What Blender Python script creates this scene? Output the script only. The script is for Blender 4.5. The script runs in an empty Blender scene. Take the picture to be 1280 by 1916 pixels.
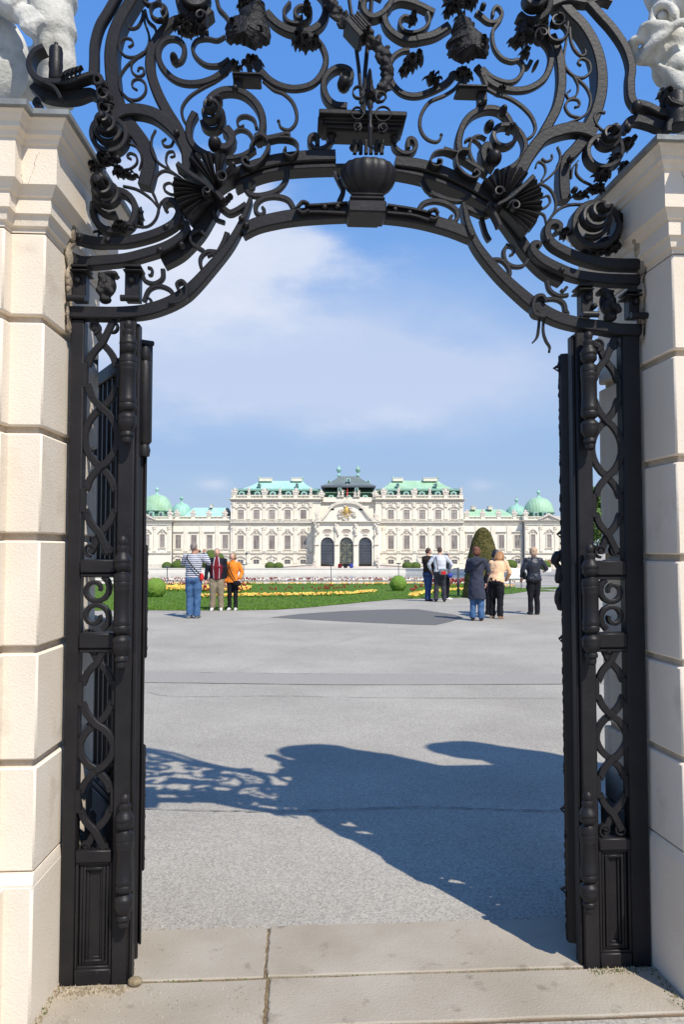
import bpy, bmesh, math, random
from mathutils import Vector, Matrix
random.seed(7)
R = math.radians
F = 1461.0; TILT = R(2.78); EYE = 1.6
# ---------------------------------------------------------------- camera, sky, sun
scn = bpy.context.scene
cd = bpy.data.cameras.new("camera"); cam = bpy.data.objects.new("camera", cd)
scn.collection.objects.link(cam); scn.camera = cam
cam.location = (0, 0, EYE); cam.rotation_euler = (R(90) + TILT, 0, 0)
cd.sensor_fit = 'VERTICAL'; cd.sensor_height = 24.0; cd.lens = F / 1916 * 24.0
cd.clip_start = 0.05; cd.clip_end = 8000
SUN_EL = R(50); SUN_AZ = R(33)          # light travels forward and to the left
sd = bpy.data.lights.new("sun", 'SUN'); sun = bpy.data.objects.new("sun", sd); scn.collection.objects.link(sun)
sd.energy = 4.9; sd.angle = R(0.5); sd.color = (1.0, 0.94, 0.845)
ldir = Vector((-math.sin(SUN_AZ) * math.cos(SUN_EL), math.cos(SUN_AZ) * math.cos(SUN_EL), -math.sin(SUN_EL)))
sun.rotation_euler = ldir.to_track_quat('-Z', 'Y').to_euler()
sun.location = (5, -8, 12)
scn.view_settings.view_transform = 'Standard'; scn.view_settings.look = 'None'
scn.view_settings.exposure = 0.12; scn.view_settings.gamma = 1.0
wd = bpy.data.worlds.new("World"); scn.world = wd; wd.use_nodes = True
def build_world():
    nt = wd.node_tree; N = nt.nodes; L = nt.links; N.clear()
    out = N.new('ShaderNodeOutputWorld'); bg = N.new('ShaderNodeBackground')
    sky = N.new('ShaderNodeTexSky'); sky.sky_type = 'NISHITA'; sky.sun_disc = False
    sky.sun_elevation = SUN_EL; sky.sun_rotation = math.atan2(-ldir.x, -ldir.y)
    sky.altitude = 300; sky.air_density = 1.0; sky.dust_density = 0.6; sky.ozone_density = 3.0
    hs = N.new('ShaderNodeHueSaturation'); hs.inputs['Saturation'].default_value = 1.0
    L.new(sky.outputs[0], hs.inputs['Color'])
    tc = N.new('ShaderNodeTexCoord'); sep = N.new('ShaderNodeSeparateXYZ'); L.new(tc.outputs['Generated'], sep.inputs[0])
    def M(op, a, b=None, c=None):
        n = N.new('ShaderNodeMath'); n.operation = op
        for i, v in enumerate((a, b, c)):
            if v is None: continue
            if isinstance(v, (int, float)): n.inputs[i].default_value = v
            else: L.new(v, n.inputs[i])
        return n.outputs[0]
    ys = M('MAXIMUM', sep.outputs[1], 0.05)
    tx = M('DIVIDE', sep.outputs[0], ys); tz = M('DIVIDE', sep.outputs[2], ys)
    nz = N.new('ShaderNodeTexNoise'); nz.inputs['Scale'].default_value = 8.0; nz.inputs['Detail'].default_value = 9; nz.inputs['Roughness'].default_value = 0.56
    mp = N.new('ShaderNodeMapping'); mp.inputs['Scale'].default_value = (1, 1, 2.2); L.new(tc.outputs['Generated'], mp.inputs[0]); L.new(mp.outputs[0], nz.inputs['Vector'])
    n2 = N.new('ShaderNodeTexNoise'); n2.inputs['Scale'].default_value = 3.0; n2.inputs['Detail'].default_value = 6; n2.inputs['Roughness'].default_value = 0.6
    L.new(mp.outputs[0], n2.inputs['Vector'])
    def blob(cx, cz, rx, rz, amp):
        a = M('POWER', M('DIVIDE', M('SUBTRACT', tx, cx), rx), 2.0)
        b = M('POWER', M('DIVIDE', M('SUBTRACT', tz, cz), rz), 2.0)
        g = M('EXPONENT', M('MULTIPLY', M('ADD', a, b), -1.0))
        return M('MULTIPLY', g, amp)
    # cloud banks: directions in which the bright cloud stands
    banks = [(-.085, .405, .075, .035, .62), (-.005, .378, .085, .034, .56), (-.22, .47, .14, .06, .55), (-.20, .37, .13, .06, .55), (-.14, .31, .16, .05, .38),
             (-.36, .33, .17, .12, .42), (.10, .17, .2, .03, .16), (-.24, .15, .25, .05, .14), (.17, .085, .03, .012, .22), (-.16, .085, .03, .012, .2), (-.62, .6, .3, .12, .3), (.75, .5, .3, .12, .35)]
    tot = None
    for b in banks:
        o = blob(*b); tot = o if tot is None else M('ADD', tot, o)
    v = M('ADD', tot, M('MULTIPLY', M('SUBTRACT', nz.outputs[0], 0.5), 1.5))
    v = M('ADD', v, M('MULTIPLY', M('SUBTRACT', n2.outputs[0], 0.5), 0.5))
    mr = N.new('ShaderNodeMapRange'); mr.interpolation_type = 'SMOOTHSTEP'
    mr.inputs['From Min'].default_value = 0.10; mr.inputs['From Max'].default_value = 0.8; L.new(v, mr.inputs['Value'])
    mask = M('MULTIPLY', mr.outputs[0], M('MINIMUM', M('MULTIPLY', tot, 3.2), 0.93))
    mix = N.new('ShaderNodeMix'); mix.data_type = 'RGBA'
    veil = M('ADD', blob(-.15, .27, .40, .10, .95), blob(.10, .21, .28, .06, .62)); veil = M('ADD', veil, blob(-.3, .36, .2, .08, .4))
    vm = M('MULTIPLY', veil, M('MULTIPLY_ADD', n2.outputs[0], 1.1, M('MULTIPLY_ADD', nz.outputs[0], 1.1, -.12))); vm = M('MINIMUM', M('MAXIMUM', vm, 0.0), .85)
    vmix = N.new('ShaderNodeMix'); vmix.data_type = 'RGBA'; L.new(vm, vmix.inputs['Factor']); vmix.inputs[7].default_value = (5.2, 6.0, 7.8, 1)
    cn = N.new('ShaderNodeMapRange'); cn.inputs['From Min'].default_value = .35; cn.inputs['From Max'].default_value = .7; L.new(n2.outputs[0], cn.inputs['Value'])
    cc = N.new('ShaderNodeMix'); cc.data_type = 'RGBA'; L.new(cn.outputs[0], cc.inputs['Factor']); cc.inputs[6].default_value = (5.6, 6.3, 7.9, 1); cc.inputs[7].default_value = (7.4, 7.7, 8.6, 1)
    L.new(cc.outputs[2], mix.inputs[7])
    rmp = N.new('ShaderNodeValToRGB'); L.new(sep.outputs[2], rmp.inputs[0]); cr_ = rmp.color_ramp
    stops = [(0.0, (.47,.59,.79)), (.06, (.42,.56,.80)), (.15, (.30,.50,.83)), (.3, (.19,.43,.88)), (.5, (.125,.36,.92)), (1.0, (.06,.20,.62))]
    cr_.elements[0].position = 0; cr_.elements[0].color = (*stops[0][1], 1); cr_.elements[1].position = 1; cr_.elements[1].color = (*stops[-1][1], 1)
    for p_, c_ in stops[1:-1]: e_ = cr_.elements.new(p_); e_.color = (*c_, 1)
    gain = N.new('ShaderNodeVectorMath'); gain.operation = 'SCALE'; gain.inputs['Scale'].default_value = 8.6; L.new(rmp.outputs[0], gain.inputs[0])
    air = N.new('ShaderNodeMix'); air.data_type = 'RGBA'; air.inputs['Factor'].default_value = .85; L.new(hs.outputs[0], air.inputs[6]); L.new(gain.outputs[0], air.inputs[7])
    L.new(mask, mix.inputs['Factor']); L.new(air.outputs[2], vmix.inputs[6]); L.new(vmix.outputs[2], mix.inputs[6])
    L.new(mix.outputs[2], bg.inputs['Color']); bg.inputs['Strength'].default_value = 0.105
    L.new(bg.outputs[0], out.inputs['Surface'])
build_world()

# ---------------------------------------------------------------- helpers
def W(px, py, Y):
    """world point on the upright plane y = Y seen at a photo pixel"""
    cx = (px - 640) / F; cy = (958 - py) / F
    fw = math.cos(TILT) - math.sin(TILT) * cy; up = math.sin(TILT) + math.cos(TILT) * cy
    k = Y / fw
    return Vector((cx * k, Y, EYE + up * k))
KNEE = 24.0; SLOPE = 0.02
def gz(y):
    return 0.0 if y < KNEE else -(min(y, 262) - KNEE) * SLOPE
def G(px, py, dz=0.0):
    cx = (px - 640) / F; cy = (958 - py) / F
    fw = math.cos(TILT) - math.sin(TILT) * cy; up = math.sin(TILT) + math.cos(TILT) * cy
    k = -EYE / up; y = fw * k
    if y > KNEE:
        k = -(EYE - KNEE * SLOPE) / (up + SLOPE * fw); y = fw * k
    return Vector((cx * k, y, gz(y) + dz))
GA = math.atan2(0.13, 2.2); GY = 3.0; CA, SA = math.cos(GA), math.sin(GA)
def P(px, py, v=0.0):
    """gate-local (u, z) on the plane v behind the gate face"""
    cx = (px - 640) / F; cy = (958 - py) / F
    fw = math.cos(TILT) - math.sin(TILT) * cy; up = math.sin(TILT) + math.cos(TILT) * cy
    # world = k*(cx, fw, up); local v = -x*SA + (y-GY)*CA
    k = (v + GY * CA) / (-cx * SA + fw * CA)
    x = cx * k; y = fw * k - GY
    return (x * CA + y * SA, EYE + up * k)

class MB:
    def __init__(s): s.v = []; s.f = []; s.m = []; s.cur = 0
    def add(s, vs, fs):
        o = len(s.v); s.v += [tuple(p) for p in vs]; s.f += [tuple(i + o for i in f) for f in fs]; s.m += [s.cur] * len(fs)
    def box(s, x0, x1, y0, y1, z0, z1):
        s.add([(x0,y0,z0),(x1,y0,z0),(x1,y1,z0),(x0,y1,z0),(x0,y0,z1),(x1,y0,z1),(x1,y1,z1),(x0,y1,z1)],
              [(0,3,2,1),(4,5,6,7),(0,1,5,4),(1,2,6,5),(2,3,7,6),(3,0,4,7)])
    def bbox(s, x0, x1, y0, y1, z0, z1, b=.006):
        """box with chamfered edges"""
        if x0 > x1: x0, x1 = x1, x0
        b = min(b, (x1-x0)*.45, (y1-y0)*.45, (z1-z0)*.45)
        X=(x0,x0+b,x1-b,x1); Y=(y0,y0+b,y1-b,y1); Z=(z0,z0+b,z1-b,z1)
        v=[]; idx={}
        for i in (0,1):
            for j in (0,1):
                for k in (0,1):
                    cx=(0,3)[i]; ix=(1,2)[i]; cy=(0,3)[j]; iy=(1,2)[j]; cz=(0,3)[k]; iz=(1,2)[k]
                    idx[i,j,k,0]=len(v); v.append((X[cx],Y[iy],Z[iz]))
                    idx[i,j,k,1]=len(v); v.append((X[ix],Y[cy],Z[iz]))
                    idx[i,j,k,2]=len(v); v.append((X[ix],Y[iy],Z[cz]))
        f=[]
        I=idx
        for i in (0,1): f.append([I[i,0,0,0],I[i,1,0,0],I[i,1,1,0],I[i,0,1,0]][::(-1 if i==0 else 1)])
        for j in (0,1): f.append([I[0,j,0,1],I[1,j,0,1],I[1,j,1,1],I[0,j,1,1]][::(1 if j==0 else -1)])
        for k in (0,1): f.append([I[0,0,k,2],I[1,0,k,2],I[1,1,k,2],I[0,1,k,2]][::(-1 if k==0 else 1)])
        for i in (0,1):
            for j in (0,1): f.append([I[i,j,0,0],I[i,j,0,1],I[i,j,1,1],I[i,j,1,0]])
            for k in (0,1): f.append([I[i,0,k,0],I[i,0,k,2],I[i,1,k,2],I[i,1,k,0]])
        for j in (0,1):
            for k in (0,1): f.append([I[0,j,k,1],I[0,j,k,2],I[1,j,k,2],I[1,j,k,1]])
        for i in (0,1):
            for j in (0,1):
                for k in (0,1): f.append([I[i,j,k,0],I[i,j,k,1],I[i,j,k,2]])
        s.add(v, f)
    def rings(s, rings, cap=True, closed=False):
        n = len(rings[0]); vs = [p for r in rings for p in r]; fs = []
        m = len(rings)
        for i in range(m if closed else m - 1):
            a = i * n; b = ((i + 1) % m) * n
            for j in range(n):
                k = (j + 1) % n; fs.append((a + j, a + k, b + k, b + j))
        if cap and not closed:
            fs.append(tuple(range(n))[::-1]); fs.append(tuple((m - 1) * n + j for j in range(n)))
        s.add(vs, fs)
    def tube(s, pts, rad, n=8, sq=1.0, closed=False):
        pts = [Vector(p) for p in pts]; m = len(pts)
        if isinstance(rad, (int, float)): rad = [rad] * m
        rg = []; up = None
        for i, p in enumerate(pts):
            a = pts[(i - 1) % m] if (closed or i > 0) else pts[i]; b = pts[(i + 1) % m] if (closed or i < m - 1) else pts[i]
            t = (b - a)
            t = t.normalized() if t.length > 1e-9 else Vector((0,0,1))
            if up is None:
                up = Vector((0, 1, 0)) if abs(t.y) < .9 else Vector((1, 0, 0))
            x = t.cross(up)
            if x.length < 1e-5: x = t.orthogonal()
            x.normalize(); y = x.cross(t).normalized(); up = y
            rg.append([p + x * (math.cos(q) * rad[i]) + y * (math.sin(q) * rad[i] * sq) for q in [2*math.pi*j/n for j in range(n)]])
        s.rings(rg, closed=closed)
    def lathe(s, prof, c=(0,0,0), n=20, ax='z', a0=0, a1=None):
        rg = []
        for r, h in prof:
            r = max(r, 1e-4); ring = []
            for j in range(n):
                q = 2*math.pi*j/n + a0
                if ax == 'z': ring.append((c[0]+r*math.cos(q), c[1]+r*math.sin(q), c[2]+h))
                elif ax == 'y': ring.append((c[0]+r*math.cos(q), c[1]+h, c[2]-r*math.sin(q)))
                else: ring.append((c[0]+h, c[1]+r*math.cos(q), c[2]+r*math.sin(q)))
            rg.append(ring)
        s.rings(rg)
    def ell(s, c, r, n=14, m=9, rot=None):
        if isinstance(r, (int, float)): r = (r, r, r)
        rg = []; c = Vector(c)
        for i in range(m + 1):
            t = math.pi * i / m; t = min(max(t, .02), math.pi - .02)
            ring = []
            for j in range(n):
                q = 2*math.pi*j/n
                p = Vector((r[0]*math.sin(t)*math.cos(q), r[1]*math.sin(t)*math.sin(q), -r[2]*math.cos(t)))
                if rot is not None: p = rot @ p
                ring.append(c + p)
            rg.append(ring)
        s.rings(rg)
    def prism(s, poly, y0, y1):
        """poly in (x,z), extruded along y; any winding"""
        ar = sum(poly[i][0]*poly[(i+1)%len(poly)][1]-poly[(i+1)%len(poly)][0]*poly[i][1] for i in range(len(poly)))
        if ar < 0: poly = poly[::-1]
        n = len(poly)
        vs = [(p[0], y0, p[1]) for p in poly] + [(p[0], y1, p[1]) for p in poly]
        fs = [tuple(range(n)), tuple(range(2*n-1, n-1, -1))]
        for i in range(n):
            k = (i+1) % n; fs.append((i, i+n, k+n, k))
        s.add(vs, fs)
    def mesh(s, name, mats, smooth=None):
        me = bpy.data.meshes.new(name); me.from_pydata(s.v, [], s.f)
        if not isinstance(mats, (list, tuple)): mats = [mats]
        for m in mats: me.materials.append(m)
        if len(mats) > 1: me.polygons.foreach_set('material_index', s.m)
        bm = bmesh.new(); bm.from_mesh(me); bmesh.ops.recalc_face_normals(bm, faces=bm.faces[:]) if smooth != 'raw' else None
        bm.to_mesh(me); bm.free()
        if smooth and smooth != 'raw':
            me.shade_smooth()
            if isinstance(smooth, float) or smooth is True:
                ang = R(40) if smooth is True else R(smooth)
                try: me.set_sharp_from_angle(angle=ang)
                except Exception: pass
        me.update(); return me
    def build(s, name, mats, parent=None, smooth=True):
        o = bpy.data.objects.new(name, s.mesh(name, mats, smooth)); scn.collection.objects.link(o)
        if parent is not None: o.parent = parent
        return o
def tag(o, label=None, cat=None, group=None, kind=None):
    if label: o['label'] = label
    if cat: o['category'] = cat
    if group: o['group'] = group
    if kind: o['kind'] = kind
    return o
def empty(name, loc=(0,0,0), rz=0.0, **k):
    o = bpy.data.objects.new(name, None); o.empty_display_size = .2; o.location = loc; o.rotation_euler = (0,0,rz)
    scn.collection.objects.link(o); return tag(o, **k)
def copy_tree(o, parent=None):
    c = o.copy(); scn.collection.objects.link(c)
    if parent is not None: c.parent = parent
    for ch in list(o.children): copy_tree(ch, c)
    return c
def crom(pts, n=6, closed=False):
    pts = [Vector(p) for p in pts]; m = len(pts); out = []
    if m < 3 and not closed:
        return [pts[0].lerp(pts[-1], i/4) for i in range(5)]
    for i in range(m if closed else m - 1):
        if closed: a, b, c, d = pts[(i-1)%m], pts[i], pts[(i+1)%m], pts[(i+2)%m]
        else:
            b, c = pts[i], pts[i+1]; a = pts[i-1] if i > 0 else b*2 - c; d = pts[i+2] if i < m-2 else c*2 - b
        for k in range(n):
            t = k / n
            out.append(((b*2) + (c-a)*t + (a*2-b*5+c*4-d)*t*t + (b*3-a-c*3+d)*t*t*t) * .5)
    if not closed: out.append(pts[-1])
    return out
TMP = bpy.data.scenes.new('workshop')
def remeshed(mb, voxel, smooth_it=2, name='body', mats=None, noise=0.0, seed=0):
    """one continuous skin over the shapes collected in mb"""
    me = bpy.data.meshes.new('tmp'); me.from_pydata(mb.v, [], mb.f); me.update()
    bm = bmesh.new(); bm.from_mesh(me); bmesh.ops.recalc_face_normals(bm, faces=bm.faces[:]); bm.to_mesh(me); bm.free()
    o = bpy.data.objects.new('tmp', me); TMP.collection.objects.link(o)
    md = o.modifiers.new('r', 'REMESH'); md.mode = 'VOXEL'; md.voxel_size = voxel
    if smooth_it:
        s = o.modifiers.new('s', 'SMOOTH'); s.factor = .5; s.iterations = smooth_it
    with bpy.context.temp_override(scene=TMP, view_layer=TMP.view_layers[0]):
        dg = bpy.context.evaluated_depsgraph_get(); dg.update()
    ev = o.evaluated_get(dg); nm = bpy.data.meshes.new_from_object(ev); nm.name = name
    bpy.data.objects.remove(o)
    if noise:
        from mathutils import noise as NZ
        for v in nm.vertices:
            q = NZ.noise(Vector(v.co) * 9 + Vector((seed*3.1, 0, 0))) + .5*NZ.noise(Vector(v.co) * 24 + Vector((0, seed, 0)))
            v.co += v.normal * (q * noise)
    nm.materials.clear()
    for m in (mats if isinstance(mats, (list, tuple)) else [mats]): nm.materials.append(m)
    nm.shade_smooth(); return nm
def link_mesh(name, me, parent=None):
    o = bpy.data.objects.new(name, me); scn.collection.objects.link(o)
    if parent is not None: o.parent = parent
    return o
# ---------------------------------------------------------------- materials
def mat(name, col, rough=.6, col2=None, scale=5.0, detail=6, bump=0.0, bscale=None, metal=0.0, thr=(.35,.65), coord='Object', spec=None, stretch=None, col3=None, s3=1.0, thr3=(.55,.7), dist=.01, sheen=0):
    m = bpy.data.materials.new(name); m.use_nodes = True; nt = m.node_tree; N = nt.nodes; L = nt.links
    b = N['Principled BSDF']; b.inputs['Roughness'].default_value = rough; b.inputs['Metallic'].default_value = metal
    if spec is not None: b.inputs['Specular IOR Level'].default_value = spec
    b.inputs['Base Color'].default_value = (*col, 1)
    tc = N.new('ShaderNodeTexCoord'); src = tc.outputs[coord]
    if stretch:
        mp = N.new('ShaderNodeMapping'); mp.inputs['Scale'].default_value = stretch; L.new(src, mp.inputs[0]); src = mp.outputs[0]
    last = None
    def nz(sc, dt=6, ro=.55):
        n = N.new('ShaderNodeTexNoise'); n.inputs['Scale'].default_value = sc; n.inputs['Detail'].default_value = dt; n.inputs['Roughness'].default_value = ro
        L.new(src, n.inputs['Vector']); return n
    if col2:
        n = nz(scale, detail); r = N.new('ShaderNodeMapRange'); r.inputs['From Min'].default_value = thr[0]; r.inputs['From Max'].default_value = thr[1]
        L.new(n.outputs[0], r.inputs['Value'])
        mx = N.new('ShaderNodeMix'); mx.data_type = 'RGBA'; L.new(r.outputs[0], mx.inputs['Factor']); mx.inputs[6].default_value = (*col,1); mx.inputs[7].default_value = (*col2,1)
        last = mx.outputs[2]
    if col3:
        n = nz(s3, 5, .6); r = N.new('ShaderNodeMapRange'); r.inputs['From Min'].default_value = thr3[0]; r.inputs['From Max'].default_value = thr3[1]
        L.new(n.outputs[0], r.inputs['Value'])
        mx = N.new('ShaderNodeMix'); mx.data_type = 'RGBA'; L.new(r.outputs[0], mx.inputs['Factor'])
        if last is not None: L.new(last, mx.inputs[6])
        else: mx.inputs[6].default_value = (*col,1)
        mx.inputs[7].default_value = (*col3,1); last = mx.outputs[2]
    if last is not None: L.new(last, b.inputs['Base Color'])
    if bump:
        n = nz(bscale or scale*4, 8, .6); bp = N.new('ShaderNodeBump'); bp.inputs['Strength'].default_value = bump; bp.inputs['Distance'].default_value = dist
        L.new(n.outputs[0], bp.inputs['Height']); L.new(bp.outputs[0], b.inputs['Normal'])
    m['_'] = 1
    return m
M = {}
M['iron'] = mat('painted_iron', (.0115,.0105,.0115), .48, (.018,.016,.0165), 9, 6, .55, 75, thr=(.4,.7), dist=.002, col3=(.06,.050,.043), s3=48, thr3=(.68,.80), spec=.28)
M['iron_rough'] = mat('cast_iron', (.011,.010,.011), .52, (.019,.017,.017), 20, 6, 1.0, 60, thr=(.4,.7), dist=.008, spec=.28)
def asphalt():
    m = mat('asphalt', (.34,.312,.262), .88, (.40,.370,.314), .9, 8, .45, 260, thr=(.3,.7), dist=.004, coord='Object', spec=.25)
    nt = m.node_tree; N = nt.nodes; L = nt.links; b = N['Principled BSDF']
    base = b.inputs['Base Color'].links[0].from_socket; tc = [n for n in N if n.type == 'TEX_COORD'][0]
    vo = N.new('ShaderNodeTexVoronoi'); vo.inputs['Scale'].default_value = 120; L.new(tc.outputs['Object'], vo.inputs['Vector'])
    r = N.new('ShaderNodeValToRGB'); L.new(vo.outputs['Color'], r.inputs[0])
    r.color_ramp.elements[0].position = .12; r.color_ramp.elements[0].color = (.45,.45,.46,1)
    r.color_ramp.elements[1].position = .9; r.color_ramp.elements[1].color = (1.5,1.48,1.42,1)
    e = r.color_ramp.elements.new(.5); e.color = (1,1,1,1)
    mx = N.new('ShaderNodeMix'); mx.data_type = 'RGBA'; mx.blend_type = 'MULTIPLY'; mx.inputs['Factor'].default_value = .5
    L.new(base, mx.inputs[6]); L.new(r.outputs[0], mx.inputs[7]); 
    # broad stains and worn patches
    n = N.new('ShaderNodeTexNoise'); n.inputs['Scale'].default_value = .35; n.inputs['Detail'].default_value = 7; n.inputs['Roughness'].default_value = .65; L.new(tc.outputs['Object'], n.inputs['Vector'])
    r2 = N.new('ShaderNodeMapRange'); r2.inputs['From Min'].default_value = .35; r2.inputs['From Max'].default_value = .68; r2.inputs['To Min'].default_value = .88; r2.inputs['To Max'].default_value = 1.12; L.new(n.outputs[0], r2.inputs['Value'])
    sc = N.new('ShaderNodeVectorMath'); sc.operation = 'SCALE'; L.new(mx.outputs[2], sc.inputs[0]); L.new(r2.outputs[0], sc.inputs['Scale']); L.new(sc.outputs[0], b.inputs['Base Color'])
    return m
M['asphalt'] = asphalt()
M['asphalt_dark'] = mat('asphalt_patch', (.118,.110,.098), .9, (.158,.148,.132), 30, 8, .5, 200, dist=.004)
M['asphalt_strip'] = mat('asphalt_strip', (.285,.262,.222), .9, (.345,.318,.27), 40, 8, .5, 200, dist=.004)
M['gravel_far'] = mat('gravel_ground', (.36,.33,.28), .95, (.42,.4,.35), .6, 8, .3, 20)
M['seam'] = mat('asphalt_seam', (.11,.10,.09), .95, (.17,.155,.14), 30, 4)
M['crack'] = mat('crack_dirt', (.05,.047,.043), .95, (.1,.09,.075), 30, 4)
M['slab'] = mat('threshold_stone', (.32,.27,.20), .85, (.41,.36,.285), 2.6, 10, .8, 110, thr=(.3,.7), dist=.005, col3=(.19,.155,.11), s3=9, thr3=(.60,.74))
M['grass'] = mat('lawn_grass', (.08,.155,.018), .8, (.115,.20,.028), 3, 8, .9, 60, dist=.03, col3=(.15,.2,.04), s3=14, thr3=(.62,.75), spec=.2)
M['blade'] = mat('grass_blade', (.10,.195,.022), .7, (.145,.255,.038), 4, 4, spec=.2)
M['plaster'] = mat('pillar_plaster', (.72,.62,.49), .9, (.78,.69,.57), 3.0, 8, .7, 130, thr=(.3,.7), dist=.003, col3=(.52,.43,.33), s3=3.4, thr3=(.58,.80), spec=.25)
M['mortar'] = mat('pillar_joint', (.50,.41,.30), .9, (.6,.51,.40), 12, 6, .5, 80)
M['flash'] = mat('lead_flashing', (.16,.165,.17), .55, (.23,.25,.24), 14, 6, .3, 50)
M['statue'] = mat('weathered_stone', (.60,.585,.53), .85, (.42,.41,.36), 11, 9, .9, 60, thr=(.42,.66), dist=.006, col3=(.2,.2,.17), s3=5, thr3=(.6,.74))
M['wall'] = mat('palace_render', (.775,.715,.59), .85, (.82,.765,.645), .3, 6, .0, spec=.2)
M['trim'] = mat('palace_trim', (.78,.725,.60), .8, (.68,.61,.49), .9, 6, spec=.2, thr=(.45,.75))
M['cornice'] = mat('palace_cornice', (.68,.63,.53), .8, (.46,.41,.34), 1.4, 7, spec=.2, thr=(.5,.75))
M['ornament'] = mat('palace_ornament', (.74,.69,.60), .85, (.55,.49,.42), 3.5, 7, 1, 4, dist=.2, spec=.2)
M['gold'] = mat('gilded_crest', (.72,.48,.12), .4, (.55,.33,.07), 4, 4, metal=.3)
M['pane'] = mat('window_glass', (.17,.15,.14), .25, (.30,.27,.25), .35, 3, thr=(.4,.6))
M['pane_dark'] = mat('dark_glass', (.07,.08,.095), .2, (.12,.135,.155), .5, 3)
M['pane_light'] = mat('blind_glass', (.40,.37,.33), .4, (.26,.24,.22), .5, 3)
M['frame'] = mat('window_frame', (.34,.28,.24), .6)
M['frame_dark'] = mat('iron_frame', (.09,.10,.12), .5)
M['wood'] = mat('palace_door', (.38,.19,.08), .6, (.3,.14,.06), 2, 5)
def roofmat(name, a, b, c, seam=1.0):
    m = mat(name, a, .6, b, .55, 8, thr=(.3,.7), col3=c, s3=.22, thr3=(.5,.72)); nt = m.node_tree; N = nt.nodes; L = nt.links
    tc = [n for n in N if n.type == 'TEX_COORD'][0]; w = N.new('ShaderNodeTexWave'); w.wave_type = 'BANDS'; w.bands_direction = 'X'
    w.inputs['Scale'].default_value = seam; L.new(tc.outputs['Object'], w.inputs['Vector'])
    bp = N.new('ShaderNodeBump'); bp.inputs['Strength'].default_value = 1; bp.inputs['Distance'].default_value = .05; r = N.new('ShaderNodeMath'); r.operation = 'POWER'; L.new(w.outputs['Fac'], r.inputs[0]); r.inputs[1].default_value = 6
    L.new(r.outputs[0], bp.inputs['Height']); L.new(bp.outputs[0], N['Principled BSDF'].inputs['Normal']); return m
M['copper'] = roofmat('copper_patina', (.27,.50,.40), (.34,.58,.48), (.25,.42,.28), .35)
M['copper_pale'] = roofmat('copper_patina_pale', (.33,.60,.50), (.42,.68,.59), (.32,.56,.42), .35)
M['copper_green'] = roofmat('copper_patina_mossy', (.31,.50,.31), (.38,.58,.42), (.24,.41,.22), .35)
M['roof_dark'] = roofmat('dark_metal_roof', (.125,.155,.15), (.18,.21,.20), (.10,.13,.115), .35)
M['mansard'] = mat('mansard_copper', (.13,.28,.20), .6, (.06,.11,.08), 1.2, 7)
M['hedge'] = mat('clipped_hedge', (.06,.095,.018), .8, (.10,.14,.03), 18, 5, spec=.2)
M['hedge_bright'] = mat('ball_hedge', (.12,.21,.03), .75, (.17,.28,.045), 20, 5, spec=.2)
M['hedge_dark'] = mat('cone_hedge', (.06,.064,.02), .85, (.115,.095,.03), 9, 6, spec=.2)
M['bark'] = mat('bark', (.10,.075,.05), .9, (.06,.045,.03), 8, 5, .6, 20)
M['leaf'] = mat('tree_leaf', (.10,.19,.03), .7, (.15,.25,.05), .8, 4, spec=.2)
M['yellow'] = mat('yellow_flower', (.72,.45,.05), .6, (.8,.58,.13), 20, 3)
M['orange_fl'] = mat('orange_flower', (.75,.28,.04), .6)
M['red_fl'] = mat('red_tulip', (.26,.012,.01), .5)
M['soil'] = mat('flower_bed_soil', (.12,.085,.05), .95, (.2,.13,.07), 6, 5)
M['pool_stone'] = mat('pool_stone', (.80,.76,.68), .8, (.74,.70,.62), .8, 6, spec=.2)
def watermat():
    m = mat('pool_water', (.30,.29,.25), .08, None, bump=.12, bscale=.5, dist=.08, stretch=(.25,1.6,1)); return m
M['water'] = watermat()
M['steps'] = mat('ramp_stone', (.70,.64,.56), .85, (.6,.5,.43), .6, 5, spec=.2)
M['flag'] = mat('flag_cloth', (.62,.05,.05), .7)
M['pane_gate'] = mat('painted_lit_hall_glass', (.12,.13,.10), .25, (.42,.40,.22), .9, 4, thr=(.45,.65))  # lit hall painted as yellowish patches in the glass colour
# ---------------------------------------------------------------- ground, paving, lawn, pool
def sheet(name, loops, material, dz=0.0, kind='structure', z=None, sub=None):
    """flat sheet(s) following the terrain from 2-D outlines; first loop outer, others holes; split at the knee"""
    bm = bmesh.new()
    es = []
    for lp in loops:
        vs = [bm.verts.new((p[0], p[1], 0)) for p in lp]
        es += [bm.edges.new((vs[i], vs[(i+1) % len(vs)])) for i in range(len(vs))]
    bmesh.ops.triangle_fill(bm, edges=es, use_beauty=True)
    for yy in (KNEE, 262.0):
        bmesh.ops.bisect_plane(bm, geom=bm.verts[:]+bm.edges[:]+bm.faces[:], plane_co=(0, yy, 0), plane_no=(0, 1, 0), dist=1e-5)
    for v in bm.verts: v.co.z = (gz(v.co.y) if z is None else z) + dz
    for f in bm.faces:
        f.normal_update()
        if f.normal.z < 0: f.normal_flip()
    me = bpy.data.meshes.new(name); bm.to_mesh(me); bm.free(); me.materials.append(material)
    o = bpy.data.objects.new(name, me); scn.collection.objects.link(o); o['kind'] = kind; return o
def gp(pts): return [G(x, y).xy for x, y in pts]
pool = [(-60, 50), (7.5, 50), (10.5, 51.5), (12.4, 55), (13.2, 60), (15.5, 68), (16.5, 80), (16.5, 96), (14, 106), (9, 110), (-60, 110)]
sheet('ground', [[(-3000, -60), (3000, -60), (3000, 5000), (-3000, 5000)], pool], M['asphalt'])
sheet('far_ground', [[(-400, 44), (-60.2, 44), (-60.2, 112), (60, 112), (60, 44), (400, 44), (400, 262), (-400, 262)]], M['gravel_far'], .004)
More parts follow.
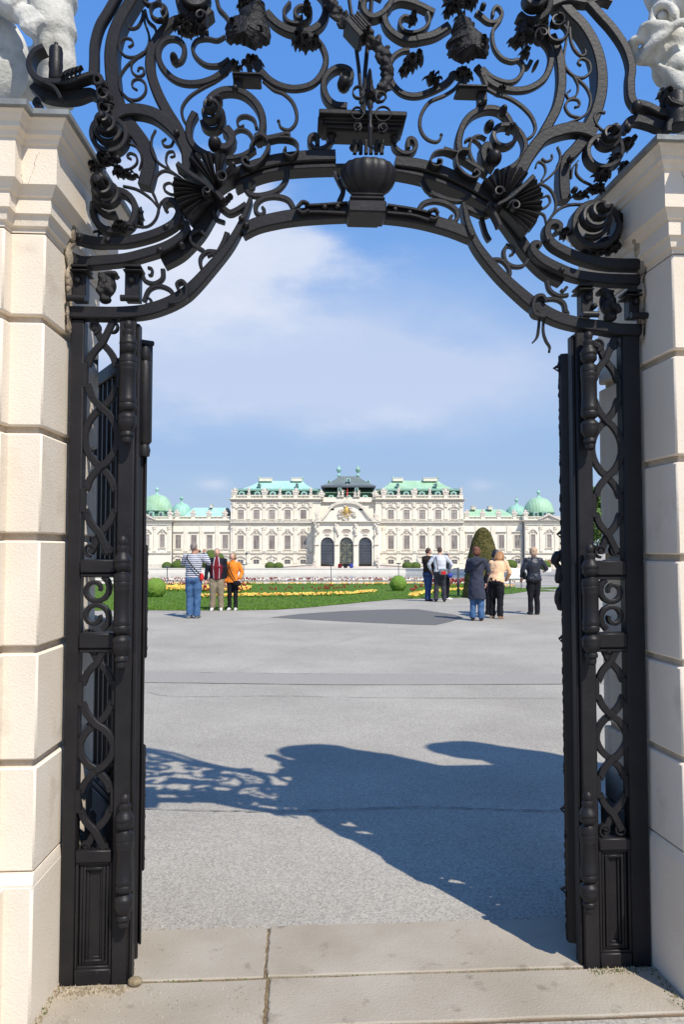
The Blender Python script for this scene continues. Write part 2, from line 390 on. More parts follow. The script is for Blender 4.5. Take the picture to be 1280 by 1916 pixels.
# threshold slabs, gate-local frame
def gl(u, v): return (u*CA - v*SA, GY + u*SA + v*CA)
def slab(name, u0, u1, v0, v1, h, seed):
    mb = MB(); rnd = random.Random(seed); n = 14
    def edge(a, b): return [(a[0]+(b[0]-a[0])*i/n + rnd.uniform(-.003,.003), a[1]+(b[1]-a[1])*i/n + rnd.uniform(-.003,.003)) for i in range(n)]
    lp = edge((u0,v0),(u1,v0)) + edge((u1,v0),(u1,v1)) + edge((u1,v1),(u0,v1)) + edge((u0,v1),(u0,v0))
    lo = [(*gl(*p), -.03) for p in lp]; cu, cv = (u0+u1)/2, (v0+v1)/2
    def ins(p, d): return (p[0] + (d if p[0] < cu else -d) * (abs(p[0]-cu) > (u1-u0)/2 - .02), p[1] + (d if p[1] < cv else -d) * (abs(p[1]-cv) > (v1-v0)/2 - .02))
    mid = [(*gl(*p), h - .004) for p in lp]; hi = [(*gl(*ins(p, .005)), h) for p in lp]
    mb.rings([lo, mid, hi]); o = mb.build(name, M['slab'], smooth=False); tag(o, kind='structure'); return o
seam_far = gp([(508, 1760)])[0]
slab('threshold_slab', -1.35, -.292, .012, .40, .010, 1)
slab('threshold_slab', -.281, 1.50, .010, .40, .013, 2)
slab('threshold_slab', -1.35, -.284, -.30, -.004, .009, 3)
slab('threshold_slab', -.268, 1.50, -.30, -.006, .012, 4)
q = [gl(-1.4, -.31), gl(1.6, -.31), gl(1.6, .395), gl(-1.4, .395)]
sheet('threshold_bed', [q], M['soil'], .003)
# debris and moss in the joints (uncountable)
def crumbs():
    mb = MB(); rnd = random.Random(3)
    def pt(u, v, r, mi, z=.012):
        mb.cur = mi; c = gl(u, v)
        q = rnd.uniform(0, 6)
        mb.add([(c[0]+r*math.cos(q+k*1.57+rnd.uniform(-.3,.3)), c[1]+r*math.sin(q+k*1.57), z-.006) for k in range(4)] + [(c[0], c[1], z + r*.7)], [(0,1,4),(1,2,4),(2,3,4),(3,0,4)])
    for i in range(420):
        u = rnd.uniform(-1.0, 1.1); pt(u, rnd.gauss(.003, .006), rnd.uniform(.0025, .007), 0 if rnd.random() < .6 else 1, .006)
    for i in range(60): pt(rnd.gauss(-.277, .004), rnd.uniform(-.28, .01), rnd.uniform(.002, .006), 0, .006)
    for i in range(50): pt(rnd.gauss(-.287, .004), rnd.uniform(.01, .38), rnd.uniform(.002, .006), 0, .008)
    for i in range(420): pt(rnd.uniform(-1.03, -.78), rnd.gauss(-.05, .018), rnd.uniform(.002, .008), 2 if rnd.random() < .5 else 0, .012)
    for i in range(260): pt(rnd.uniform(.93, 1.16), rnd.gauss(-.03, .015), rnd.uniform(.002, .007), rnd.choice((0, 1, 2)), .014)
    for i in range(130):
        t = rnd.random(); pt(-1.04 + rnd.gauss(0, .008) , -.02 - .34*t, rnd.uniform(.002, .007), rnd.choice((0, 2, 1)), .012)
        pt(1.175 + rnd.gauss(0, .008), -.02 - .28*t, rnd.uniform(.002, .007), rnd.choice((0, 2, 1)), .014)
    for i in range(1100): pt(rnd.uniform(-1.1, 1.2), rnd.choice((rnd.uniform(-.28, -.02), rnd.uniform(.03, .38))), rnd.uniform(.0008, .0022), rnd.choice((0, 2, 3)), .014)
    for i in range(420): pt(rnd.uniform(-1.3, 1.4), .40 + abs(rnd.gauss(0, .012)), rnd.uniform(.002, .005), rnd.choice((0, 2, 2, 3)), .005)
    for i in range(2600): pt(rnd.uniform(-1.2, 1.5), .42 + 2.2*rnd.random()**1.3, rnd.uniform(.0015, .003), rnd.choice((0, 2, 3)), .0035)
    # asphalt shadow side specks
    moss = M['moss']; o = mb.build('joint_debris', [M['pebble_brown'], moss, M['pebble'], M['pebble_light']], smooth=False)
    tag(o, 'brown crumbs, moss and tiny stones in the joints of the threshold', kind='stuff')
M['pebble_brown'] = mat('debris_brown', (.16,.12,.07), .95, (.28,.22,.13), 60, 3); M['moss'] = mat('moss', (.10,.16,.03), .9, (.07,.08,.03), 60, 4); M['pebble'] = mat('pebble', (.45,.38,.27), .9, (.3,.25,.2), 30, 3); M['pebble_light'] = mat('pebble_light', (.55,.53,.5), .9)
crumbs()
st = MB(); st.ell((0,0,0), (.030,.021,.018), 10, 7)
me = remeshed(st, .006, 2, 'stone', M['pebble_brown'], .008, 2)
o = link_mesh('loose_stone', me); o.location = (*gl(-.76, -.02), .024); tag(o, 'small brown stone lying at the foot of the left iron post', 'stone')
# asphalt marks
sheet('asphalt_patch', [gp([(505,1155.5),(560,1149),(640,1143.5),(720,1140.5),(780,1140),(850,1150),(868,1156),(845,1163),(815,1170),(750,1168),(640,1163)])], M['asphalt_dark'], .004)
sheet('asphalt_strip', [gp([(150,1258),(400,1259),(640,1262),(1180,1263),(1180,1280),(640,1282),(400,1279),(150,1276)])], M['asphalt_strip'], .004)
def crack(pts, w, seed, jit=1.2):
    rnd = random.Random(seed); line = crom([Vector((x, y, 0)) for x, y in pts], 14); L_, R_ = [], []
    n = len(line)
    for i, p in enumerate(line):
        p = Vector((p.x + rnd.gauss(0, jit*.6), p.y + rnd.gauss(0, jit*.35), 0)); g = G(p.x, p.y)
        d = w * rnd.uniform(.35, 1.3) * (0.3 if i in (0, n-1) else 1)
        nx = line[min(i+1, n-1)] - line[max(i-1, 0)]
        if abs(nx.y) > abs(nx.x) * .5: L_.append((g.x - d, g.y)); R_.append((g.x + d, g.y))
        else: L_.append((g.x, g.y - d)); R_.append((g.x, g.y + d))
    mb = MB(); vs = [(a[0], a[1], gz(a[1]) + .008) for a in L_] + [(a[0], a[1], gz(a[1]) + .008) for a in R_]
    mb.add(vs, [(i, i+1, n+i+1, n+i) for i in range(n-1)])
    return mb
cr = MB()
for pts, w, s, j in [([(150,1258),(400,1259),(640,1262),(900,1262),(1180,1263)], .006, 1, .4), ([(150,1276),(400,1279),(700,1282),(1180,1280)], .005, 2, .4),
                     ([(270,1294),(330,1304),(520,1303),(700,1306),(1180,1308)], .005, 3, .6), ([(150,1512),(300,1516),(480,1520),(640,1516),(800,1512),(960,1517),(1100,1519)], .006, 4, 1.0),
                     ([(440,1258),(500,1240),(560,1216),(640,1200),(700,1180)], .006, 5, .8), ([(600,1212),(700,1186),(790,1172)], .005, 7, .5)]:
    m = crack(pts, w, s, j); cr.add(m.v, m.f)
tag(cr.build('asphalt_cracks', M['seam'], smooth=False), kind='structure')
# lawn
lawn_px = [(-500,1143),(120,1143),(270,1142),(345,1142.5),(450,1142),(520,1141),(575,1137),(640,1131),(690,1126),(738,1121.5),(785,1120),(850,1119),(890,1117)]
lp = gp(lawn_px); far = gp([(960,1111),(985,1107)]); lawn_poly = lp + [tuple(far[0]), tuple(far[1]), (9.5, 34.0), (9.2, 38.0), (7.4, 44.5), (7.0, 47.6), (-60, 47.6)]
sheet('lawn', [lawn_poly], M['grass'], .012)
lawn2 = [G(975,1101).xy, G(1100,1104).xy, (34, 36), (32, 41.5), (12.2, 41.5)]
sheet('lawn', [lawn2], M['grass'], .012)
sheet('gravel_path', [[(-60,47.6),(7.0,47.6),(9.6,45),(40,43.5),(40,49.2),(-60,49.2)]], M['gravel_far'], .009)
def inpoly(x, y, poly):
    c = False; n = len(poly); j = n-1
    for i in range(n):
        xi, yi = poly[i]; xj, yj = poly[j]
        if (yi > y) != (yj > y) and x < (xj-xi)*(y-yi)/(yj-yi)+xi: c = not c
        j = i
    return c
def blades():
    rnd = random.Random(11); mb = MB()
    def tuft(x, y, h):
        q = rnd.uniform(0, 3.14); w = .006 + .0006*y/3; b = gz(y) + .008; dx, dy = math.cos(q)*w, math.sin(q)*w; lx, ly = rnd.gauss(0, h*.4), rnd.gauss(0, h*.4)
        mb.add([(x-dx,y-dy,b),(x+dx,y+dy,b),(x+lx,y+ly,b+h)], [(0,1,2)])
    n = 0
    while n < 46000:
        y = 21.0 + 26*rnd.random()**2.0; x = rnd.uniform(-.36*y, .36*y)
        if inpoly(x, y, lawn_poly) or inpoly(x, y, lawn2): tuft(x, y, rnd.uniform(.02, .055)); n += 1
    for i in range(len(lawn_px)-1):   # ragged border
        a, b = Vector(lp[i]), Vector(lp[i+1])
        for k in range(int((b-a).length*90)):
            t = rnd.random(); p = a.lerp(b, t)
            if abs(p.x) < 9: tuft(p.x+rnd.gauss(0,.03), p.y+rnd.gauss(.02,.04), rnd.uniform(.03,.07))
    tag(mb.build('lawn_grass_blades', M['blade'], smooth='raw'), 'short green grass of the lawn beyond the asphalt', kind='stuff')
blades()
# flower beds
def flowers():
    rnd = random.Random(5); mb = MB()
    def fl(x, y, h, r, mi):
        b = gz(y); mb.cur = 3; mb.add([(x-.004,y,b),(x+.004,y,b),(x,y,b+h)], [(0,1,2)])
        mb.add([(x-.03,y-.01,b),(x+.02,y+.01,b),(x+.05,y,b+h*.6)], [(0,1,2)])
        mb.cur = mi; q = rnd.uniform(0, 6)
        if mi == 2: mb.ell((x, y, b+h), (r*.6, r*.6, r*.95), 6, 4)
        else:
            ti = rnd.uniform(-.6,.6); pts = [(x+r*math.cos(q+k*1.047)*(1 if k%2 else .6), y+r*math.sin(q+k*1.047)*.7, b+h+r*.5*math.sin(q+k)+ti*r*.2) for k in range(6)]
            mb.add(pts+[(x,y-.01,b+h-.01)], [(k,(k+1)%6,6) for k in range(6)])
    def run(pts, wid, n, pr, h=(.08,.16)):
        c = [Vector((*G(x,y).xy,0)) for x,y in pts]; line = crom(c, 12)
        for i in range(n):
            p = line[int(rnd.random()*(len(line)-1))].lerp(line[min(len(line)-1, int(rnd.random()*(len(line)-1)))], 0)
            k = rnd.random()*(len(line)-1); a = line[int(k)]; b2 = line[min(int(k)+1, len(line)-1)]; p = a.lerp(b2, k-int(k))
            x = p.x+rnd.gauss(0,.06); y = p.y+rnd.uniform(-wid,wid)
            t = rnd.random()
            if t < pr: fl(x, y, rnd.uniform(.28,.42), .05, 2)
            elif t < pr+.22: fl(x, y, rnd.uniform(*h), .046, 1)
            else: fl(x, y, rnd.uniform(*h), .048, 0)
    run([(250,1106),(330,1106),(400,1107),(440,1109),(462,1108)], 1.0, 1700, .05, (.10,.26))
    run([(375,1120),(420,1120),(470,1118),(560,1117),(640,1115),(700,1110)], .13, 520, .12)
    run([(480,1094.5),(560,1094.5),(640,1095),(720,1094.8)], .25, 300, .45)
    run([(770,1120),(790,1114),(850,1107),(900,1103),(960,1099)], .5, 420, .12)
    run([(790,1100),(860,1098),(930,1096)], .9, 420, .92)
    run([(240,1096),(480,1094)], .5, 330, .55)
    run([(700,1094.5),(800,1094)], .3, 150, .3)
    tag(mb.build('flower_bed', [M['yellow'], M['orange_fl'], M['red_fl'], M['blade']], smooth='raw'), 'yellow pansies and dark red tulips planted in strips through the lawn', kind='stuff')
flowers()
# pool: kerb following the outline, water sheet
def poolkerb():
    pl = [Vector((x, y, 0)) for x, y in pool]; n = len(pl); mb = MB(); rg = []
    cx, cy = -20, 80
    for i in range(n):
        p = pl[i]; a = pl[i-1]; b = pl[(i+1) % n]; t = ((b-p).normalized()+(p-a).normalized()).normalized(); nrm = Vector((t.y, -t.x, 0))
        f = (p.y-50)/60; top = gz(p.y) + .30 + .46*max(f,0)
        o1 = p + nrm*.45; i1 = p - nrm*.1
        rg.append([(o1.x,o1.y,gz(p.y)-.1),(o1.x,o1.y,top-.10),(p.x+nrm.x*.53,p.y+nrm.y*.53,top-.09),(p.x+nrm.x*.53,p.y+nrm.y*.53,top),(i1.x-nrm.x*.08,i1.y-nrm.y*.08,top),(i1.x-nrm.x*.08,i1.y-nrm.y*.08,top-.09),(i1.x,i1.y,top-.10),(i1.x,i1.y,-2.4)])
    mb.rings(rg, closed=True); o = mb.build('fountain_basin', M['pool_stone'], smooth=False); tag(o, 'long pale stone rim of the ornamental pool in front of the palace', 'pool')
poolkerb()
sheet('pool_water', [pool], M['water'], 0, z=-1.62)
# ---------------------------------------------------------------- stone pillars of the side gate
gate_origin = Vector((0, GY, 0))
ZJS = {-1: [.49, .868, 1.255, 1.645, 2.02, 2.412, 2.73], 1: [.50, .842, 1.187, 1.57, 1.935, 2.328, 2.71]}
def pillar(side, ui, vf, vb, label):
    """ui: inner face along the gate, vf/vb front and back, side -1 left / +1 right"""
    root = empty('stone_pillar', gate_origin, GA, label=label, cat='gate pillar', group='stone pillars of the gate')
    ZJ = ZJS[side]
    uo = ui + side * (1.25 if side < 0 else .42)
    def bx(mb, e, z0, z1, b=.005, pil=True):
        mb.bbox(ui - side*(e if e < .02 else e*.35), uo, vf - e, vb + e, z0, z1, b)
        if pil: mb.bbox(ui + side*(.115 - e), uo - side*.01, vf - .055 - e, vf + .1, z0 + .0015, z1 - .0015, b)
    core = MB(); bx(core, -.022, 0.02, 2.72, .004); core.build('joint_core', M['mortar'], root, False)
    pl = MB(); bx(pl, .032, -.05, ZJ[0] - .018, .008); 
    for pil in (False, True):
        rr = []
        for e, z in ((.030, ZJ[0]-.03), (.030, ZJ[0]-.016), (.003, ZJ[0]+.014), (-.02, ZJ[0]+.014)):
            if pil: a_, b_, c_, d_ = ui + side*(.115 - e), uo - side*.011, vf - .055 - e, vb + e - .002
            else: a_, b_, c_, d_ = ui - side*e*.35, uo, vf - e, vb + e
            rr.append([(a_, c_, z - .001*pil), (b_, c_, z - .001*pil), (b_, d_, z - .001*pil), (a_, d_, z - .001*pil)])
        pl.rings(rr)
    pl.build('plinth', M['plaster'], root)
    for i in range(6):
        b = MB(); bx(b, 0, ZJ[i] + .013 + (.004 if i == 0 else 0), ZJ[i+1] - .013, .006); b.build('stone_block', M['plaster'], root)
    prof = [(0, 2.688), (.0, 2.705), (.012, 2.712), (.016, 2.735), (.022, 2.752), (.03, 2.757), (.03, 2.822), (.038, 2.826), (.044, 2.84), (.054, 2.858), (.062, 2.866), (.062, 3.028), (.07, 3.034), (.074, 3.05), (.088, 3.062), (.088, 3.082), (.094, 3.088), (.104, 3.11), (.112, 3.118), (.112, 3.14)]
    ZC = lambda z: ZJ[-1] + (z - 2.70)*.83
    cp = MB()
    def ring(e, z, pil):
        if pil: a, b2, c, d = ui + side*(.115 - e), uo - side*.011, vf - .055 - e, vb + e - .002
        else: a, b2, c, d = ui - side*e, uo, vf - e, vb + e
        r = [(a, c, z), (b2, c, z), (b2, d, z), (a, d, z)]
        return r
    cp.rings([ring(e, ZC(z), False) for e, z in prof]); cp.rings([ring(e, ZC(z) - .001, True) for e, z in prof])
    cp.build('capital', M['plaster'], root, False)
    fl = MB()
    for pil in (False, True):
        h0 = ZC(3.14) - 3.055; fl.rings([ring(.118, h0+3.040 - .0015*pil, pil), ring(.128, h0+3.0425 - .0015*pil, pil), ring(.128, h0+3.060, pil), ring(.11, h0+3.064 - .001*pil, pil)])
    fl.build('flashing', M['flash'], root, False)
    # fine cracks in the render
    rnd = random.Random(2 + side); ck = MB()
    def ckline(pts, e):
        pts = [(p[0], p[1] + .03) for p in pts]
        L_ = crom([Vector((p[0], 0, p[1])) for p in pts], 6); vs = []
        for i, p in enumerate(L_):
            j = rnd.gauss(0, .002); w = .0006*rnd.uniform(.5, 1.3); vs += [(p.x + j - w, vf - e, p.z - w), (p.x + j + w, vf - e, p.z + w)]
        ck.add(vs, [(2*i, 2*i+1, 2*i+3, 2*i+2) for i in range(len(L_)-1)])
    s = side
    ckline([(ui - s*.0, 2.95), (ui + s*.012, 2.92), (ui + s*.02, 2.88), (ui + s*.035, 2.84)], .0625)
    ckline([(ui + s*.09, 2.95), (ui + s*.08, 2.91), (ui + s*.06, 2.88), (ui + s*.055, 2.835)], .0625)
    ck.build('crack', M['crack'], root, False)
    # cast render is chipped where the iron enters it
    ch = MB(); ch.ell((ui - s*.002, -.03, 2.72), (.022, .035, .05)); ch.ell((ui - s*.0, -.022, 2.64), (.014, .03, .06)); ch.ell((ui + s*.002, -.02, 2.50), (.010, .026, .09)); ch.ell((ui-s*.018,-.022,2.80),(.022,.03,.045)); ch.ell((ui-s*.035,-.02,2.86),(.018,.03,.05)); ch.ell((ui+s*.002,-.02,2.58),(.010,.028,.08))
    ch.v = [(ui + s*.004 + (x_ - ui)*.45, y_*.8 + .004, 2.68 + (z_ - 2.68)) for x_, y_, z_ in ch.v]
    link_mesh('broken_render', remeshed(ch, .006, 0, 'broken_render', M['broken'], .016, side), root)
    for ch in root.children:      # the jamb opens slightly towards the street
        for v_ in ch.data.vertices:
            if v_.co.y < 0: v_.co.x += side*.136*(-v_.co.y)
    return root
M['broken'] = mat('broken_render', (.17,.13,.09), .95, (.40,.33,.24), 14, 6, .8, 70, dist=.01, col3=(.24,.2,.13), s3=18, thr3=(.6,.7))
UL, UR = -1.035, 1.185
pillar(-1, UL, -.225, .42, 'cream rusticated stone pillar on the left side of the iron gate, sunlit on its inner face')
pillar(1, UR, -.225, .42, 'cream rusticated stone pillar on the right side of the iron gate, its inner face in shade')
# statues on the pillars
def W2(px, py, Y): return W(px, py, Y)
def statue_left():
    mb = MB(); Y = 3.22
    def w(x, y, d=0): return W(x, y, Y + d)
    k = Y/F
    # rounded shield
    mb.ell(w(-6, 118, .02), (62*k, .09, 92*k), 24, 14)
    # thigh and body behind
    mb.tube(crom([w(60,-190,.25), w(85,-60,.24), w(92,20,.22), w(103,80,.22), w(108,140,.22), w(106,200,.24)], 5), [.16]*5+[.13]*5+[.105]*5+[.085]*5+[.075]*5+[.075], 14)
    mb.ell(w(70,-60,.25), (.16,.14,.2)); mb.ell(w(60, 140, .3), (.14, .1, .12)); mb.ell(w(40, -100, .2), (.2, .16, .2))
    o = link_mesh('statue', remeshed(mb, .013, 4, 'statue', M['statue'], .0022, 4))
    # arm and hand lying on the shield, same stone
    hb = MB()
    hb.tube(crom([w(-90,-110,-.02), w(-20,-35,-.07), w(10,2,-.11), w(38,20,-.12)], 5), [.10]*5+[.075]*5+[.058]*5+[.048], 12)
    hb.ell(w(48, 30, -.12), (.055, .04, .045)); 
    for a, b, c, r in (((44,30),(50,48),(54,66),.021),((54,30),(61,46),(61,72),.020),((60,26),(70,42),(73,56),.018),((66,24),(78,38),(80,48),.016),((40,36),(44,52),(56,60),.016)):
        hb.tube(crom([w(*a,-.13), w(*b,-.16), w(*c,-.14)], 4), [r]*5+[r*.85]*3+[r*.6], 9)
    a = link_mesh('arm', remeshed(hb, .006, 2, 'arm', M['statue'], .003, 2), o)
    return o
sl = statue_left(); tag(sl, 'weathered white stone figure whose hand rests over a rounded shield, on the left gate pillar', 'statue')
def statue_right():
    mb = MB(); Y = 3.12
    def w(x, y, d=0): return W(x, y, Y + d)
    k = Y/F
    mb.ell(w(1305, 10, .05), (85*k, .13, 62*k), 20, 12)
    mb.ell(w(1330, 90, .08), (75*k, .13, 110*k), 20, 12)
    mb.ell(w(1243, 34, -.02), (30*k, .05, 27*k), 16, 10)
    mb.ell(w(1250, 75, .02), (36*k, .07, 26*k), 14, 9); mb.ell(w(1240, 100, .04), (44*k, .07, 22*k), 14, 9)
    mb.ell(w(1222, 92, .0), (24*k, .05, 24*k), 12, 8); mb.ell(w(1262, 130, .05), (42*k, .09, 34*k), 14, 9)
    mb.tube(crom([w(1272,150,.05), w(1290,190,.06), w(1320,240,.08)], 5), .10, 12)
    # lips
    mb.tube(crom([w(1201,66,-.05), w(1205,50,-.07), w(1222,46,-.09), w(1246,47,-.09), w(1256,54,-.08), w(1270,44,-.09), w(1300,38,-.08)], 5), .018, 9)
    mb.tube(crom([w(1180,88,-.02), w(1183,76,-.04), w(1196,71,-.05), w(1210,80,-.04), w(1214,68,-.06)], 5), .015, 8)
    mb.tube(crom([w(1195,116,-.01), w(1206,104,-.04), w(1214,90,-.06), w(1232,74,-.08), w(1252,58,-.08)], 5), .02, 9)
    mb.tube(crom([w(1185,95,0), w(1190,106,0), w(1200,112,0), w(1230,112,.0)], 5), .024, 9)
    for i in range(5): mb.tube([w(1212+i*8, 70-i*1.5, -.05), w(1216+i*8, 62-i*1.5, -.085), w(1222+i*8, 68-i*1.5, -.05)], .008, 6)
    # brow ring round the eye
    mb.tube(crom([w(1262,30,-.10),w(1256,13,-.10),w(1240,7,-.09),w(1226,16,-.07),w(1220,32,-.06),w(1228,48,-.08)], 5), .016, 8)
    mb.tube(crom([w(1210,-60,.15), w(1222,-20,.14), w(1236,10,.12)], 4), .05, 10)
    for i in range(5): mb.tube(crom([w(1225+i*5,118+i*8,.0), w(1245+i*5,128+i*8,-.03), w(1275+i*4,138+i*9,-.04)], 4), .012, 7)
    o = link_mesh('statue', remeshed(mb, .010, 2, 'statue', M['statue'], .0015, 8))
    e = MB(); e.ell(w(1240, 31, -.065), (.022,.02,.022), 12, 8); e.build('eye', M['statue'], o)
    return o
sr = statue_right(); tag(sr, 'grey stone beast head with gaping ribbed mouth, looking left from the right gate pillar', 'statue')
# taller main gate pier beside the right pillar, outside the frame: throws the long shadow
def tallpier():
    root = empty('gate_pier', gate_origin, GA, label='tall cream stone pier with moulded top standing right of the right gate pillar', cat='gate pier')
    for a, b in ((0, 4.0),):
        s = MB(); s.bbox(1.70, 4.4, -.35, .20, -.02, 3.30, .02); s.build('pier_shaft', M['plaster'], root)
    c = MB(); c.bbox(1.66, 4.5, -.40, .25, 3.302, 3.41, .03); c.bbox(1.62, 4.56, -.46, .30, 3.412, 3.51, .03); c.build('capital', M['plaster'], root)
tallpier()
def bigstatue(u, v, z, h, seed, label):
    rnd = random.Random(seed); mb = MB()
    mb.ell((0, 0, .07), (.30, .28, .10)); mb.tube([(0,0,.05),(.02,0,h*.45),(-.03,0,h*.75)], [.26,.25,.17], 12)
    mb.ell((-.08, 0, h*.78), (.30,.25,.26)); mb.ell((-.22, -.02, h*.84), (.18,.18,.18))
    mb.tube([(.05,0,h*.72),(.26,.03,h*.55),(.46,.0,h*.22)], [.2,.16,.14], 8); mb.ell((.5, 0, h*.12), (.2,.2,.15))
    o = link_mesh('statue', remeshed(mb, .03, 2, 'statue', M['statue'], .012, seed)); p = gl(u, v); o.location = (*p, z); tag(o, label, 'statue', 'statues on the tall gate pier')
bigstatue(1.98, -.05, 3.51, 1.26, 3, 'stone statue on the tall pier, the nearer one to the small gate')
bigstatue(3.2, -.05, 3.51, 1.32, 5, 'stone statue on the tall pier, the one farther from the small gate')
# ---------------------------------------------------------------- wrought-iron gateway, in the gate's own frame
gate = empty('iron_gateway', gate_origin, GA, label='black wrought-iron gateway with scrolled overthrow, grille panels and an urn over its arch', cat='gate frame')
TL = {'A': (120,0,.1875), 'B': (340,0,.1875), 'C': (560,0,.1875), 'D': (780,0,.1875), 'E': (1000,0,.21875), 'F': (120,220,.1875), 'G': (340,200,.1875), 'H': (560,200,.1875),
      'I': (780,200,.1875), 'J': (980,200,.1875), 'K': (120,400,.1875), 'L': (960,400,.21875), 'p': (0,0,1.0), 'S': (0,0,1/6.4)}
MPP = .00208
def loc(t, pts):
    ox, oy, s = TL[t]; return [(ox + x*s, oy + y*s) for x, y in pts]
def bar(mb, pts, w0, w1=None, th=.035, v0=0.0, rise=0.0, rise_at=.5, wm=None, n=6, taper=1.0, th1=None):
    """flat iron bar along pixel points: width w (px) in the gate plane, thickness th (m) through it; rise pulls the end towards the front"""
    w1 = w0 if w1 is None else w1; th1 = th if th1 is None else th1
    line = crom([Vector((x, y, 0)) for x, y in pts], n); m = len(line); loc3 = []
    for i, p in enumerate(line):
        u, z = P(p.x, p.y, 0.0); loc3.append(Vector((u, 0, z)))
    rg = []
    for i, p in enumerate(loc3):
        t = i/(m-1); a = loc3[max(i-1, 0)]; b = loc3[min(i+1, m-1)]; tg = (b-a).normalized() if (b-a).length > 1e-8 else Vector((1,0,0)); nr = Vector((tg.z, 0, -tg.x))
        w = (w0 + (w1-w0)*t) if wm is None else ((w0 + (wm-w0)*t*2) if t < .5 else (wm + (w1-wm)*(t*2-1)))
        h = w*MPP*.5; tt = th + (th1-th)*t; r = rise * max(0, (t-rise_at)/(1-rise_at)); c = min(h*.35, tt*.2, .005)
        f, k = v0 - r, v0 - r + tt
        sec = [(-h, f+c), (-h+c, f), (h-c, f), (h, f+c), (h, k-c), (h-c, k), (-h+c, k), (-h, k-c)]
        rg.append([p + nr*s[0] + Vector((0, s[1], 0)) for s in sec])
    mb.rings(rg)
def curl(x, y, ang, rad, turns, sgn, end=.22, n=9):
    """spiral continuing from (x,y) in direction ang (deg, y down)"""
    a = R(ang); cx = x - sgn*math.sin(a)*rad; cy = y + sgn*math.cos(a)*rad; q0 = math.atan2(y-cy, x-cx); out = []
    k = max(4, int(abs(turns)*n))
    for i in range(1, k+1):
        t = i/k; r = rad*(1-(1-end)*t); q = q0 + sgn*t*turns*2*math.pi; out.append((cx + r*math.cos(q), cy + r*math.sin(q)))
    return out
def withcurl(pts, rad, turns, sgn, end=.22):
    (x0, y0), (x1, y1) = pts[-2], pts[-1]; a = math.degrees(math.atan2(y1-y0, x1-x0)); return list(pts) + curl(x1, y1, a, rad, turns, sgn, end)
def piece(name, t, pts, w0, w1=None, **k):
    s = TL[t][2]; mb = MB(); bar(mb, loc(t, pts), w0*s, (w0 if w1 is None else w1)*s, wm=(k.pop('wm')*s if 'wm' in k else None), **k)
    return mb.build(name, M['iron'], gate)
IR = M['iron']
def boxpx(mb, x0, y0, x1, y1, v0, v1, b=.004, x0b=None, x1b=None):
    """chamfered block whose front face (at depth v0) covers the pixel rectangle"""
    u0, z0 = P(x0, (y0+y1)/2, v0); u1, _ = P(x1, (y0+y1)/2, v0); _, za = P((x0+x1)/2, y0, v0); _, zb = P((x0+x1)/2, y1, v0)
    mb.bbox(u0, u1, v0, v1, min(za, zb), max(za, zb), b)
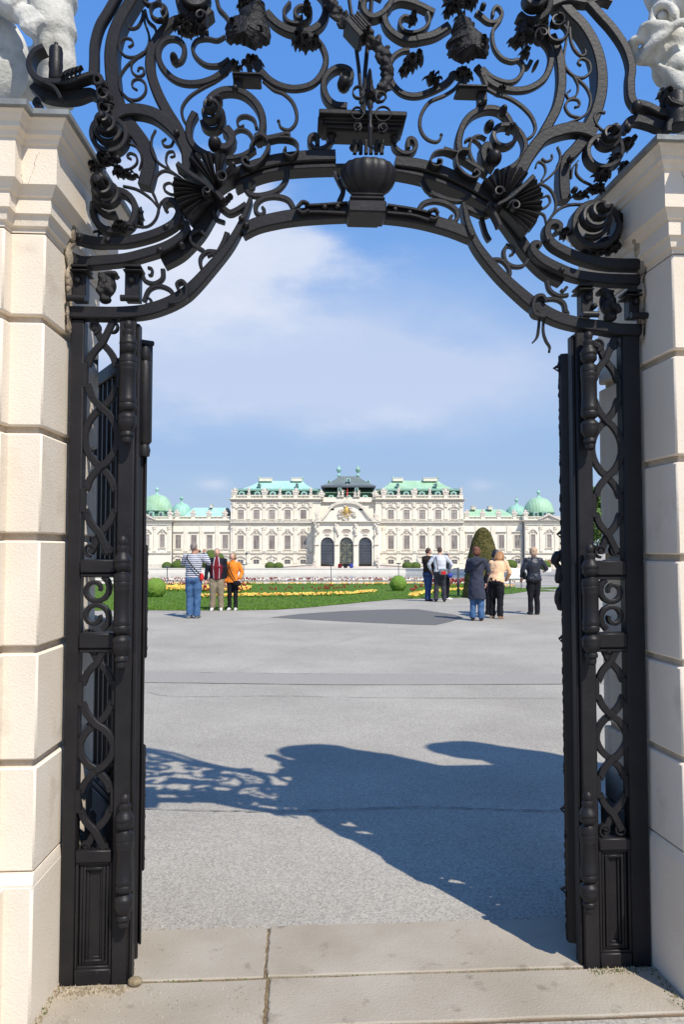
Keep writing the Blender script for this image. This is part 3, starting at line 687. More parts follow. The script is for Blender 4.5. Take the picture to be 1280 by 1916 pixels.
# --- ribs and bands (heavy bars, seen with their undersides)
ribs = [
 # outer rib left, out of frame it climbs to the crest
 ('p', [(168,148),(173,132),(174,110),(175,80),(184,46),(200,18),(222,-20),(262,-90),(300,-190),(330,-300),(390,-400),(480,-480),(560,-520)], 18, 14, dict(th=.05)),
 ('p', [(222,200),(212,172),(207,135),(205,95),(210,62),(222,30),(243,-5),(285,-70),(335,-160),(365,-260),(420,-350),(500,-420)], 27, 18, dict(th=.10, v0=.01)),
 ('F', [(560,-60),(640,50),(760,210),(825,330),(835,460),(790,650)], 140, None, dict(th=.09, v0=.012)),
 ('F', [(430,20),(500,-30),(600,-78),(740,-85),(900,-40),(1040,60),(1160,190),(1225,340),(1240,480),(1275,580)], 115, 130, dict(th=.075, v0=-.004)),
 ('p', [(345,30),(322,36),(300,58),(284,86),(279,112),(282,138),(294,172),(311,205),(332,240),(350,285),(358,325)], 16, 22, dict(th=.05, v0=.004)),
 ('p', [(1117,250),(1100,242),(1077,238),(1046,244),(1017,257),(991,290),(975,320),(962,350)], 23, 25, dict(th=.075, v0=-.004)),
 ('p', [(1035,62),(1046,88),(1052,120),(1053,157),(1045,197),(1025,236),(1003,274)], 17, 20, dict(th=.05, v0=.004)),
 ('p', [(1101,240),(1118,208),(1129,166),(1129,122),(1118,80),(1096,42),(1064,8),(1010,-60),(960,-150),(930,-260),(870,-360),(790,-420)], 24, 18, dict(th=.11, v0=.01)),
 ('J', [(620,300),(540,400),(450,500),(425,640),(425,780),(440,900)], 125, 115, dict(th=.09, v0=.012)),
 ('p', [(1196,200),(1184,180),(1182,150),(1184,122),(1173,86),(1149,50),(1122,20),(1080,-30),(1040,-100),(1005,-200),(975,-310),(910,-410),(830,-480),(740,-520)], 18, 14, dict(th=.05)),
 # band from the shells over the opening
 ('p', [(396,354),(420,336),(448,322),(480,309),(520,299),(570,293),(628,291)], 22, None, dict(th=.10, v0=-.01)),
 ('p', [(740,302),(790,309),(836,324),(874,342),(922,370),(940,384)], 21, None, dict(th=.10, v0=-.01)),
 ('p', [(440,345),(480,326),(520,316),(570,311),(640,309),(700,311),(740,317),(790,327),(836,343),(874,360),(915,385)], 8, None, dict(th=.11, v0=.0)),
 ('p', [(402,360),(396,378),(385,400),(370,425),(350,448),(330,466),(300,482)], 24, 22, dict(th=.09, v0=.03)),
 ('p', [(938,378),(950,398),(972,430),(1000,470),(1030,500),(1062,516)], 24, 20, dict(th=.09, v0=.03)),
 # lower arch: shoulder lobes and crown
 ('p', [(129,585),(180,586),(225,586),(270,582),(307,571),(337,556),(362,536),(395,500),(428,460),(449,424),(461,395),(469,372)], 22, 7, dict(th=.085, v0=-.015, wm=23)),
 ('p', [(1209,618),(1160,617),(1130,612),(1091,607),(1047,596),(1012,578),(980,554),(935,512),(895,463),(877,423),(870,395),(866,381)], 22, 7, dict(th=.085, v0=-.015, wm=23)),
 ('p', [(452,432),(480,418),(520,408),(560,402),(610,398),(655,396)], 23, 26, dict(th=.08, v0=-.006)),
 ('p', [(720,398),(760,403),(800,411),(845,424),(885,440)], 26, 22, dict(th=.08, v0=-.006)),
 ('p', [(412,384),(428,396),(442,392),(460,380)], 12, 10, dict(th=.05, v0=.0)), ('p', [(926,392),(908,400),(890,394),(872,386)], 12, 10, dict(th=.05, v0=.0)),
 ('p', [(400,478),(416,450),(424,430)], 8, 10, dict(th=.04, v0=.02)), ('p', [(905,405),(912,430),(920,445)], 9, 9, dict(th=.04, v0=.02)),
 # paired impost bands
 ('K', [(55,430),(180,480),(400,470),(600,450),(800,400),(1000,335),(1140,250),(1215,170),(1215,110),(1170,90),(1140,120)], 108, 34, dict(th=.075, v0=-.012, wm=98)),
 ('K', [(100,240),(300,285),(460,285),(640,278),(900,212),(1090,115),(1150,20),(1140,-50),(1100,-110),(1040,-120),(1000,-80),(1020,-40)], 95, 30, dict(th=.07, v0=-.02, wm=88)),
 ('L', [(1110,570),(800,560),(560,528),(400,470),(250,390),(172,310),(180,262),(222,255),(232,285)], 96, 28, dict(th=.075, v0=-.012, wm=84)),
 ('L', [(1080,440),(800,430),(600,390),(450,330),(340,265),(288,180),(300,110),(350,82),(398,105),(390,150),(362,160)], 95, 30, dict(th=.07, v0=-.02, wm=70)),
]
for r_ in ribs:
    r_[4]['th'] *= .78
    piece('band' if r_[0] in 'KLF' else 'rib', r_[0], r_[1], r_[2], r_[3], **r_[4])
# --- scrolls: heavier C and S curves
scr = [
 ('p', [(325,118),(338,112),(344,98),(342,82),(330,71),(312,71),(298,84),(295,104),(304,126),(322,144),(344,153),(372,153),(400,144),(422,128),(440,112)], 9, 15, {}),
 ('G', [(240,0),(290,-110),(420,-180),(590,-165),(720,-70),(795,60),(805,200),(760,340)], 80, None, dict(th=.05)),
 ('G', [(130,60),(80,160),(70,280),(120,390),(240,470),(420,515),(600,490),(730,410)], 80, 50, dict(th=.05, v0=-.01)),
 ('B', [(720,590),(780,690),(880,790),(1000,850),(1140,870),(1290,835),(1390,740),(1440,600),(1410,470),(1330,370),(1230,320),(1140,330)], 85, 55, {}),
 ('B', [(840,110),(950,220),(1090,290),(1250,300),(1380,230),(1440,110),(1430,-20),(1350,-120)], 95, 80, dict(th=.045)),
 ('B', [(1080,10),(1020,100),(1050,190),(1150,220),(1250,195),(1290,120),(1250,60),(1180,50),(1130,100),(1150,160),(1210,160)], 36, 40, dict(th=.04)),
 ('B', [(460,250),(470,200),(430,140),(370,70),(345,-30)], 34, 44, {}),
 ('B', [(430,350),(350,388),(250,372),(150,390),(105,470),(140,560),(240,635),(370,640),(470,580)], 26, 50, {}),
 ('C', [(480,1050),(350,1030),(265,940),(245,810),(300,710),(400,655),(500,680),(525,760),(470,810),(420,780),(430,720),(480,715)], 85, 30, dict(th=.06)),
 ('D', [(10,372),(180,330),(330,240)], 88, 95, dict(th=.045)),
 ('D', [(20,372),(-120,370),(-270,270),(-320,140),(-270,30),(-170,-20),(-50,-5),(60,40),(180,100)], 80, 70, dict(th=.045, v0=.004)),
 ('D', [(110,110),(130,200),(70,280),(-30,312),(-130,290),(-170,210),(-120,150),(-60,170),(-60,215)], 42, 30, dict(th=.04)),
 ('D', [(380,730),(300,820),(150,900),(0,945),(-140,920),(-240,820),(-270,690),(-240,570),(-150,500),(-70,490)], 80, 50, {}),
 ('p', [(893,122),(920,152),(952,165),(986,165),(1014,151),(1028,131),(1033,105),(1024,83),(1004,68)], 15, 13, {}),
 ('D', [(660,670),(760,760),(900,810),(1000,790),(1060,710),(1065,640),(1020,590),(950,600),(850,560),(775,450),(765,300),(840,190),(855,110),(810,55),(770,90),(765,150)], 50, 34, {}),
 ('D', [(600,110),(650,150),(720,205),(800,205),(850,150)], 75, 34, {}),
 ('D', [(1040,590),(1090,660),(1120,650),(1150,595)], 40, 50, {}),
 ('I', [(440,475),(425,330),(470,170),(560,60),(690,5),(810,10),(900,70),(950,160),(935,220)], 80, 55, dict(th=.055)),
 ('I', [(860,640),(990,570),(1070,470),(1090,350),(1030,230),(920,170),(810,200),(760,290),(780,390),(860,440),(940,410),(960,340),(920,285),(880,300)], 62, 34, dict(th=.06, rise=.10, rise_at=.4)),
 ('C', [(640,0),(650,90),(720,150),(810,130),(900,50),(930,-40)], 80, 60, dict(th=.06)),
 ('C', [(620,20),(650,-60),(740,-100),(830,-60)], 70, 50, dict(th=.06)),
 # scrolls between the two arches
 ('G', [(1050,620),(1040,720),(960,820),(820,870),(700,870),(640,810),(650,740),(710,740),(715,800),(680,815)], 58, 26, dict(wm=52)),
 ('G', [(1120,1010),(1060,920),(940,885),(820,900),(745,960),(740,1040),(790,1070),(825,1030),(800,990)], 58, 26, dict(wm=50)),
 ('I', [(50,720),(120,830),(250,895),(390,930),(480,915),(530,870)], 55, 40, {}),
 ('I', [(15,1040),(70,960),(180,930),(300,955),(395,1020),(410,1100),(370,1140),(335,1110),(360,1075)], 58, 28, dict(wm=52)),
 ('H', [(350,640),(400,740),(440,830),(400,940)], 45, 55, {}),
 ('H', [(1235,720),(1270,800),(1330,870)], 45, 45, {}),
 ('K', [(980,545),(975,640),(890,690),(800,660),(775,600)], 48, 40, {}), ('K', [(830,530),(870,545),(865,600),(835,605)], 28, 20, {}),
 ('K', [(1095,830),(1050,755),(940,715),(840,755),(790,870)], 48, 44, {}), ('K', [(810,900),(850,895),(865,860),(835,835)], 26, 22, {}),
 ('K', [(1150,790),(1130,720),(1180,690),(1225,740),(1225,830),(1160,890),(1060,900)], 30, 52, dict(th=.09, v0=-.03)),
 ('L', [(300,570),(325,650),(400,695),(480,690)], 40, 34, {}), ('L', [(470,620),(440,660),(420,640)], 26, 16, {}),
 ('L', [(460,840),(440,760),(370,725),(280,735),(250,790)], 44, 36, {}), ('L', [(440,860),(480,850),(460,815)], 26, 18, {}),
 ('L', [(270,760),(240,715),(180,730),(160,800),(180,870),(260,890)], 30, 46, dict(th=.09, v0=-.03)),
 ('p', [(952,456),(944,470),(948,488),(962,497),(980,496),(990,484)], 8, 7, {}), ('p', [(910,494),(923,485),(940,486),(952,498),(955,513),(946,526)], 8, 8, {}), ('p', [(950,458),(961,462),(963,472),(956,476)], 6, 4, {}),
 ('p', [(404,470),(386,470),(374,484),(378,504),(392,508)], 9, 6, {}), ('p', [(380,468),(360,455),(356,438),(372,430),(384,440)], 8, 5, {}), ('p', [(420,415),(404,408),(398,392)], 7, 9, {}),
 ('p', [(387,478),(398,474),(404,482)], 6, 4, {}),
 # acanthus curls on the band
 ('G', [(735,350),(790,330),(860,380),(860,480),(790,590),(700,650),(630,630),(610,580),(650,560),(670,600)], 50, 28, dict(th=.05, v0=-.05)),
 ('G', [(870,395),(980,375),(1100,390),(1160,450),(1140,530),(1080,560),(1020,520),(1040,470)], 22, 20, dict(th=.05, v0=-.06)),
 ('G', [(690,400),(710,320),(660,240),(590,215),(530,240),(515,310),(545,335)], 44, 14, dict(th=.03)),
 ('G', [(745,200),(720,120),(650,80),(580,90),(550,140),(575,190),(620,175)], 34, 14, dict(th=.03)),
 ('I', [(500,485),(430,480),(375,530),(390,640),(460,720),(550,760),(605,720),(570,680),(545,710)], 38, 24, dict(th=.05, v0=-.05)),
 ('I', [(380,520),(260,500),(160,520),(115,590),(150,650),(215,645),(225,600),(185,590)], 22, 18, dict(th=.05, v0=-.06)),
 ('I', [(640,620),(560,520),(530,410),(560,310),(630,280),(700,310)], 40, 20, dict(th=.03)),
 ('I', [(490,330),(540,305),(600,330),(645,390),(625,440)], 24, 16, dict(th=.03)),
 ('p', [(480,268),(497,262),(515,258),(537,253),(541,256)], 9, 7, dict(th=.07, v0=-.02)),
 ('p', [(829,281),(848,288),(870,302),(912,328)], 9, 9, dict(th=.07, v0=-.02)),
]
for t, pts, a, b, k in scr:
    k = dict(k); k.setdefault('th', .026); k['th'] = min(k['th'], .05); piece('scroll', t, pts, a*.92, (b or a)*.92, **k)
# --- thin tendrils
ten = [
 ('A', [(790,90),(795,200),(838,330),(835,430),(780,520),(690,575),(610,650),(550,750),(545,860),(600,950),(680,1010),(745,1050)], 26),
 ('A', [(790,500),(700,550),(600,540),(545,470),(550,400),(600,362),(660,375),(678,420),(640,450)], 24),
 ('A', [(720,560),(665,620),(670,700),(730,745),(785,720),(780,665),(740,660),(728,690)], 22),
 ('A', [(560,900),(640,970),(730,975),(800,910),(800,820),(740,770),(680,790),(670,845),(715,880)], 24),
 ('A', [(780,90),(765,180),(720,250),(650,265),(620,215)], 26), ('A', [(800,80),(830,190),(900,260),(910,330)], 30),
 ('B', [(345,1240),(0,0)], 0) if False else ('p', [(352,237),(341,218),(340,198),(354,178),(378,162),(402,150),(425,135)], 6),
 ('p', [(492,148),(512,165),(530,172),(547,188),(555,210),(553,228),(541,240),(526,236),(521,224)], 7),
 ('p', [(866,145),(852,163),(832,176),(808,186),(794,202),(787,222),(789,242),(800,257),(816,263),(825,258),(827,250)], 7),
 ('p', [(905,158),(930,172),(956,181),(980,197),(997,216),(1004,236),(999,250),(987,259)], 8),
 ('E', [(300,170),(285,330),(262,480),(290,580),(380,660),(460,740),(495,840),(470,940),(400,1000),(300,1040),(245,1090)], 22),
 ('E', [(315,220),(320,310),(350,400),(410,460),(450,445),(440,400)], 24), ('E', [(350,640),(430,650),(490,600),(480,520),(420,485),(385,515),(405,545)], 22),
 ('E', [(350,640),(385,720),(370,800),(310,830),(285,790),(315,762)], 18), ('E', [(410,995),(320,970),(275,900),(310,840),(380,840),(400,885),(360,905)], 22),
 ('F', [(905,110),(865,200),(870,320),(930,430),(1040,505),(1190,610)], 24), ('F', [(1085,215),(1060,265),(1000,270),(972,225),(1005,200)], 24), ('F', [(1050,510),(1010,430),(1025,340),(1080,325),(1095,365),(1060,380)], 22),
 ('F', [(1180,610),(1080,540),(980,520),(900,590),(868,700),(905,800),(935,900),(900,1010),(820,1075),(700,1075)], 30), ('F', [(580,670),(720,705),(850,790),(925,880)], 26),
 ('F', [(1150,745),(1070,755),(1000,715),(995,660),(1045,638),(1092,670)], 24), ('F', [(935,900),(960,840),(1020,795),(1090,815),(1135,860)], 26), ('F', [(1150,620),(1180,680),(1135,745)], 20),
 ('F', [(640,245),(730,290),(765,400),(740,510)], 22), ('F', [(660,400),(620,375),(650,340),(710,370),(715,440),(650,495),(540,510)], 22),
 ('J', [(350,385),(380,480),(345,600),(240,710),(100,790)], 24), ('J', [(190,500),(240,530),(295,505),(290,460)], 22), ('J', [(190,720),(230,640),(215,565),(155,535),(130,595)], 22),
 ('J', [(110,785),(190,760),(280,815),(330,920),(325,1020),(250,1140),(215,1260)], 26), ('J', [(120,1000),(210,1000),(275,940),(255,875),(190,895)], 22), ('J', [(640,960),(470,965),(350,1020),(260,1140),(230,1250)], 28),
 ('J', [(140,1035),(215,1070),(240,1170)], 22), ('J', [(250,1180),(310,1160),(362,1190),(325,1250)], 32), ('J', [(490,700),(500,600),(560,520)], 20), ('J', [(545,560),(540,650),(600,720),(700,770)], 22),
 ('E', [(620,950),(560,945),(525,990),(560,1070),(640,1130)], 24), ('E', [(650,1100),(630,1150),(590,1160)], 22),
 ('p', [(1012,590),(1010,615),(1007,630),(999,640)], 5), ('p', [(1020,590),(1019,618),(1024,636),(1031,648),(1030,657)], 5),
 ('p', [(1128,216),(1140,222),(1160,226),(1180,232)], 0.01),
]
for t, pts, a in ten:
    if a < 1: continue
    s = TL[t][2]; mb = MB(); line = loc(t, pts); bar(mb, line, a*s*.8, a*s*.55, th=.016, v0=.006, wm=a*s*1.0)
    e = P(*line[-1]); 
    if len(pts) > 4: mb.ell((e[0], .012, e[1]), (a*s*MPP*.5, .009, a*s*MPP*.5), 8, 6)
    mb.build('tendril', IR, gate)
# --- corkscrew volutes standing out towards the front
def volute(x, y, rad, w, turns, sgn, rise, start, v0=0, end=.25, th=.055, knob=True, wend=None):
    pts = []; k = int(turns*14)
    for i in range(k+1):
        t = i/k; r = rad*(1-(1-end)*t); q = R(start) + sgn*t*turns*2*math.pi; pts.append((x + r*math.cos(q), y + r*math.sin(q)))
    mb = MB(); bar(mb, pts, w, wend or w*.6, th=th, v0=v0, rise=rise, rise_at=0, n=2)
    u, z = P(x, y)
    if knob: mb.lathe([(0,-.012),(rad*end*.55*MPP,-.01),(rad*end*.7*MPP,.0),(rad*end*.6*MPP,.05),(rad*end*.5*MPP,.12)], (u, v0-rise, z), 12, 'y')
    return mb.build('volute', IR, gate)
volute(213, 396, 42, 12, 1.0, 1, .03, 200, 0, .9, .06, False, 12)
volute(205, 378, 27, 8, 2.6, 1, .17, 60, -.02, .42, .05)
volute(205, 258, 34, 9, 1.1, 1, .04, 200, -.01, .85, .06, False, 9)
volute(203, 250, 24, 8, 2.2, 1, .10, 0, -.03, .35, .05)
volute(400, 226, 22, 9, 2.4, -1, .13, 180, -.01, .40, .05)
volute(1116, 422, 44, 12, 1.0, -1, .03, 0, 0, .9, .07, False, 12)
volute(1108, 416, 31, 8, 2.4, -1, .13, 120, -.02, .35, .05)
volute(1129, 288, 33, 9, 1.1, -1, .04, -20, -.01, .85, .06, False, 9)
volute(1133, 268, 20, 7, 1.9, -1, .08, 180, -.04, .35, .04)
volute(365, 2, 34, 15, 1.5, 1, .06, 30, -.01, .5, .07, False, 11)
volute(1000, 10, 32, 13, 1.6, -1, .08, 150, -.01, .35, .06, True, 9)
volute(284, 2, 16, 4, 1.0, 1, .02, 0, -.03, .95, .03, False, 4)
volute(298, 32, 17, 5, 1.3, 1, .03, -60, -.03, .6, .03, False, 4)
volute(378, 44, 12, 5, 1.5, -1, .03, 90, -.04, .3, .03, False, 3)
volute(1040, 50, 13, 4, 1.3, -1, .03, 0, -.03, .6, .03, False, 3)
volute(1041, 68, 20, 5, 1.0, -1, .02, 0, -.02, .8, .03, False, 4)
volute(1007, 78, 12, 4, 1.4, 1, .04, 90, -.04, .4, .03, False, 3)
volute(667, 199, 11, 2.2, 1.1, 1, .01, 0, -.10, .8, .02, False, 2)
volute(708, 208, 10, 2.0, 1.1, -1, .01, 0, -.10, .8, .02, False, 2)
volute(665, 238, 11, 1.6, 1.0, 1, .01, 0, -.10, .9, .015, False, 1.6)
volute(712, 240, 15, 1.6, 1.0, -1, .01, 0, -.10, .9, .015, False, 1.6)
volute(665, 262, 8, 2.2, 1.4, 1, .01, -60, -.10, .5, .02, False, 1.8)
volute(712, 264, 9, 2.4, 1.4, -1, .01, 240, -.10, .5, .02, False, 1.8)
# leafy masses: rumpled iron foliage
def foliage(name, lumps, seed, vx=0, amp=.012):
    """curled iron leaves bursting from a small core"""
    mb = MB(); rnd = random.Random(seed); mb.cur = 0
    for x, y, rx, ry, v in lumps:
        u, z = P(x, y); A, B = rx*MPP, ry*MPP; mb.ell((u, v+.012, z), (A*.62, .026, B*.62), 10, 7); n = 8 if rx*ry > 150 else 6; q0 = rnd.uniform(0, 6.28)
        for ring, (k, vv) in enumerate(((1.0, .012), (.62, -.012))):
            for i in range(n - 2*ring):
                q = q0 + 6.283*(i + .5*ring)/(n - 2*ring) + rnd.uniform(-.2, .2); dx, dz = math.cos(q), math.sin(q); L_ = k*rnd.uniform(.8, 1.02); w = min(A, B)*.80*rnd.uniform(.85, 1.15); c = rnd.uniform(-.3, .9)
                rg = []
                for t, wf, lift in ((.1,.5,-.004),(.35,.85,-.014),(.6,1.0,-.022),(.8,.88,-.020),(.95,.55,-.010),(1.03,.22,.002)):
                    bend = c*(t*t)*.35; px_, pz_ = u + A*L_*t*(dx - dz*bend), z + B*L_*t*(dz + dx*bend); nx, nz = -dz*w*wf*.5, dx*w*wf*.5; vy = v + vv + lift*(1 + .4*ring)
                    rg.append([(px_-nx, vy+.005, pz_-nz), (px_, vy-.006, pz_), (px_+nx, vy+.005, pz_+nz), (px_+nx*.8, vy+.010, pz_+nz*.8), (px_, vy+.002, pz_), (px_-nx*.8, vy+.010, pz_-nz*.8)])
                mb.rings(rg)
    return mb.build(name, M['iron_rough'], gate, smooth=True)
foliage('foliage', [(360,36,30,20,.02),(376,52,16,18,.0),(350,55,24,12,.01),(340,40,22,14,.02)], 1)
foliage('foliage', [(990,52,26,26,.02),(968,78,18,14,.0),(1010,62,22,16,.01),(1020,30,16,22,.03),(984,98,12,9,.01)], 2)
foliage('foliage', [(574,24,11,11,-.02)], 3); foliage('foliage', [(571,88,18,16,-.02),(555,82,12,16,-.02),(590,84,12,10,-.01)], 4)
foliage('foliage', [(771,42,10,11,-.02)], 5); foliage('foliage', [(768,124,16,18,-.02),(782,112,12,14,-.01),(755,136,12,10,-.01)], 6)
foliage('foliage', [(470,6,30,9,.0),(452,14,12,8,.0)], 7, amp=.015); foliage('foliage', [(850,14,26,14,-.01),(880,8,16,14,-.01),(862,36,14,8,.0),(838,24,12,8,.0)], 8)
foliage('foliage', [(470,108,26,10,.03),(440,118,14,8,.03)], 9); foliage('foliage', [(868,132,26,12,.03),(940,164,14,7,.03)], 10)
foliage('foliage', [(195,300,24,14,.0),(180,318,20,9,-.02),(222,318,18,10,.02),(240,322,18,6,.03)], 11); foliage('foliage', [(1128,330,22,12,.0),(1150,300,14,14,.0),(1120,350,20,10,.02),(1092,360,20,6,.03)], 12)
foliage('foliage', [(230,428,22,12,-.02),(196,428,26,8,.03),(258,398,9,22,.04)], 13); foliage('foliage', [(1150,450,26,22,.05),(1120,468,32,8,.03),(1060,432,10,14,.03),(1165,405,16,40,.07)], 14)
foliage('foliage', [(196,190,16,22,.0),(192,160,10,12,.0),(200,214,14,10,.0)], 15); foliage('foliage', [(1168,272,14,16,.0),(1182,266,8,12,.0),(1176,305,10,18,.05)], 16)
foliage('foliage', [(560,80,6,5,-.04)], 17, amp=.009); foliage('foliage', [(810,146,20,6,.0),(816,158,8,8,.0),(806,152,8,6,.0)], 18, amp=.009)
# knobs of the inner volutes
for x, y, r_, v in ((403,275,13,-.02),(922,301,15,-.02),(643,164,13,-.02),(326,112,8,.0),(1002,124,4,0),(1208,0,1,0),(914,240,9,-.01),(410,196,8,-.02),(937,217,8,-.03),(1157,305,5,.02)):
    if r_ < 3: continue
    u, z = P(x, y); mb = MB(); mb.ell((u, v, z), (r_*MPP, .045, r_*MPP), 14, 9); mb.build('knob', IR, gate)
mb = MB(); bar(mb, loc('G', [(440,240),(490,300),(500,370),(440,430),(350,410)]), 17, 13, th=.07, v0=-.03); mb.build('scroll', IR, gate)
mb = MB(); bar(mb, loc('I', [(760,440),(700,400),(660,460),(690,560),(780,590)]), 15, 13, th=.07, v0=-.02); mb.build('scroll', IR, gate)
# --- acanthus leaves with lobed edges and a midrib
def leaf(outline, spine, v0, bulge, seed, holes=()):
    rnd = random.Random(seed); mb = MB(); n = len(outline)
    o = [P(x, y) for x, y in outline]; sp = [P(x, y) for x, y in spine]
    def near(p):
        best = None
        for i in range(len(sp)-1):
            a = Vector(sp[i]); b = Vector(sp[i+1]); q = Vector(p); t = max(0, min(1, (q-a).dot(b-a)/(b-a).length_squared)); c = a.lerp(b, t)
            if best is None or (c-q).length < best[0]: best = ((c-q).length, c)
        return best[1]
    rg = []
    K = (1.0, .93, .78, .6, .4, .18, .05)
    for j, k in enumerate(K):
        ring = []
        for i, p in enumerate(o):
            c = near(p); q = c.lerp(Vector(p), k); w = math.sin(i*2.4)*.005*(k) + rnd.uniform(-.002, .002)
            ring.append((q.x, v0 - bulge*(1-k*k) + w + (.012*(k > .95)) - (.006 if j == 6 else 0), q.y))
        rg.append(ring)
    back = [[(a[0], a[1] + .014, a[2]) for a in r] for r in rg]
    vs = [p for r in rg for p in r]; fs = []
    for j in range(len(K)-1):
        for i in range(n): fs.append((j*n+i, j*n+(i+1)%n, (j+1)*n+(i+1)%n, (j+1)*n+i))
    m = len(vs); vs += [p for p in back[0]]
    for i in range(n): fs.append((i, m+i, m+(i+1)%n, (i+1)%n))
    fs.append(tuple(m+i for i in range(n))); fs.append(tuple((len(K)-1)*n+i for i in range(n)))
    mb.add(vs, fs)
    for x, y, r_ in holes:
        u, z = P(x, y); mb.lathe([(r_*MPP*1.5,.02),(r_*MPP*1.45,-.004),(r_*MPP*1.15,-.012),(r_*MPP*.9,-.006),(r_*MPP*.8,.01)], (u, v0-bulge*.55, z), 10, 'y')
    return mb.build('acanthus_leaf', M['iron_rough'], gate)
def lobed(pts, k=3, amp=2.0, seed=1):
    rnd = random.Random(seed); out = []
    L_ = crom([Vector((x, y, 0)) for x, y in pts], k, closed=True); n = len(L_)
    for i, p in enumerate(L_):
        t = (L_[(i+1) % n] - L_[i-1]).normalized(); out.append((p.x + t.y*amp*(1 if i % 2 else -1)*rnd.uniform(.4, 1), p.y - t.x*amp*(1 if i % 2 else -1)*rnd.uniform(.4, 1)))
    return out
lB = loc('B', [(740,130),(800,145),(850,230),(855,330),(890,400),(880,500),(820,520),(740,560),(640,520),(560,500),(470,500),(450,420),(450,330),(520,275),(580,260),(590,200),(650,175)])
leaf(lobed(lB, 3, 1.6, 1), loc('B', [(770,150),(700,330),(640,480)]), -.06, .035, 1, [(437,65,4),(487,80,5),(473,90,5),(443,81,4)])
lD = loc('D', [(370,290),(470,290),(530,320),(570,400),(640,440),(690,490),(690,580),(670,640),(570,640),(500,680),(410,690),(350,650),(290,620),(300,560),(270,520),(310,470),(340,430),(325,380)])
leaf(lobed(lD, 3, 1.6, 2), loc('D', [(410,300),(470,460),(510,600)]), -.06, .035, 2, [(851,104,5),(865,112,5),(896,108,5),(897,95,4)])
leaf(lobed(loc('C', [(650,1050),(655,930),(665,830),(690,800),(715,880),(722,960),(740,1040)]), 2, .6, 3), loc('C', [(690,830),(690,1040)]), -.07, .02, 3)
# --- fluted shells where the bands meet
def shell(cx, cy, tips, w, seed):
    mb = MB()
    for i, (x, y) in enumerate(tips):
        L_ = math.hypot(x-cx, y-cy); a = math.atan2(y-cy, x-cx); hw = w[i]
        rg = []
        for t in (0.0, .25, .5, .75, .93, 1.0):
            ww = 1.2 + (hw-1.2)*t**1.15; q = []
            ox, oy = cx + math.cos(a)*L_*t, cy + math.sin(a)*L_*t; nx, ny = -math.sin(a), math.cos(a); lift = -.03 - .028*math.sin(min(t,1)*2.0) + .004*(i % 2)
            for s_, d in ((-1, .02), (-.98, .0), (-.55, -.010), (0, .006), (.55, -.010), (.98, .0), (1, .02)):
                u, z = P(ox + nx*ww*s_, oy + ny*ww*s_); q.append((u, lift + d*(.4+.6*t), z))
            for s_ in (1, -1):
                u, z = P(ox + nx*ww*s_, oy + ny*ww*s_); q.append((u, .03, z))
            rg.append(q)
        mb.rings(rg)
    return mb.build('shell', IR, gate)
shell(408, 362, [(364,305),(388,299),(413,302),(441,324)], [10,10,11,12], 1)
shell(402, 366, [(328,350),(328,370),(336,392),(352,414)], [7.5,9,10,11], 2)
shell(935, 386, [(907,344),(930,328),(952,326),(974,330),(999,355)], [10,10,9.5,10,9.5], 3)
shell(938, 394, [(1006,370),(1007,394),(999,420),(986,437)], [8.5,9,11,12], 4)
mb = MB(); bar(mb, [(336,322),(362,342),(392,362),(414,384)], 9, 6, th=.08, v0=-.075); bar(mb, [(408,375),(420,389)], 8, 9, th=.07, v0=-.08)
for k in range(3):
    u, z = P(424 + k*4.5, 391 - k*5); mb.ell((u, -.06, z), (.012, .03, .008), 8, 6)
mb.build('clasp', IR, gate)
mb = MB(); bar(mb, [(990,345),(965,368),(940,388),(916,400)], 9, 6, th=.08, v0=-.075); bar(mb, [(910,392),(925,420),(930,432)], 8, 9, th=.05, v0=-.06); mb.build('clasp', IR, gate)
for args in ((418,352,12,4,1.2,1,.02,200,-.09,.4),(392,378,9,4,1.2,1,.02,90,-.09,.4),(924,378,10,4,1.2,-1,.02,0,-.09,.4),(952,403,10,4,1.2,1,.02,200,-.09,.4),(912,396,8,3.5,1.2,1,.02,0,-.05,.4)):
    volute(*args[:9], end=args[9], th=.04, knob=False)
# --- centre: entablature, brackets, rods, garland, urn
mb = MB()
for x0,y0,x1,y1,v0 in ((597,205,762,214,-.10),(600,213,760,216,-.08),(595,217,606,228,-.07),(606,216,757,224,-.075),(606,224,757,231,-.065),(603,231,752,238,-.05),(612,234,748,240,-.055),(612,240,746,247,-.04)):
    boxpx(mb, x0, y0, x1, y1, v0, .07 + v0*.2, .003)
mb.build('entablature', IR, gate)
for xa, xb, y0 in ((611,631,240),(727,747,240)):
    mb = MB(); u, z = P((xa+xb)/2, y0+8); w = (xb-xa)*MPP/2
    mb.lathe([(w*.9,.02),(w*1.05,.016),(w*1.05,.006),(w*.8,.0),(w*.95,-.012),(w*.9,-.024),(w*.6,-.03),(w*.55,-.045)], (u, 0, z), 14); mb.build('bracket_cap', IR, gate)
piece('scroll', 'H', [(330,290),(310,350),(240,400),(160,405),(105,350),(110,290),(155,268),(180,300),(182,370)], 40, 46, th=.045); piece('scroll', 'H', [(940,320),(960,390),(1030,445),(1110,450),(1165,400),(1160,335),(1120,305),(1090,330),(1092,400)], 40, 46, th=.045)
def rod(pts, w):
    a = [P(*p) for p in pts]; mb = MB(); mb.tube([(u, .02, z) for u, z in a], [w*MPP*.5]*len(a), 8); return mb.build('rod', IR, gate)
rod([(648,-60),(655,0),(662,45),(672,120),(680,205)], 7.5); rod([(699,-60),(695,10),(690,65),(684,130),(682,205)], 8.5)
g = loc('C', [(230,-110),(280,0),(330,130),(430,260),(560,370),(700,450),(820,570),(868,720),(850,870),(770,980),(650,1050)]); mb = MB()
line = crom([Vector((*P(x, y), 0)) for x, y in g], 5); ps = [(p.x, -.03, p.y) for p in line]
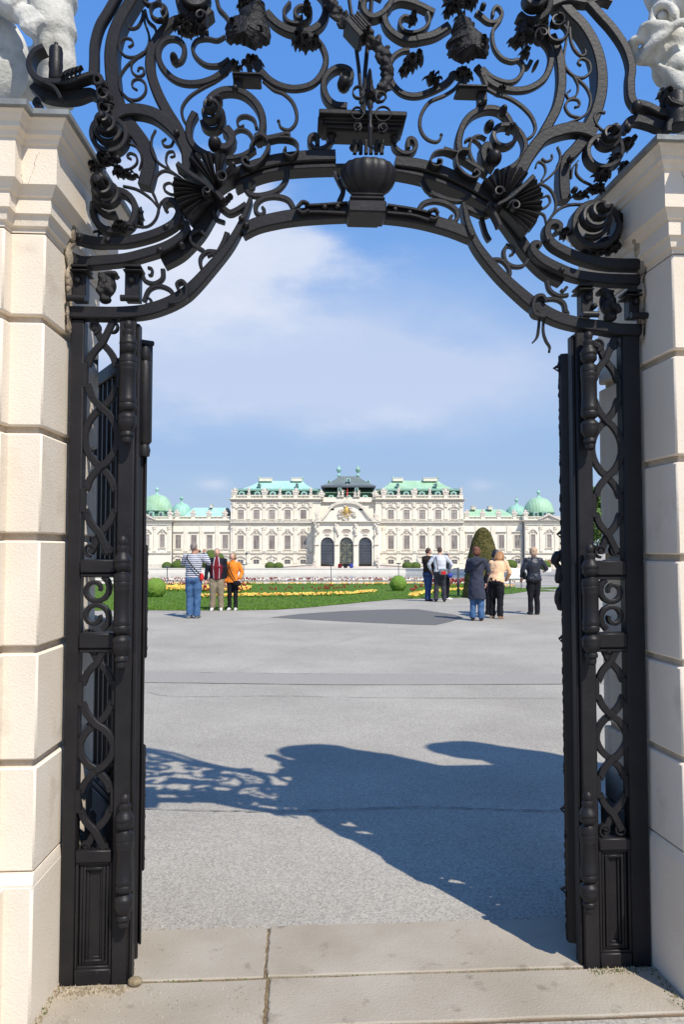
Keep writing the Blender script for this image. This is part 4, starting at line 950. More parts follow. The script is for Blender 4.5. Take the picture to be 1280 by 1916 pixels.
mb.tube(ps, [.021 + .003*math.sin(i*2.1) for i in range(len(ps))], 10); rnd = random.Random(9)
for i in range(150):
    p = ps[rnd.randrange(len(ps))]; q = rnd.uniform(0, 6.28); d = Vector((math.cos(q)*.022, -abs(math.sin(q))*.025, math.sin(q*1.7)*.020)); mb.ell(Vector(p) + d, (.011, .008, .009), 6, 5)
link_mesh('garland', remeshed(mb, .0055, 0, 'garland', M['iron_rough'], .006, 5), gate)
u, z = P(668, 68); rr = Matrix.Rotation(R(-42), 3, 'Y')
mb = MB()
for a, b, h in ((-.035,-.012,.046),(-.012,-.002,.036),(-.002,.008,.041),(.008,.020,.034),(.02,.03,.038)):
    s2 = MB(); s2.bbox(a, b, -.085, .02, -h, h, .003); mb.add([rr @ Vector(v) + Vector((u, 0, z)) for v in s2.v], s2.f)
mb.build('collar', IR, gate)
# urn
ux, _ = P(688, 330); ZU = lambda y: P(688, y, -.09)[1]
mb = MB(); nf = 16; rg = []
k = MPP*.965
prof = [(20,371),(22,369),(24,364),(26,356),(30,350),(40,343),(48,333),(53,322),(54,312),(52,303),(47,297),(44,298),(40,306)]
for r_, y in prof:
    ring = []
    for j in range(nf*4):
        q = 2*math.pi*j/(nf*4); fl = 1 + (.055*(abs(math.sin(q*nf/2))-.5) if 296 < y < 352 else 0); ring.append((ux + r_*k*fl*math.cos(q), -.03 + r_*k*fl*math.sin(q)*.8, ZU(y)))
    rg.append(ring)
mb.rings(rg); mb.build('urn_bowl', IR, gate)
mb = MB()
mb.lathe([(24*k,0),(24*k,.004),(21*k,.01),(23*k,.02),(22*k,.026)], (ux, -.03, ZU(346)), 20); mb.lathe([(26*k,0),(20*k,.03),(18*k,.05)], (ux, -.03, ZU(366)), 20)
boxpx(mb, 655, 365, 721, 372.5, -.105, .05, .006); boxpx(mb, 657.5, 359, 719, 365.5, -.095, .04, .006); mb.build('urn_foot', IR, gate)
mb = MB(); boxpx(mb, 652, 373, 724, 396, -.11, .03, .006); boxpx(mb, 651, 396, 712, 411, -.02, .06, .006); mb.build('keystone_block', IR, gate)
mb = MB()
for x in (662, 673, 683, 692, 702, 712): bar(mb, [(x, 300), (x*.97+20.6, 285), (x+ (x-688)*.1, 276)], 7, 6, th=.02, v0=-.06)
for x, s_ in ((664,-1),(708,1)):
    uu, zz = P(x, 279); mb.ell((uu, -.01, zz), (.024, .03, .012), 10, 6)
mb.build('urn_leaves', M['iron_rough'], gate)
mb = MB(); zt, zb = ZU(206), ZU(282)
mb.lathe([(.004,zb-zt),(.010,zb-zt+.01),(.007,zb-zt+.06),(.012,(zb-zt)*.55),(.013,(zb-zt)*.5),(.006,(zb-zt)*.4),(.009,(zb-zt)*.22),(.006,-.01),(.012,0),(.011,.02),(.0,.03)], (ux, -.11, zt), 12); mb.build('finial', IR, gate)
# plate mouldings on the crown of the arch, with rivets
for pts in ([(570,389),(600,387.5),(650,384)], [(568,401),(600,401),(650,403)], [(724,388),(770,395),(806,403)], [(724,402),(770,407),(802,416)]):
    mb = MB(); bar(mb, pts, 4.5, 4.5, th=.02, v0=-.028); mb.build('moulding', IR, gate)
for pts in ([(556,394),(566,384),(578,388)], [(556,398),(566,404),(578,400)], [(800,402),(812,398),(818,406)], [(802,414),(812,416),(818,410)]):
    mb = MB(); bar(mb, pts, 5, 4, th=.03, v0=-.04); mb.build('scroll', IR, gate)
rv = [(607,392),(631,391),(738,396),(765,402),(436,312),(150,447),(203,453),(312,428),(300,471),(340,461),(331,252),(1022,452),(1049,508),(1110,575),(905,193),(903,16),(1074,358),(440,169),(461,424),(881,444),(337,60),(206,240),(452,412),(221,300),(1066,300)]
for x, y in rv:
    u, z = P(x, y); mb = MB(); mb.lathe([(.012,.02),(.0115,-.003),(.008,-.009),(.003,-.011),(.0,-.0112)], (u, -.018, z), 10, 'y'); mb.build('rivet', IR, gate)
# T-shaped struts under the leaves
for x0, y0, x1, y1, sx0, sx1, sy in ((434,134,488,149,436,452,164),(858,157,914,171,895,912,194)):
    mb = MB(); boxpx(mb, x0, y0, x1, y0+4, -.03, .07, .002); boxpx(mb, x0+1, y0+4, x1-1, y1-4, -.02, .06, .002); boxpx(mb, sx0, y1-6, sx1, sy, .0, .04, .003); mb.build('strut', IR, gate)
mb = MB(); bar(mb, [(465,122),(468,134)], 9, 9, th=.03); bar(mb, [(872,144),(870,158)], 9, 9, th=.03); bar(mb, [(905,140),(912,158)], 9, 8, th=.03); mb.build('strut', IR, gate)
# shoulder consoles between the two impost bands
for side, posts, mask in (('K', [(55,225,500,880),(585,762,500,880)], (320,515)), ('L', [(575,700,590,890),(985,1115,640,900)], (755,885))):
    s = TL[side][2]; ox, oy, _ = TL[side]
    for a, b, t, bt in posts:
        mb = MB(); X0, X1, Y0, Y1 = ox+a*s, ox+b*s, oy+t*s, oy+bt*s; w = X1-X0
        boxpx(mb, X0, Y0, X1, Y0+5, -.035, .06, .003); boxpx(mb, X0-1, Y0+9, X1+1, Y0+12, -.04, .06, .003); boxpx(mb, X0+3, Y0+4, X1-2, Y1-4, -.005, .05, .003)
        u0, z0 = P(X0-1, Y1-2); u1, _ = P(X1+1, Y1-2); mb.tube([(u0, -.035, z0), (u1, -.035, z0)], .013, 10)
        u, z = P((X0+X1)/2, (Y0+Y1)/2); mb.ell((u, -.01, z+.01), (.014,.012,.018), 8, 6); mb.build('console', IR, gate)
    mb = MB(); X0, X1 = ox+mask[0]*s, ox+mask[1]*s; yt = oy + (570 if side == 'K' else 640)*s; cx = (X0+X1)/2
    boxpx(mb, X0, yt, X1, yt+6, -.03, .03, .003)
    for q in range(10): 
        rnd2 = random.Random(q); u, z = P(cx + rnd2.uniform(-15,15), yt + 12 + rnd2.uniform(0,34)); mb.ell((u, -.03, z), (.012,.014,.012), 8, 6)
    u, z = P(cx, yt+28); mb.ell((u, .0, z), (.036,.03,.05), 12, 8); u, z = P(cx, yt+56); mb.ell((u, -.01, z), (.026,.03,.016), 12, 8)
    mb.tube([(P(cx, yt+4)[0], .0, P(cx, yt+4)[1]), (u, 0, z)], .018, 8)
    link_mesh('mask', remeshed(mb, .006, 1, 'mask', M['iron_rough'], .008, 3), gate)
# --- iron arms curling back over the pillars
def roll(u, v, z0, z1, r_, name='volute'):
    mb = MB(); mb.lathe([(r_*.3,0),(r_*.85,0),(r_,.008),(r_*.95,(z1-z0)*.3),(r_*1.05,(z1-z0)*.5),(r_*.98,(z1-z0)*.55),(r_*1.0,(z1-z0)*.9),(r_*.9,(z1-z0)),(r_*.62,z1-z0),(r_*.58,z1-z0-.03),(r_*.3,z1-z0-.03),(r_*.28,z1-z0+.02),(0,z1-z0+.02)], (u, v, z0), 18); return mb.build(name, IR, gate)
pl_ = loc('S', [(560,640),(450,700),(392,820),(420,950),(520,1035),(680,1055),(860,1050),(1010,1000),(1140,965),(1230,1000),(1240,1070),(1190,1090)])
mb = MB(); bar(mb, pl_, 12, 7, th=.06, v0=-.05, wm=11); mb.build('arm', IR, gate)
mb = MB(); bar(mb, loc('S', [(400,980),(520,1090),(700,1130),(900,1130),(1060,1090),(1150,1130)]), 26, 12, th=.05, v0=.0, wm=24); bar(mb, loc('S', [(560,1060),(680,1120),(740,1200),(760,1255)]), 6, 6, th=.04, v0=-.05); mb.build('arm', IR, gate)
u, z = P(107, 110); roll(u, -.02, P(0,153)[1], P(0,92)[1], .026)
for k in range(5): piece('leaf_fold', 'S', [(780+k*50, 1040-k*18), (830+k*45, 985-k*16), (900+k*34, 950-k*8)], 20, 8, th=.03, v0=-.07)
mb = MB(); bar(mb, loc('S', [(470,1265),(400,1230),(430,1170),(460,1220)]), 8, 6, th=.05, v0=0); mb.build('arm', IR, gate)
for x, y, r_ in ((188,163,9),(195,186,11),(198,214,11)): volute(x, y, r_, 5, 1.2, 1, .03, 200, -.03, .7, .06, False, 4)
pr = loc('E', [(870,905),(960,930),(1080,985),(1200,990),(1330,960),(1420,900)])
mb = MB(); bar(mb, pr, 13, 12, th=.06, v0=-.03, wm=14); mb.build('arm', IR, gate)
mb = MB(); bar(mb, loc('E', [(790,1120),(800,1050),(880,1020),(1000,1040),(1100,1070),(1250,1010),(1400,900)]), 10, 16, th=.05, v0=-.01, wm=22); bar(mb, loc('E', [(1110,1170),(1120,1100),(1200,1050),(1300,940)]), 12, 10, th=.05, v0=-.05); mb.build('arm', IR, gate)
for k in range(5): piece('leaf_fold', 'E', [(1080+k*34, 905+k*14), (1120+k*36, 950+k*8), (1210+k*30, 985-k*4)], 18, 8, th=.03, v0=-.07)
u, z = P(1262, 165); roll(u, -.02, P(0,205)[1], P(0,140)[1], .045)
u, z = P(1187, 206); mb = MB(); mb.ell((u, -.02, z), (.022, .03, .026), 12, 8); mb.build('knob', IR, gate)
u, z = P(1175, 240); mb = MB(); mb.ell((u, 0, z), (.016, .02, .02), 10, 8); mb.build('knob', IR, gate)
foliage('foliage', [(1246,180,16,20,.0),(1250,200,14,12,.0)], 21, amp=.006)
mb = MB(); bar(mb, loc('p', [(232,-20),(262,-45),(330,-70),(345,-30)]), 10, 8, th=.04); mb.build('scroll', IR, gate); mb = MB(); bar(mb, loc('p', [(1010,10),(1060,-8),(1100,-2),(1130,-6),(1148,0)]), 26, 8, th=.05); mb.build('scroll', IR, gate)
# --- the part of the overthrow above the picture (its shadow lies on the asphalt)
def over():
    for x, y, r_, w, tr, s_ in ((430,-90,60,14,1.6,1),(520,-220,70,14,1.7,-1),(400,-230,40,11,1.5,1),(560,-70,48,12,1.5,-1),(620,-330,50,12,1.6,1),(850,-90,60,14,1.6,-1),(780,-230,70,14,1.7,1),(900,-230,40,11,1.5,-1),(760,-70,44,12,1.5,1),(700,-400,55,12,1.6,-1),(560,-440,34,9,1.5,1),(860,-330,36,10,1.5,1),(640,-180,40,10,1.5,1),(470,-340,34,10,1.5,-1),(960,-60,40,10,1.4,1),(330,-50,34,10,1.4,-1),(690,-260,34,10,1.4,1),(650,-490,34,9,1.4,-1),(740,-480,30,9,1.4,1)):
        volute(x, y, r_, w, tr, s_, .04, (x*7) % 360, 0, .2, .04, True, w*.5)
    for pts, w in (([(480,-10),(500,-120),(450,-160),(420,-300),(520,-400),(640,-430)], 12), ([(840,-10),(800,-120),(850,-170),(870,-280),(800,-380),(660,-430)], 12), ([(648,-40),(640,-200),(650,-420),(655,-560)], 8), ([(699,-40),(680,-200),(665,-420),(660,-560)], 8), ([(330,-190),(420,-150),(520,-130),(650,-120),(780,-130),(880,-150),(960,-190)], 14)):
        piece('rib', 'p', pts, w, w, th=.05)
over()
# --- side frames: stiles, grille, rails, panels
def vbox(mb, x0, x1, yt, yb, v0, v1, b=.004):
    """upright block: pixel edges taken half way down, heights from yt/yb"""
    ym = (yt+yb)/2; u0, _ = P(x0, ym, v0); u1, _ = P(x1, ym, v0); zt = P((x0+x1)/2, yt, v0)[1]; zb = P((x0+x1)/2, yb, v0)[1]; mb.bbox(u0, u1, v0, v1, zb, zt, b)
ZT = {-1: P(200, 598)[1], 1: P(1150, 622)[1]}
HU = {-1: P(236, 1120)[0], 1: P(1104, 1120)[0]}
for sd_, xo0, xo1, xi0, xi1 in ((-1, 122, 151, 218, 249), (1, 1202, 1170, 1112, 1083)):
    yr = (590, 1846) if sd_ < 0 else (612, 1822)
    uo0 = UL - .004 if sd_ < 0 else UR + .004
    uo1, _ = P(xo1, 1000); ui0, _ = P(xi0, 1000); ui1, _ = P(xi1, 1000)
    zt = ZT[sd_]
    mb = MB(); mb.bbox(uo0, uo1, .0, .055, .0, zt, .005); mb.build('stile', IR, gate)
    mb = MB(); mb.bbox(ui0, ui1, -.004, .05, .0, zt, .005); mb.bbox(ui1, ui1 - sd_*.012, .012, .06, .0, zt-.01, .003); mb.build('stile', IR, gate)
    Z = (lambda y: P(190, y)[1]) if sd_ < 0 else (lambda y: P(1145, y)[1])
    L_ = dict(tp=(641,763,873,998), bt=(1239,1357,1443,1556), r1=(1047,1072), r2=(1184,1213), base=(1590,1838)) if sd_ < 0 else dict(tp=(672,787,891,1001), bt=(1239,1340,1422,1524), r1=(1049,1077), r2=(1184,1212), base=(1568,1812))
    ua, ub = uo1, ui0; uc = (ua+ub)/2; hw = abs(ub-ua)/2
    # rails
    for a, b in (L_['r1'], L_['r2']):
        mb = MB(); mb.bbox(ua, ub, -.012, .05, Z(b), Z(a), .005); mb.bbox(ua, ub, -.004, .045, Z(b)-.016, Z(b)-.001, .003); mb.build('cross_rail', IR, gate)
    # grille: two sinuous strips crossing, bulging between the crossings
    def side_strip(s0, zs, notch, name):
        mb = MB(); w = .026; A = hw + .002
        pts = []; zl = [Z(y) for y in zs]
        ztop = zl[0] + (zl[0]-zl[1])*.33; zbot = zl[-1] - (zl[-2]-zl[-1])*.30
        pts.append((s0*A*.55, ztop)); s = s0
        segs = []
        for i in range(len(zl)-1):
            z0, z1 = zl[i], zl[i+1]; s = -s; m = 12; q = []
            if notch[i]:
                for t, k in ((0,0),(.05,.16),(.11,.36),(.18,.54),(.25,.66),(.31,.71),(.335,.715),(.34,.95),(.66,.95),(.665,.715),(.69,.71),(.75,.66),(.82,.54),(.89,.36),(.95,.16),(1,0)): q.append((s*A*k, z0+(z1-z0)*t))
            else:
                for j in range(m+1):
                    t = j/m; q.append((s*A*.92*math.sin(math.pi*t)**.72, z0+(z1-z0)*t))
            segs.append((q, notch[i], s))
        full = pts[:]
        for q, nt_, s in segs: full += q[1:] if full[-1] == q[0] else q
        s = -s; full.append((s*A*.5, zbot))
        rg = []
        P3 = [Vector((uc + x, 0, z)) for x, z in full]
        off = .0 if s0 > 0 else .008
        for i, p in enumerate(P3):
            a = P3[max(i-1,0)]; b = P3[min(i+1,len(P3)-1)]; tg = (b-a).normalized(); nr = Vector((tg.z,0,-tg.x)); h = w/2; c = .003
            sec = [(-h,c),(-h+c,0),(h-c,0),(h,c),(h,.02-c),(h-c,.02),(-h+c,.02),(-h,.02-c)]
            rg.append([p + nr*k[0] + Vector((0, k[1]+off, 0)) for k in sec])
        mb.rings(rg)
        for q, nt_, s in segs:
            if False:
                z0, z1 = q[0][1], q[-1][1]; zm = (z0+z1)/2; h = abs(z1-z0)*.20
                mb.bbox(uc + s*A*.78, uc + s*A*1.02, off-.001, off+.021, zm+h-.008, zm+h+.012, .002); mb.bbox(uc + s*A*.78, uc + s*A*1.02, off-.001, off+.021, zm-h-.012, zm-h+.008, .002)
                mb.bbox(uc + s*A*.90, uc + s*A*1.06, off-.0015, off+.0215, zm-h-.008, zm+h+.008, .002)
        return mb.build(name, IR, gate)
    nts = (True, False, True)
    for zs in (L_['tp'], L_['bt']):
        for s0 in (1, -1): side_strip(s0, zs, nts, 'grille_strip')
    def curlm(cu, cz, r_, w, st, sg, tr=1.1, v=.0):
        mb = MB(); pts = []
        for i in range(int(tr*14)+1):
            t = i/(tr*14); rr_ = r_*(1-.72*t); q = R(st) + sg*t*tr*2*math.pi; pts.append(Vector((cu+rr_*math.cos(q), 0, cz+rr_*math.sin(q))))
        rg = []
        for i, p in enumerate(pts):
            a = pts[max(i-1,0)]; b = pts[min(i+1,len(pts)-1)]; tg = (b-a).normalized(); nr = Vector((tg.z,0,-tg.x)); h = w/2*(1-.4*i/len(pts))
            rg.append([p + nr*x + Vector((0, y+v, 0)) for x, y in ((-h,.002),(-h*.7,0),(h*.7,0),(h,.002),(h,.024),(-h,.024))])
        mb.rings(rg); return mb.build('scroll', IR, gate)
    for y, up in ((L_['tp'][0], 1), (L_['tp'][-1], -1), (L_['bt'][0], 1), (L_['bt'][-1], -1)):
        z = Z(y) + up*.062
        for s in (-1, 1): curlm(uc + s*hw*.50, z, .026, .010, 90 - up*90*0 + (180 if s < 0 else 0), -s*up, 1.2, .004)
    # C scrolls in the lock panel
    za, zb2 = Z(L_['r1'][1]), Z(L_['r2'][0]); hh = (za-zb2)
    curlm(uc - sd_*0 + (-.012 if sd_ < 0 else .012), zb2 + hh*.72, hw*.86, .022, 60 if sd_ < 0 else 120, -sd_*-1, 1.25)
    curlm(uc + (-.012 if sd_ < 0 else .012), zb2 + hh*.27, hw*.86, .022, -60 if sd_ < 0 else -120, sd_*-1, 1.25)
    # base panel with mouldings
    b0, b1 = Z(L_['base'][0]), .012
    mb = MB(); mb.bbox(ua, ub, -.008, .05, b0-.045, b0, .004); mb.build('base_rail', IR, gate); mb = MB(); mb.bbox(ua, ub, -.004, .05, b1-.01, b1+.05, .004); mb.build('base_rail', IR, gate)
    mb = MB(); mb.bbox(ua, ub, .022, .045, b1+.04, b0-.04, .001)
    for k, (d, v) in enumerate(((.0, .0), (.014, .008), (.026, .004), (.036, .014))):
        lo, hi = min(ua, ub)+d, max(ua, ub)-d; t_ = .010; za_, zb_ = b1+.05+d*.8, b0-.045-d*.8
        mb.bbox(lo, lo+t_, v, .03, za_, zb_, .002); mb.bbox(hi-t_, hi, v, .03, za_, zb_, .002); mb.bbox(lo+t_, hi-t_, v+.0004, .0305, zb_-t_, zb_, .002); mb.bbox(lo+t_, hi-t_, v+.0004, .0305, za_, za_+t_, .002)
    mb.build('base_panel', IR, gate)
# --- turned hinge barrels
hp = [(0,0),(.010,.002),(.016,.010),(.0185,.020),(.015,.032),(.0135,.036),(.022,.042),(.0235,.052),(.020,.060),(.020,.064),(.026,.074),(.032,.086),(.034,.092),(.034,.098),(.031,.102),(.0325,.112),(.031,.122),(.024,.130),(.020,.137),(.022,.140),(.031,.146),(.0335,.156),(.0335,.170),(.0315,.172),(.033,.176),(.033,.190),(.0315,.193),(.032,.196),(.032,.207),(.0305,.210),(.0305,.300),(.0315,.303),(.0315,.315),(.033,.318),(.033,.334),(.031,.337),(.0335,.341),(.0335,.353),(.030,.362),(.022,.368),(.020,.372),(.026,.378),(.034,.386),(.036,.396),(.034,.402),(.0355,.408),(.034,.424),(.028,.438),(.022,.446),(.021,.450),(.0245,.454),(.025,.466),(.021,.470),(.018,.473),(.020,.480),(.018,.492),(.008,.500),(0,.501)]
def hinge(sd_, yt, yb, px):
    u, _ = P(px, (yt+yb)/2, -.06); zt = P(px, yt, -.06)[1]; zb = P(px, yb, -.06)[1]; s = (zt-zb)/.501
    mb = MB(); mb.lathe([(r_*.98, -h*s) for r_, h in hp], (0, 0, 0), 24)
    o = mb.build('hinge', IR, gate, smooth=30.0 if False else True); o.location = (u, -.044, zt); return o
hinge(-1, 597, 830, 237); hinge(-1, 1002, 1254, 226); hinge(-1, 1487, 1741, 230)
hinge(1, 618, 842, 1106); hinge(1, 1018, 1246, 1109); hinge(1, 1483, 1714, 1105)
# ---------------------------------------------------------------- the two open leaves
def gleaf(sd_, hu, hv, ang, wd, label, ztop):
    """leaf local x runs from hinge to free end, y = thickness"""
    c = gl(hu, hv); root = empty('gate_leaf', (*c, 0), GA + ang, label=label, cat='gate leaf', group='open leaves of the gate')
    sg = 1
    zt = ztop
    segs = [(.045, zt)] if sd_ < 0 else [(.045,.60),(.69,.77),(.89,.93),(1.08,1.40),(1.50,1.86),(1.97,2.03),(2.15,zt)]  # gaps in the right hinge stile added to let sun specks through
    for a_, b_ in segs: mb = MB(); mb.bbox(0, .05, -.025, .025, a_, b_, .004); mb.build('stile', IR, root)
    mb = MB(); mb.bbox(wd-.05, wd, -.025, .025, .045, zt + .25, .004); mb.build('stile', IR, root)
    for z0, z1 in ((.045,.12),(.60,.66),(1.24,1.30),(1.50,1.56),(zt-.06,zt)):
        mb = MB(); mb.bbox(.05, wd-.05, -.022, .022, z0, z1, .004); mb.build('cross_rail', IR, root)
    mb = MB(); mb.bbox(.05, wd-.05, -.012, .012, .12, .60, .001)
    for d in (.0, .03): mb.bbox(.06+d, wd-.06-d, -.02-d*.1, .02+d*.1, .14+d, .15+d, .002); mb.bbox(.06+d, wd-.06-d, -.02-d*.1, .02+d*.1, .58-d, .59-d, .002)
    mb.build('base_panel', IR, root)
    nb = 8
    for i in range(nb):
        x = .05 + (wd-.1)*(i+1)/(nb+1); mb = MB(); mb.bbox(x-.011, x+.011, -.011, .011, .66, 1.24, .002); mb.bbox(x-.011, x+.011, -.011, .011, 1.56, zt-.06, .002); mb.build('vertical_bar', IR, root)
    # ornament bosses and cover plates near the hinge side, standing off the face
    f = -1 if sd_ < 0 else 1        # side of the leaf that faces the opening
    return root, f
root, f = gleaf(-1, -.795, .085, R(118.5), .76, 'left gate leaf swung back against the pillar, its bars showing behind the grille', 2.40)
M3 = lambda mb, nm: mb.build(nm, IR, root)
mb = MB(); mb.bbox(-.012, .05, -.052, -.024, 2.02, 2.41, .005); M3(mb, 'cover_plate')
mb = MB(); mb.bbox(-.012, .04, -.034, -.024, .10, 2.02, .004); M3(mb, 'cover_plate')
for z0, z1 in ((1.18, 1.62), (.37, .85)):
    mb = MB(); mb.bbox(-.008, .042, -.045, -.033, z0, z1, .006); 
    for k in range(6): mb.ell((.015, -.045, z0 + (z1-z0)*(k+.5)/6), (.009, .008, .012), 8, 6)
    M3(mb, 'lock_plate')
mb = MB(); mb.lathe([(.0,0),(.02,.005),(.024,.03),(.018,.05),(.026,.06),(.026,.36),(.018,.38),(.026,.40),(.015,.44),(0,.45)], (-.015, -.02, 1.96), 14); M3(mb, 'pivot')
mb = MB(); mb.bbox(-.02, .08, -.055, .0, 2.405, 2.425, .004); M3(mb, 'cap_plate')
mb = MB(); mb.tube([(.10,-.02,2.33),(.35,-.02,2.05),(.40,-.02,1.98)], .02, 8); M3(mb, 'brace')
mb = MB(); mb.tube([(.20,.01,.75),(.45,.01,.62)], .022, 8); M3(mb, 'brace')
root, f = gleaf(1, .992, .075, R(90 - 20), .76, 'right gate leaf seen edge-on with its ornaments in profile', 2.40)
rnd = random.Random(4)
for a_, b_ in [(.055,.60),(.69,.77),(.89,.93),(1.08,1.40),(1.50,1.86),(1.97,2.03),(2.15,2.40)]:  # plates broken at the stile gaps so light specks reach the asphalt
    mb = MB(); mb.bbox(.015, .05, .0245, .0975, a_, b_, .006); M3(mb, 'cover_plate')
    mb = MB(); mb.bbox(.01, .036, .094, .102, a_+.004, b_-.004, .002); n_ = int((b_-a_)*26)
    for k in range(n_):
        z = a_ + .012 + (b_-a_-.024)*(k+rnd.random())/max(n_,1)
        if k % 9 == 4: mb.tube([(.02,.098,z+.012),(.02,.112+rnd.uniform(0,.012),z),(.02,.108,z-.008),(.02,.098,z-.012)], [.009,.005,.004,.008], 6)
        else: mb.ell((rnd.uniform(.012,.034), .101, z), (.009, rnd.uniform(.004,.008), rnd.uniform(.006,.02)), 6, 5)
    M3(mb, 'leaf_ornament')
mb = MB(); mb.bbox(-.012, .0165, .024, .098, .055, 2.40, .005); M3(mb, 'cover_plate')
mb = MB(); mb.bbox(-.004, .011, .096, .1035, .06, 2.395, .003)
for k in range(60): mb.ell((rnd.uniform(-.002, .010), .1015, .08 + 2.3*(k + rnd.random())/60), (.007, rnd.uniform(.003,.007), rnd.uniform(.006,.018)), 6, 5)
M3(mb, 'leaf_ornament')
# figure-shaped handle seen in profile near y 1080-1160
mb = MB(); mb.tube(crom([(.02,.09,1.60),(.02,.118,1.575),(.02,.125,1.55),(.02,.110,1.52),(.02,.115,1.48),(.02,.103,1.46),(.02,.118,1.41),(.02,.112,1.37),(.02,.105,1.355)], 4), [.012]*3+[.020]*6+[.012]*3+[.016]*6+[.010]*4+[.015]*5+[.012]*4+[.006]*2, 10); M3(mb, 'handle')
# ---------------------------------------------------------------- the palace across the garden
PY_ = 243.0; PB = gz(PY_)
palace = empty('palace', (0, PY_, PB), 0, label='wide white baroque palace with green copper roofs, corner domes and arched entrance across the garden', cat='palace')
def X(px, Y=PY_): return W(px, 1029, Y).x
def Zp(py, Y=PY_): return W(640, py, Y).z - PB
K6 = PY_/F
def pbox(mb, px0, px1, py0, py1, d0, d1):
    """block whose face at depth d0 behind the main front covers the given photo-pixel rectangle of that front"""
    mb.box(X(px0), X(px1), d0, d1, Zp(py1), Zp(py0))
def part(mb, name, m, parent=palace, smooth=False): return mb.build(name, M[m], parent, smooth)
# window prototypes (mesh data shared between equal windows)
def window(px, ytop, ybot, w, pane='pane', head=None, frm='frame', depth=0.0, sill=True, cross=True):
    xc = X(px); hw = w*K6/2; z0, z1 = Zp(ybot), Zp(ytop); d = depth
    f = MB(); t = .16
    f.box(xc-hw-.02, xc-hw+t, d-.13, d+.01, z0, z1); f.box(xc+hw-t, xc+hw+.02, d-.13, d+.01, z0, z1); f.box(xc-hw+t, xc+hw-t, d-.13, d+.01, z1-t, z1); f.box(xc-hw+t, xc+hw-t, d-.13, d+.01, z0, z0+t)
    if cross:
        f.box(xc-.07, xc+.07, d-.12, d+.008, z0+t, z1-t); zz = z0 + (z1-z0)*.62; f.box(xc-hw+t, xc-.07, d-.115, d+.006, zz-.06, zz+.06); f.box(xc+.07, xc+hw-t, d-.115, d+.006, zz-.06, zz+.06)
    o = part(f, 'window', frm); g = MB(); g.box(xc-hw+t, xc+hw-t, d-.045, d-.02, z0+t, z1-t); part(g, 'pane', pane, o)
    s = MB()
    # moulded surround, sill and head
    e = .28; s.box(xc-hw-e, xc-hw-.022, d-.19, d+.05, z0-.1, z1+e); s.box(xc+hw+.022, xc+hw+e, d-.19, d+.05, z0-.1, z1+e); s.box(xc-hw-.02, xc+hw+.02, d-.19, d+.05, z1+.002, z1+e)
    if sill: s.box(xc-hw-.5, xc+hw+.5, d-.34, d+.05, z0-.32, z0-.102); s.box(xc-hw-.3, xc-hw, d-.2, d+.05, z0-.8, z0-.322); s.box(xc+hw, xc+hw+.3, d-.2, d+.05, z0-.8, z0-.322)
    part(s, 'window_surround', 'trim')
    h = MB(); zt = z1 + e
    if head == 'flat':
        h.box(xc-hw-.75, xc+hw+.75, d-.45, d+.05, zt+.62, zt+.86); h.box(xc-hw-.55, xc+hw+.55, d-.25, d+.05, zt+.42, zt+.618)
    elif head in ('arch', 'curly'):
        big = 1.25 if head == 'curly' else .75; pts = []
        for i in range(13):
            t = i/12*2-1; y = zt + .25 + big*max(0, math.cos(t*1.45))**1.3 + (.12*math.cos(t*14) if head == 'curly' else 0) ; pts.append((xc + t*(hw+.75), y))
        h.prism(pts + [(p[0], p[1]-.32) for p in pts[::-1]], d-.42, d+.04)
        if head == 'curly': h.ell((xc, d-.15, zt+.62), (.42,.22,.42), 8, 6); h.ell((xc-.7, d-.1, zt+.3), (.25,.18,.2), 6, 5); h.ell((xc+.7, d-.1, zt+.3), (.25,.18,.2), 6, 5)
    if head: part(h, 'window_pediment', 'ornament')
def roofhip(name, m, xb0, xb1, xt0, xt1, yb, yt, dpt, flare=0.0, depth0=1.0, curve=0.0):
    """hipped roof: base rectangle and smaller top rectangle, curved slopes"""
    mb = MB(); rg = []; n = 7
    for i in range(n):
        t = i/(n-1); c = t + curve*math.sin(math.pi*t)
        x0 = X(xb0)+(X(xt0)-X(xb0))*c; x1 = X(xb1)+(X(xt1)-X(xb1))*c; z = Zp(yb)+(Zp(yt)-Zp(yb))*t; ins = (dpt*.42)*c
        rg.append([(x0, depth0+ins, z), (x1, depth0+ins, z), (x1, depth0+dpt-ins, z), (x0, depth0+dpt-ins, z)])
    mb.rings(rg); o = part(mb, name, m); return o
def dormer(px, yt, yb, w=9, d=.6, m='mansard', rim='copper'):
    xc = X(px); hw = w*K6/2; z0, z1 = Zp(yb), Zp(yt); b = MB(); pts = [(xc-hw, z0)] + [(xc+hw*math.cos(q), z1-hw*.6+hw*.6*math.sin(q)) for q in [math.pi-math.pi*i/8 for i in range(9)]] + [(xc+hw, z0)]
    b.prism(pts, d, d+1.6); o = part(b, 'dormer', rim)
    g = MB(); k = .58; g.prism([(xc+(x-xc)*k, z0+.12+(z-z0)*(k+.12)) for x, z in pts], d-.06, d+.02); part(g, 'pane', 'pane_dark', o)
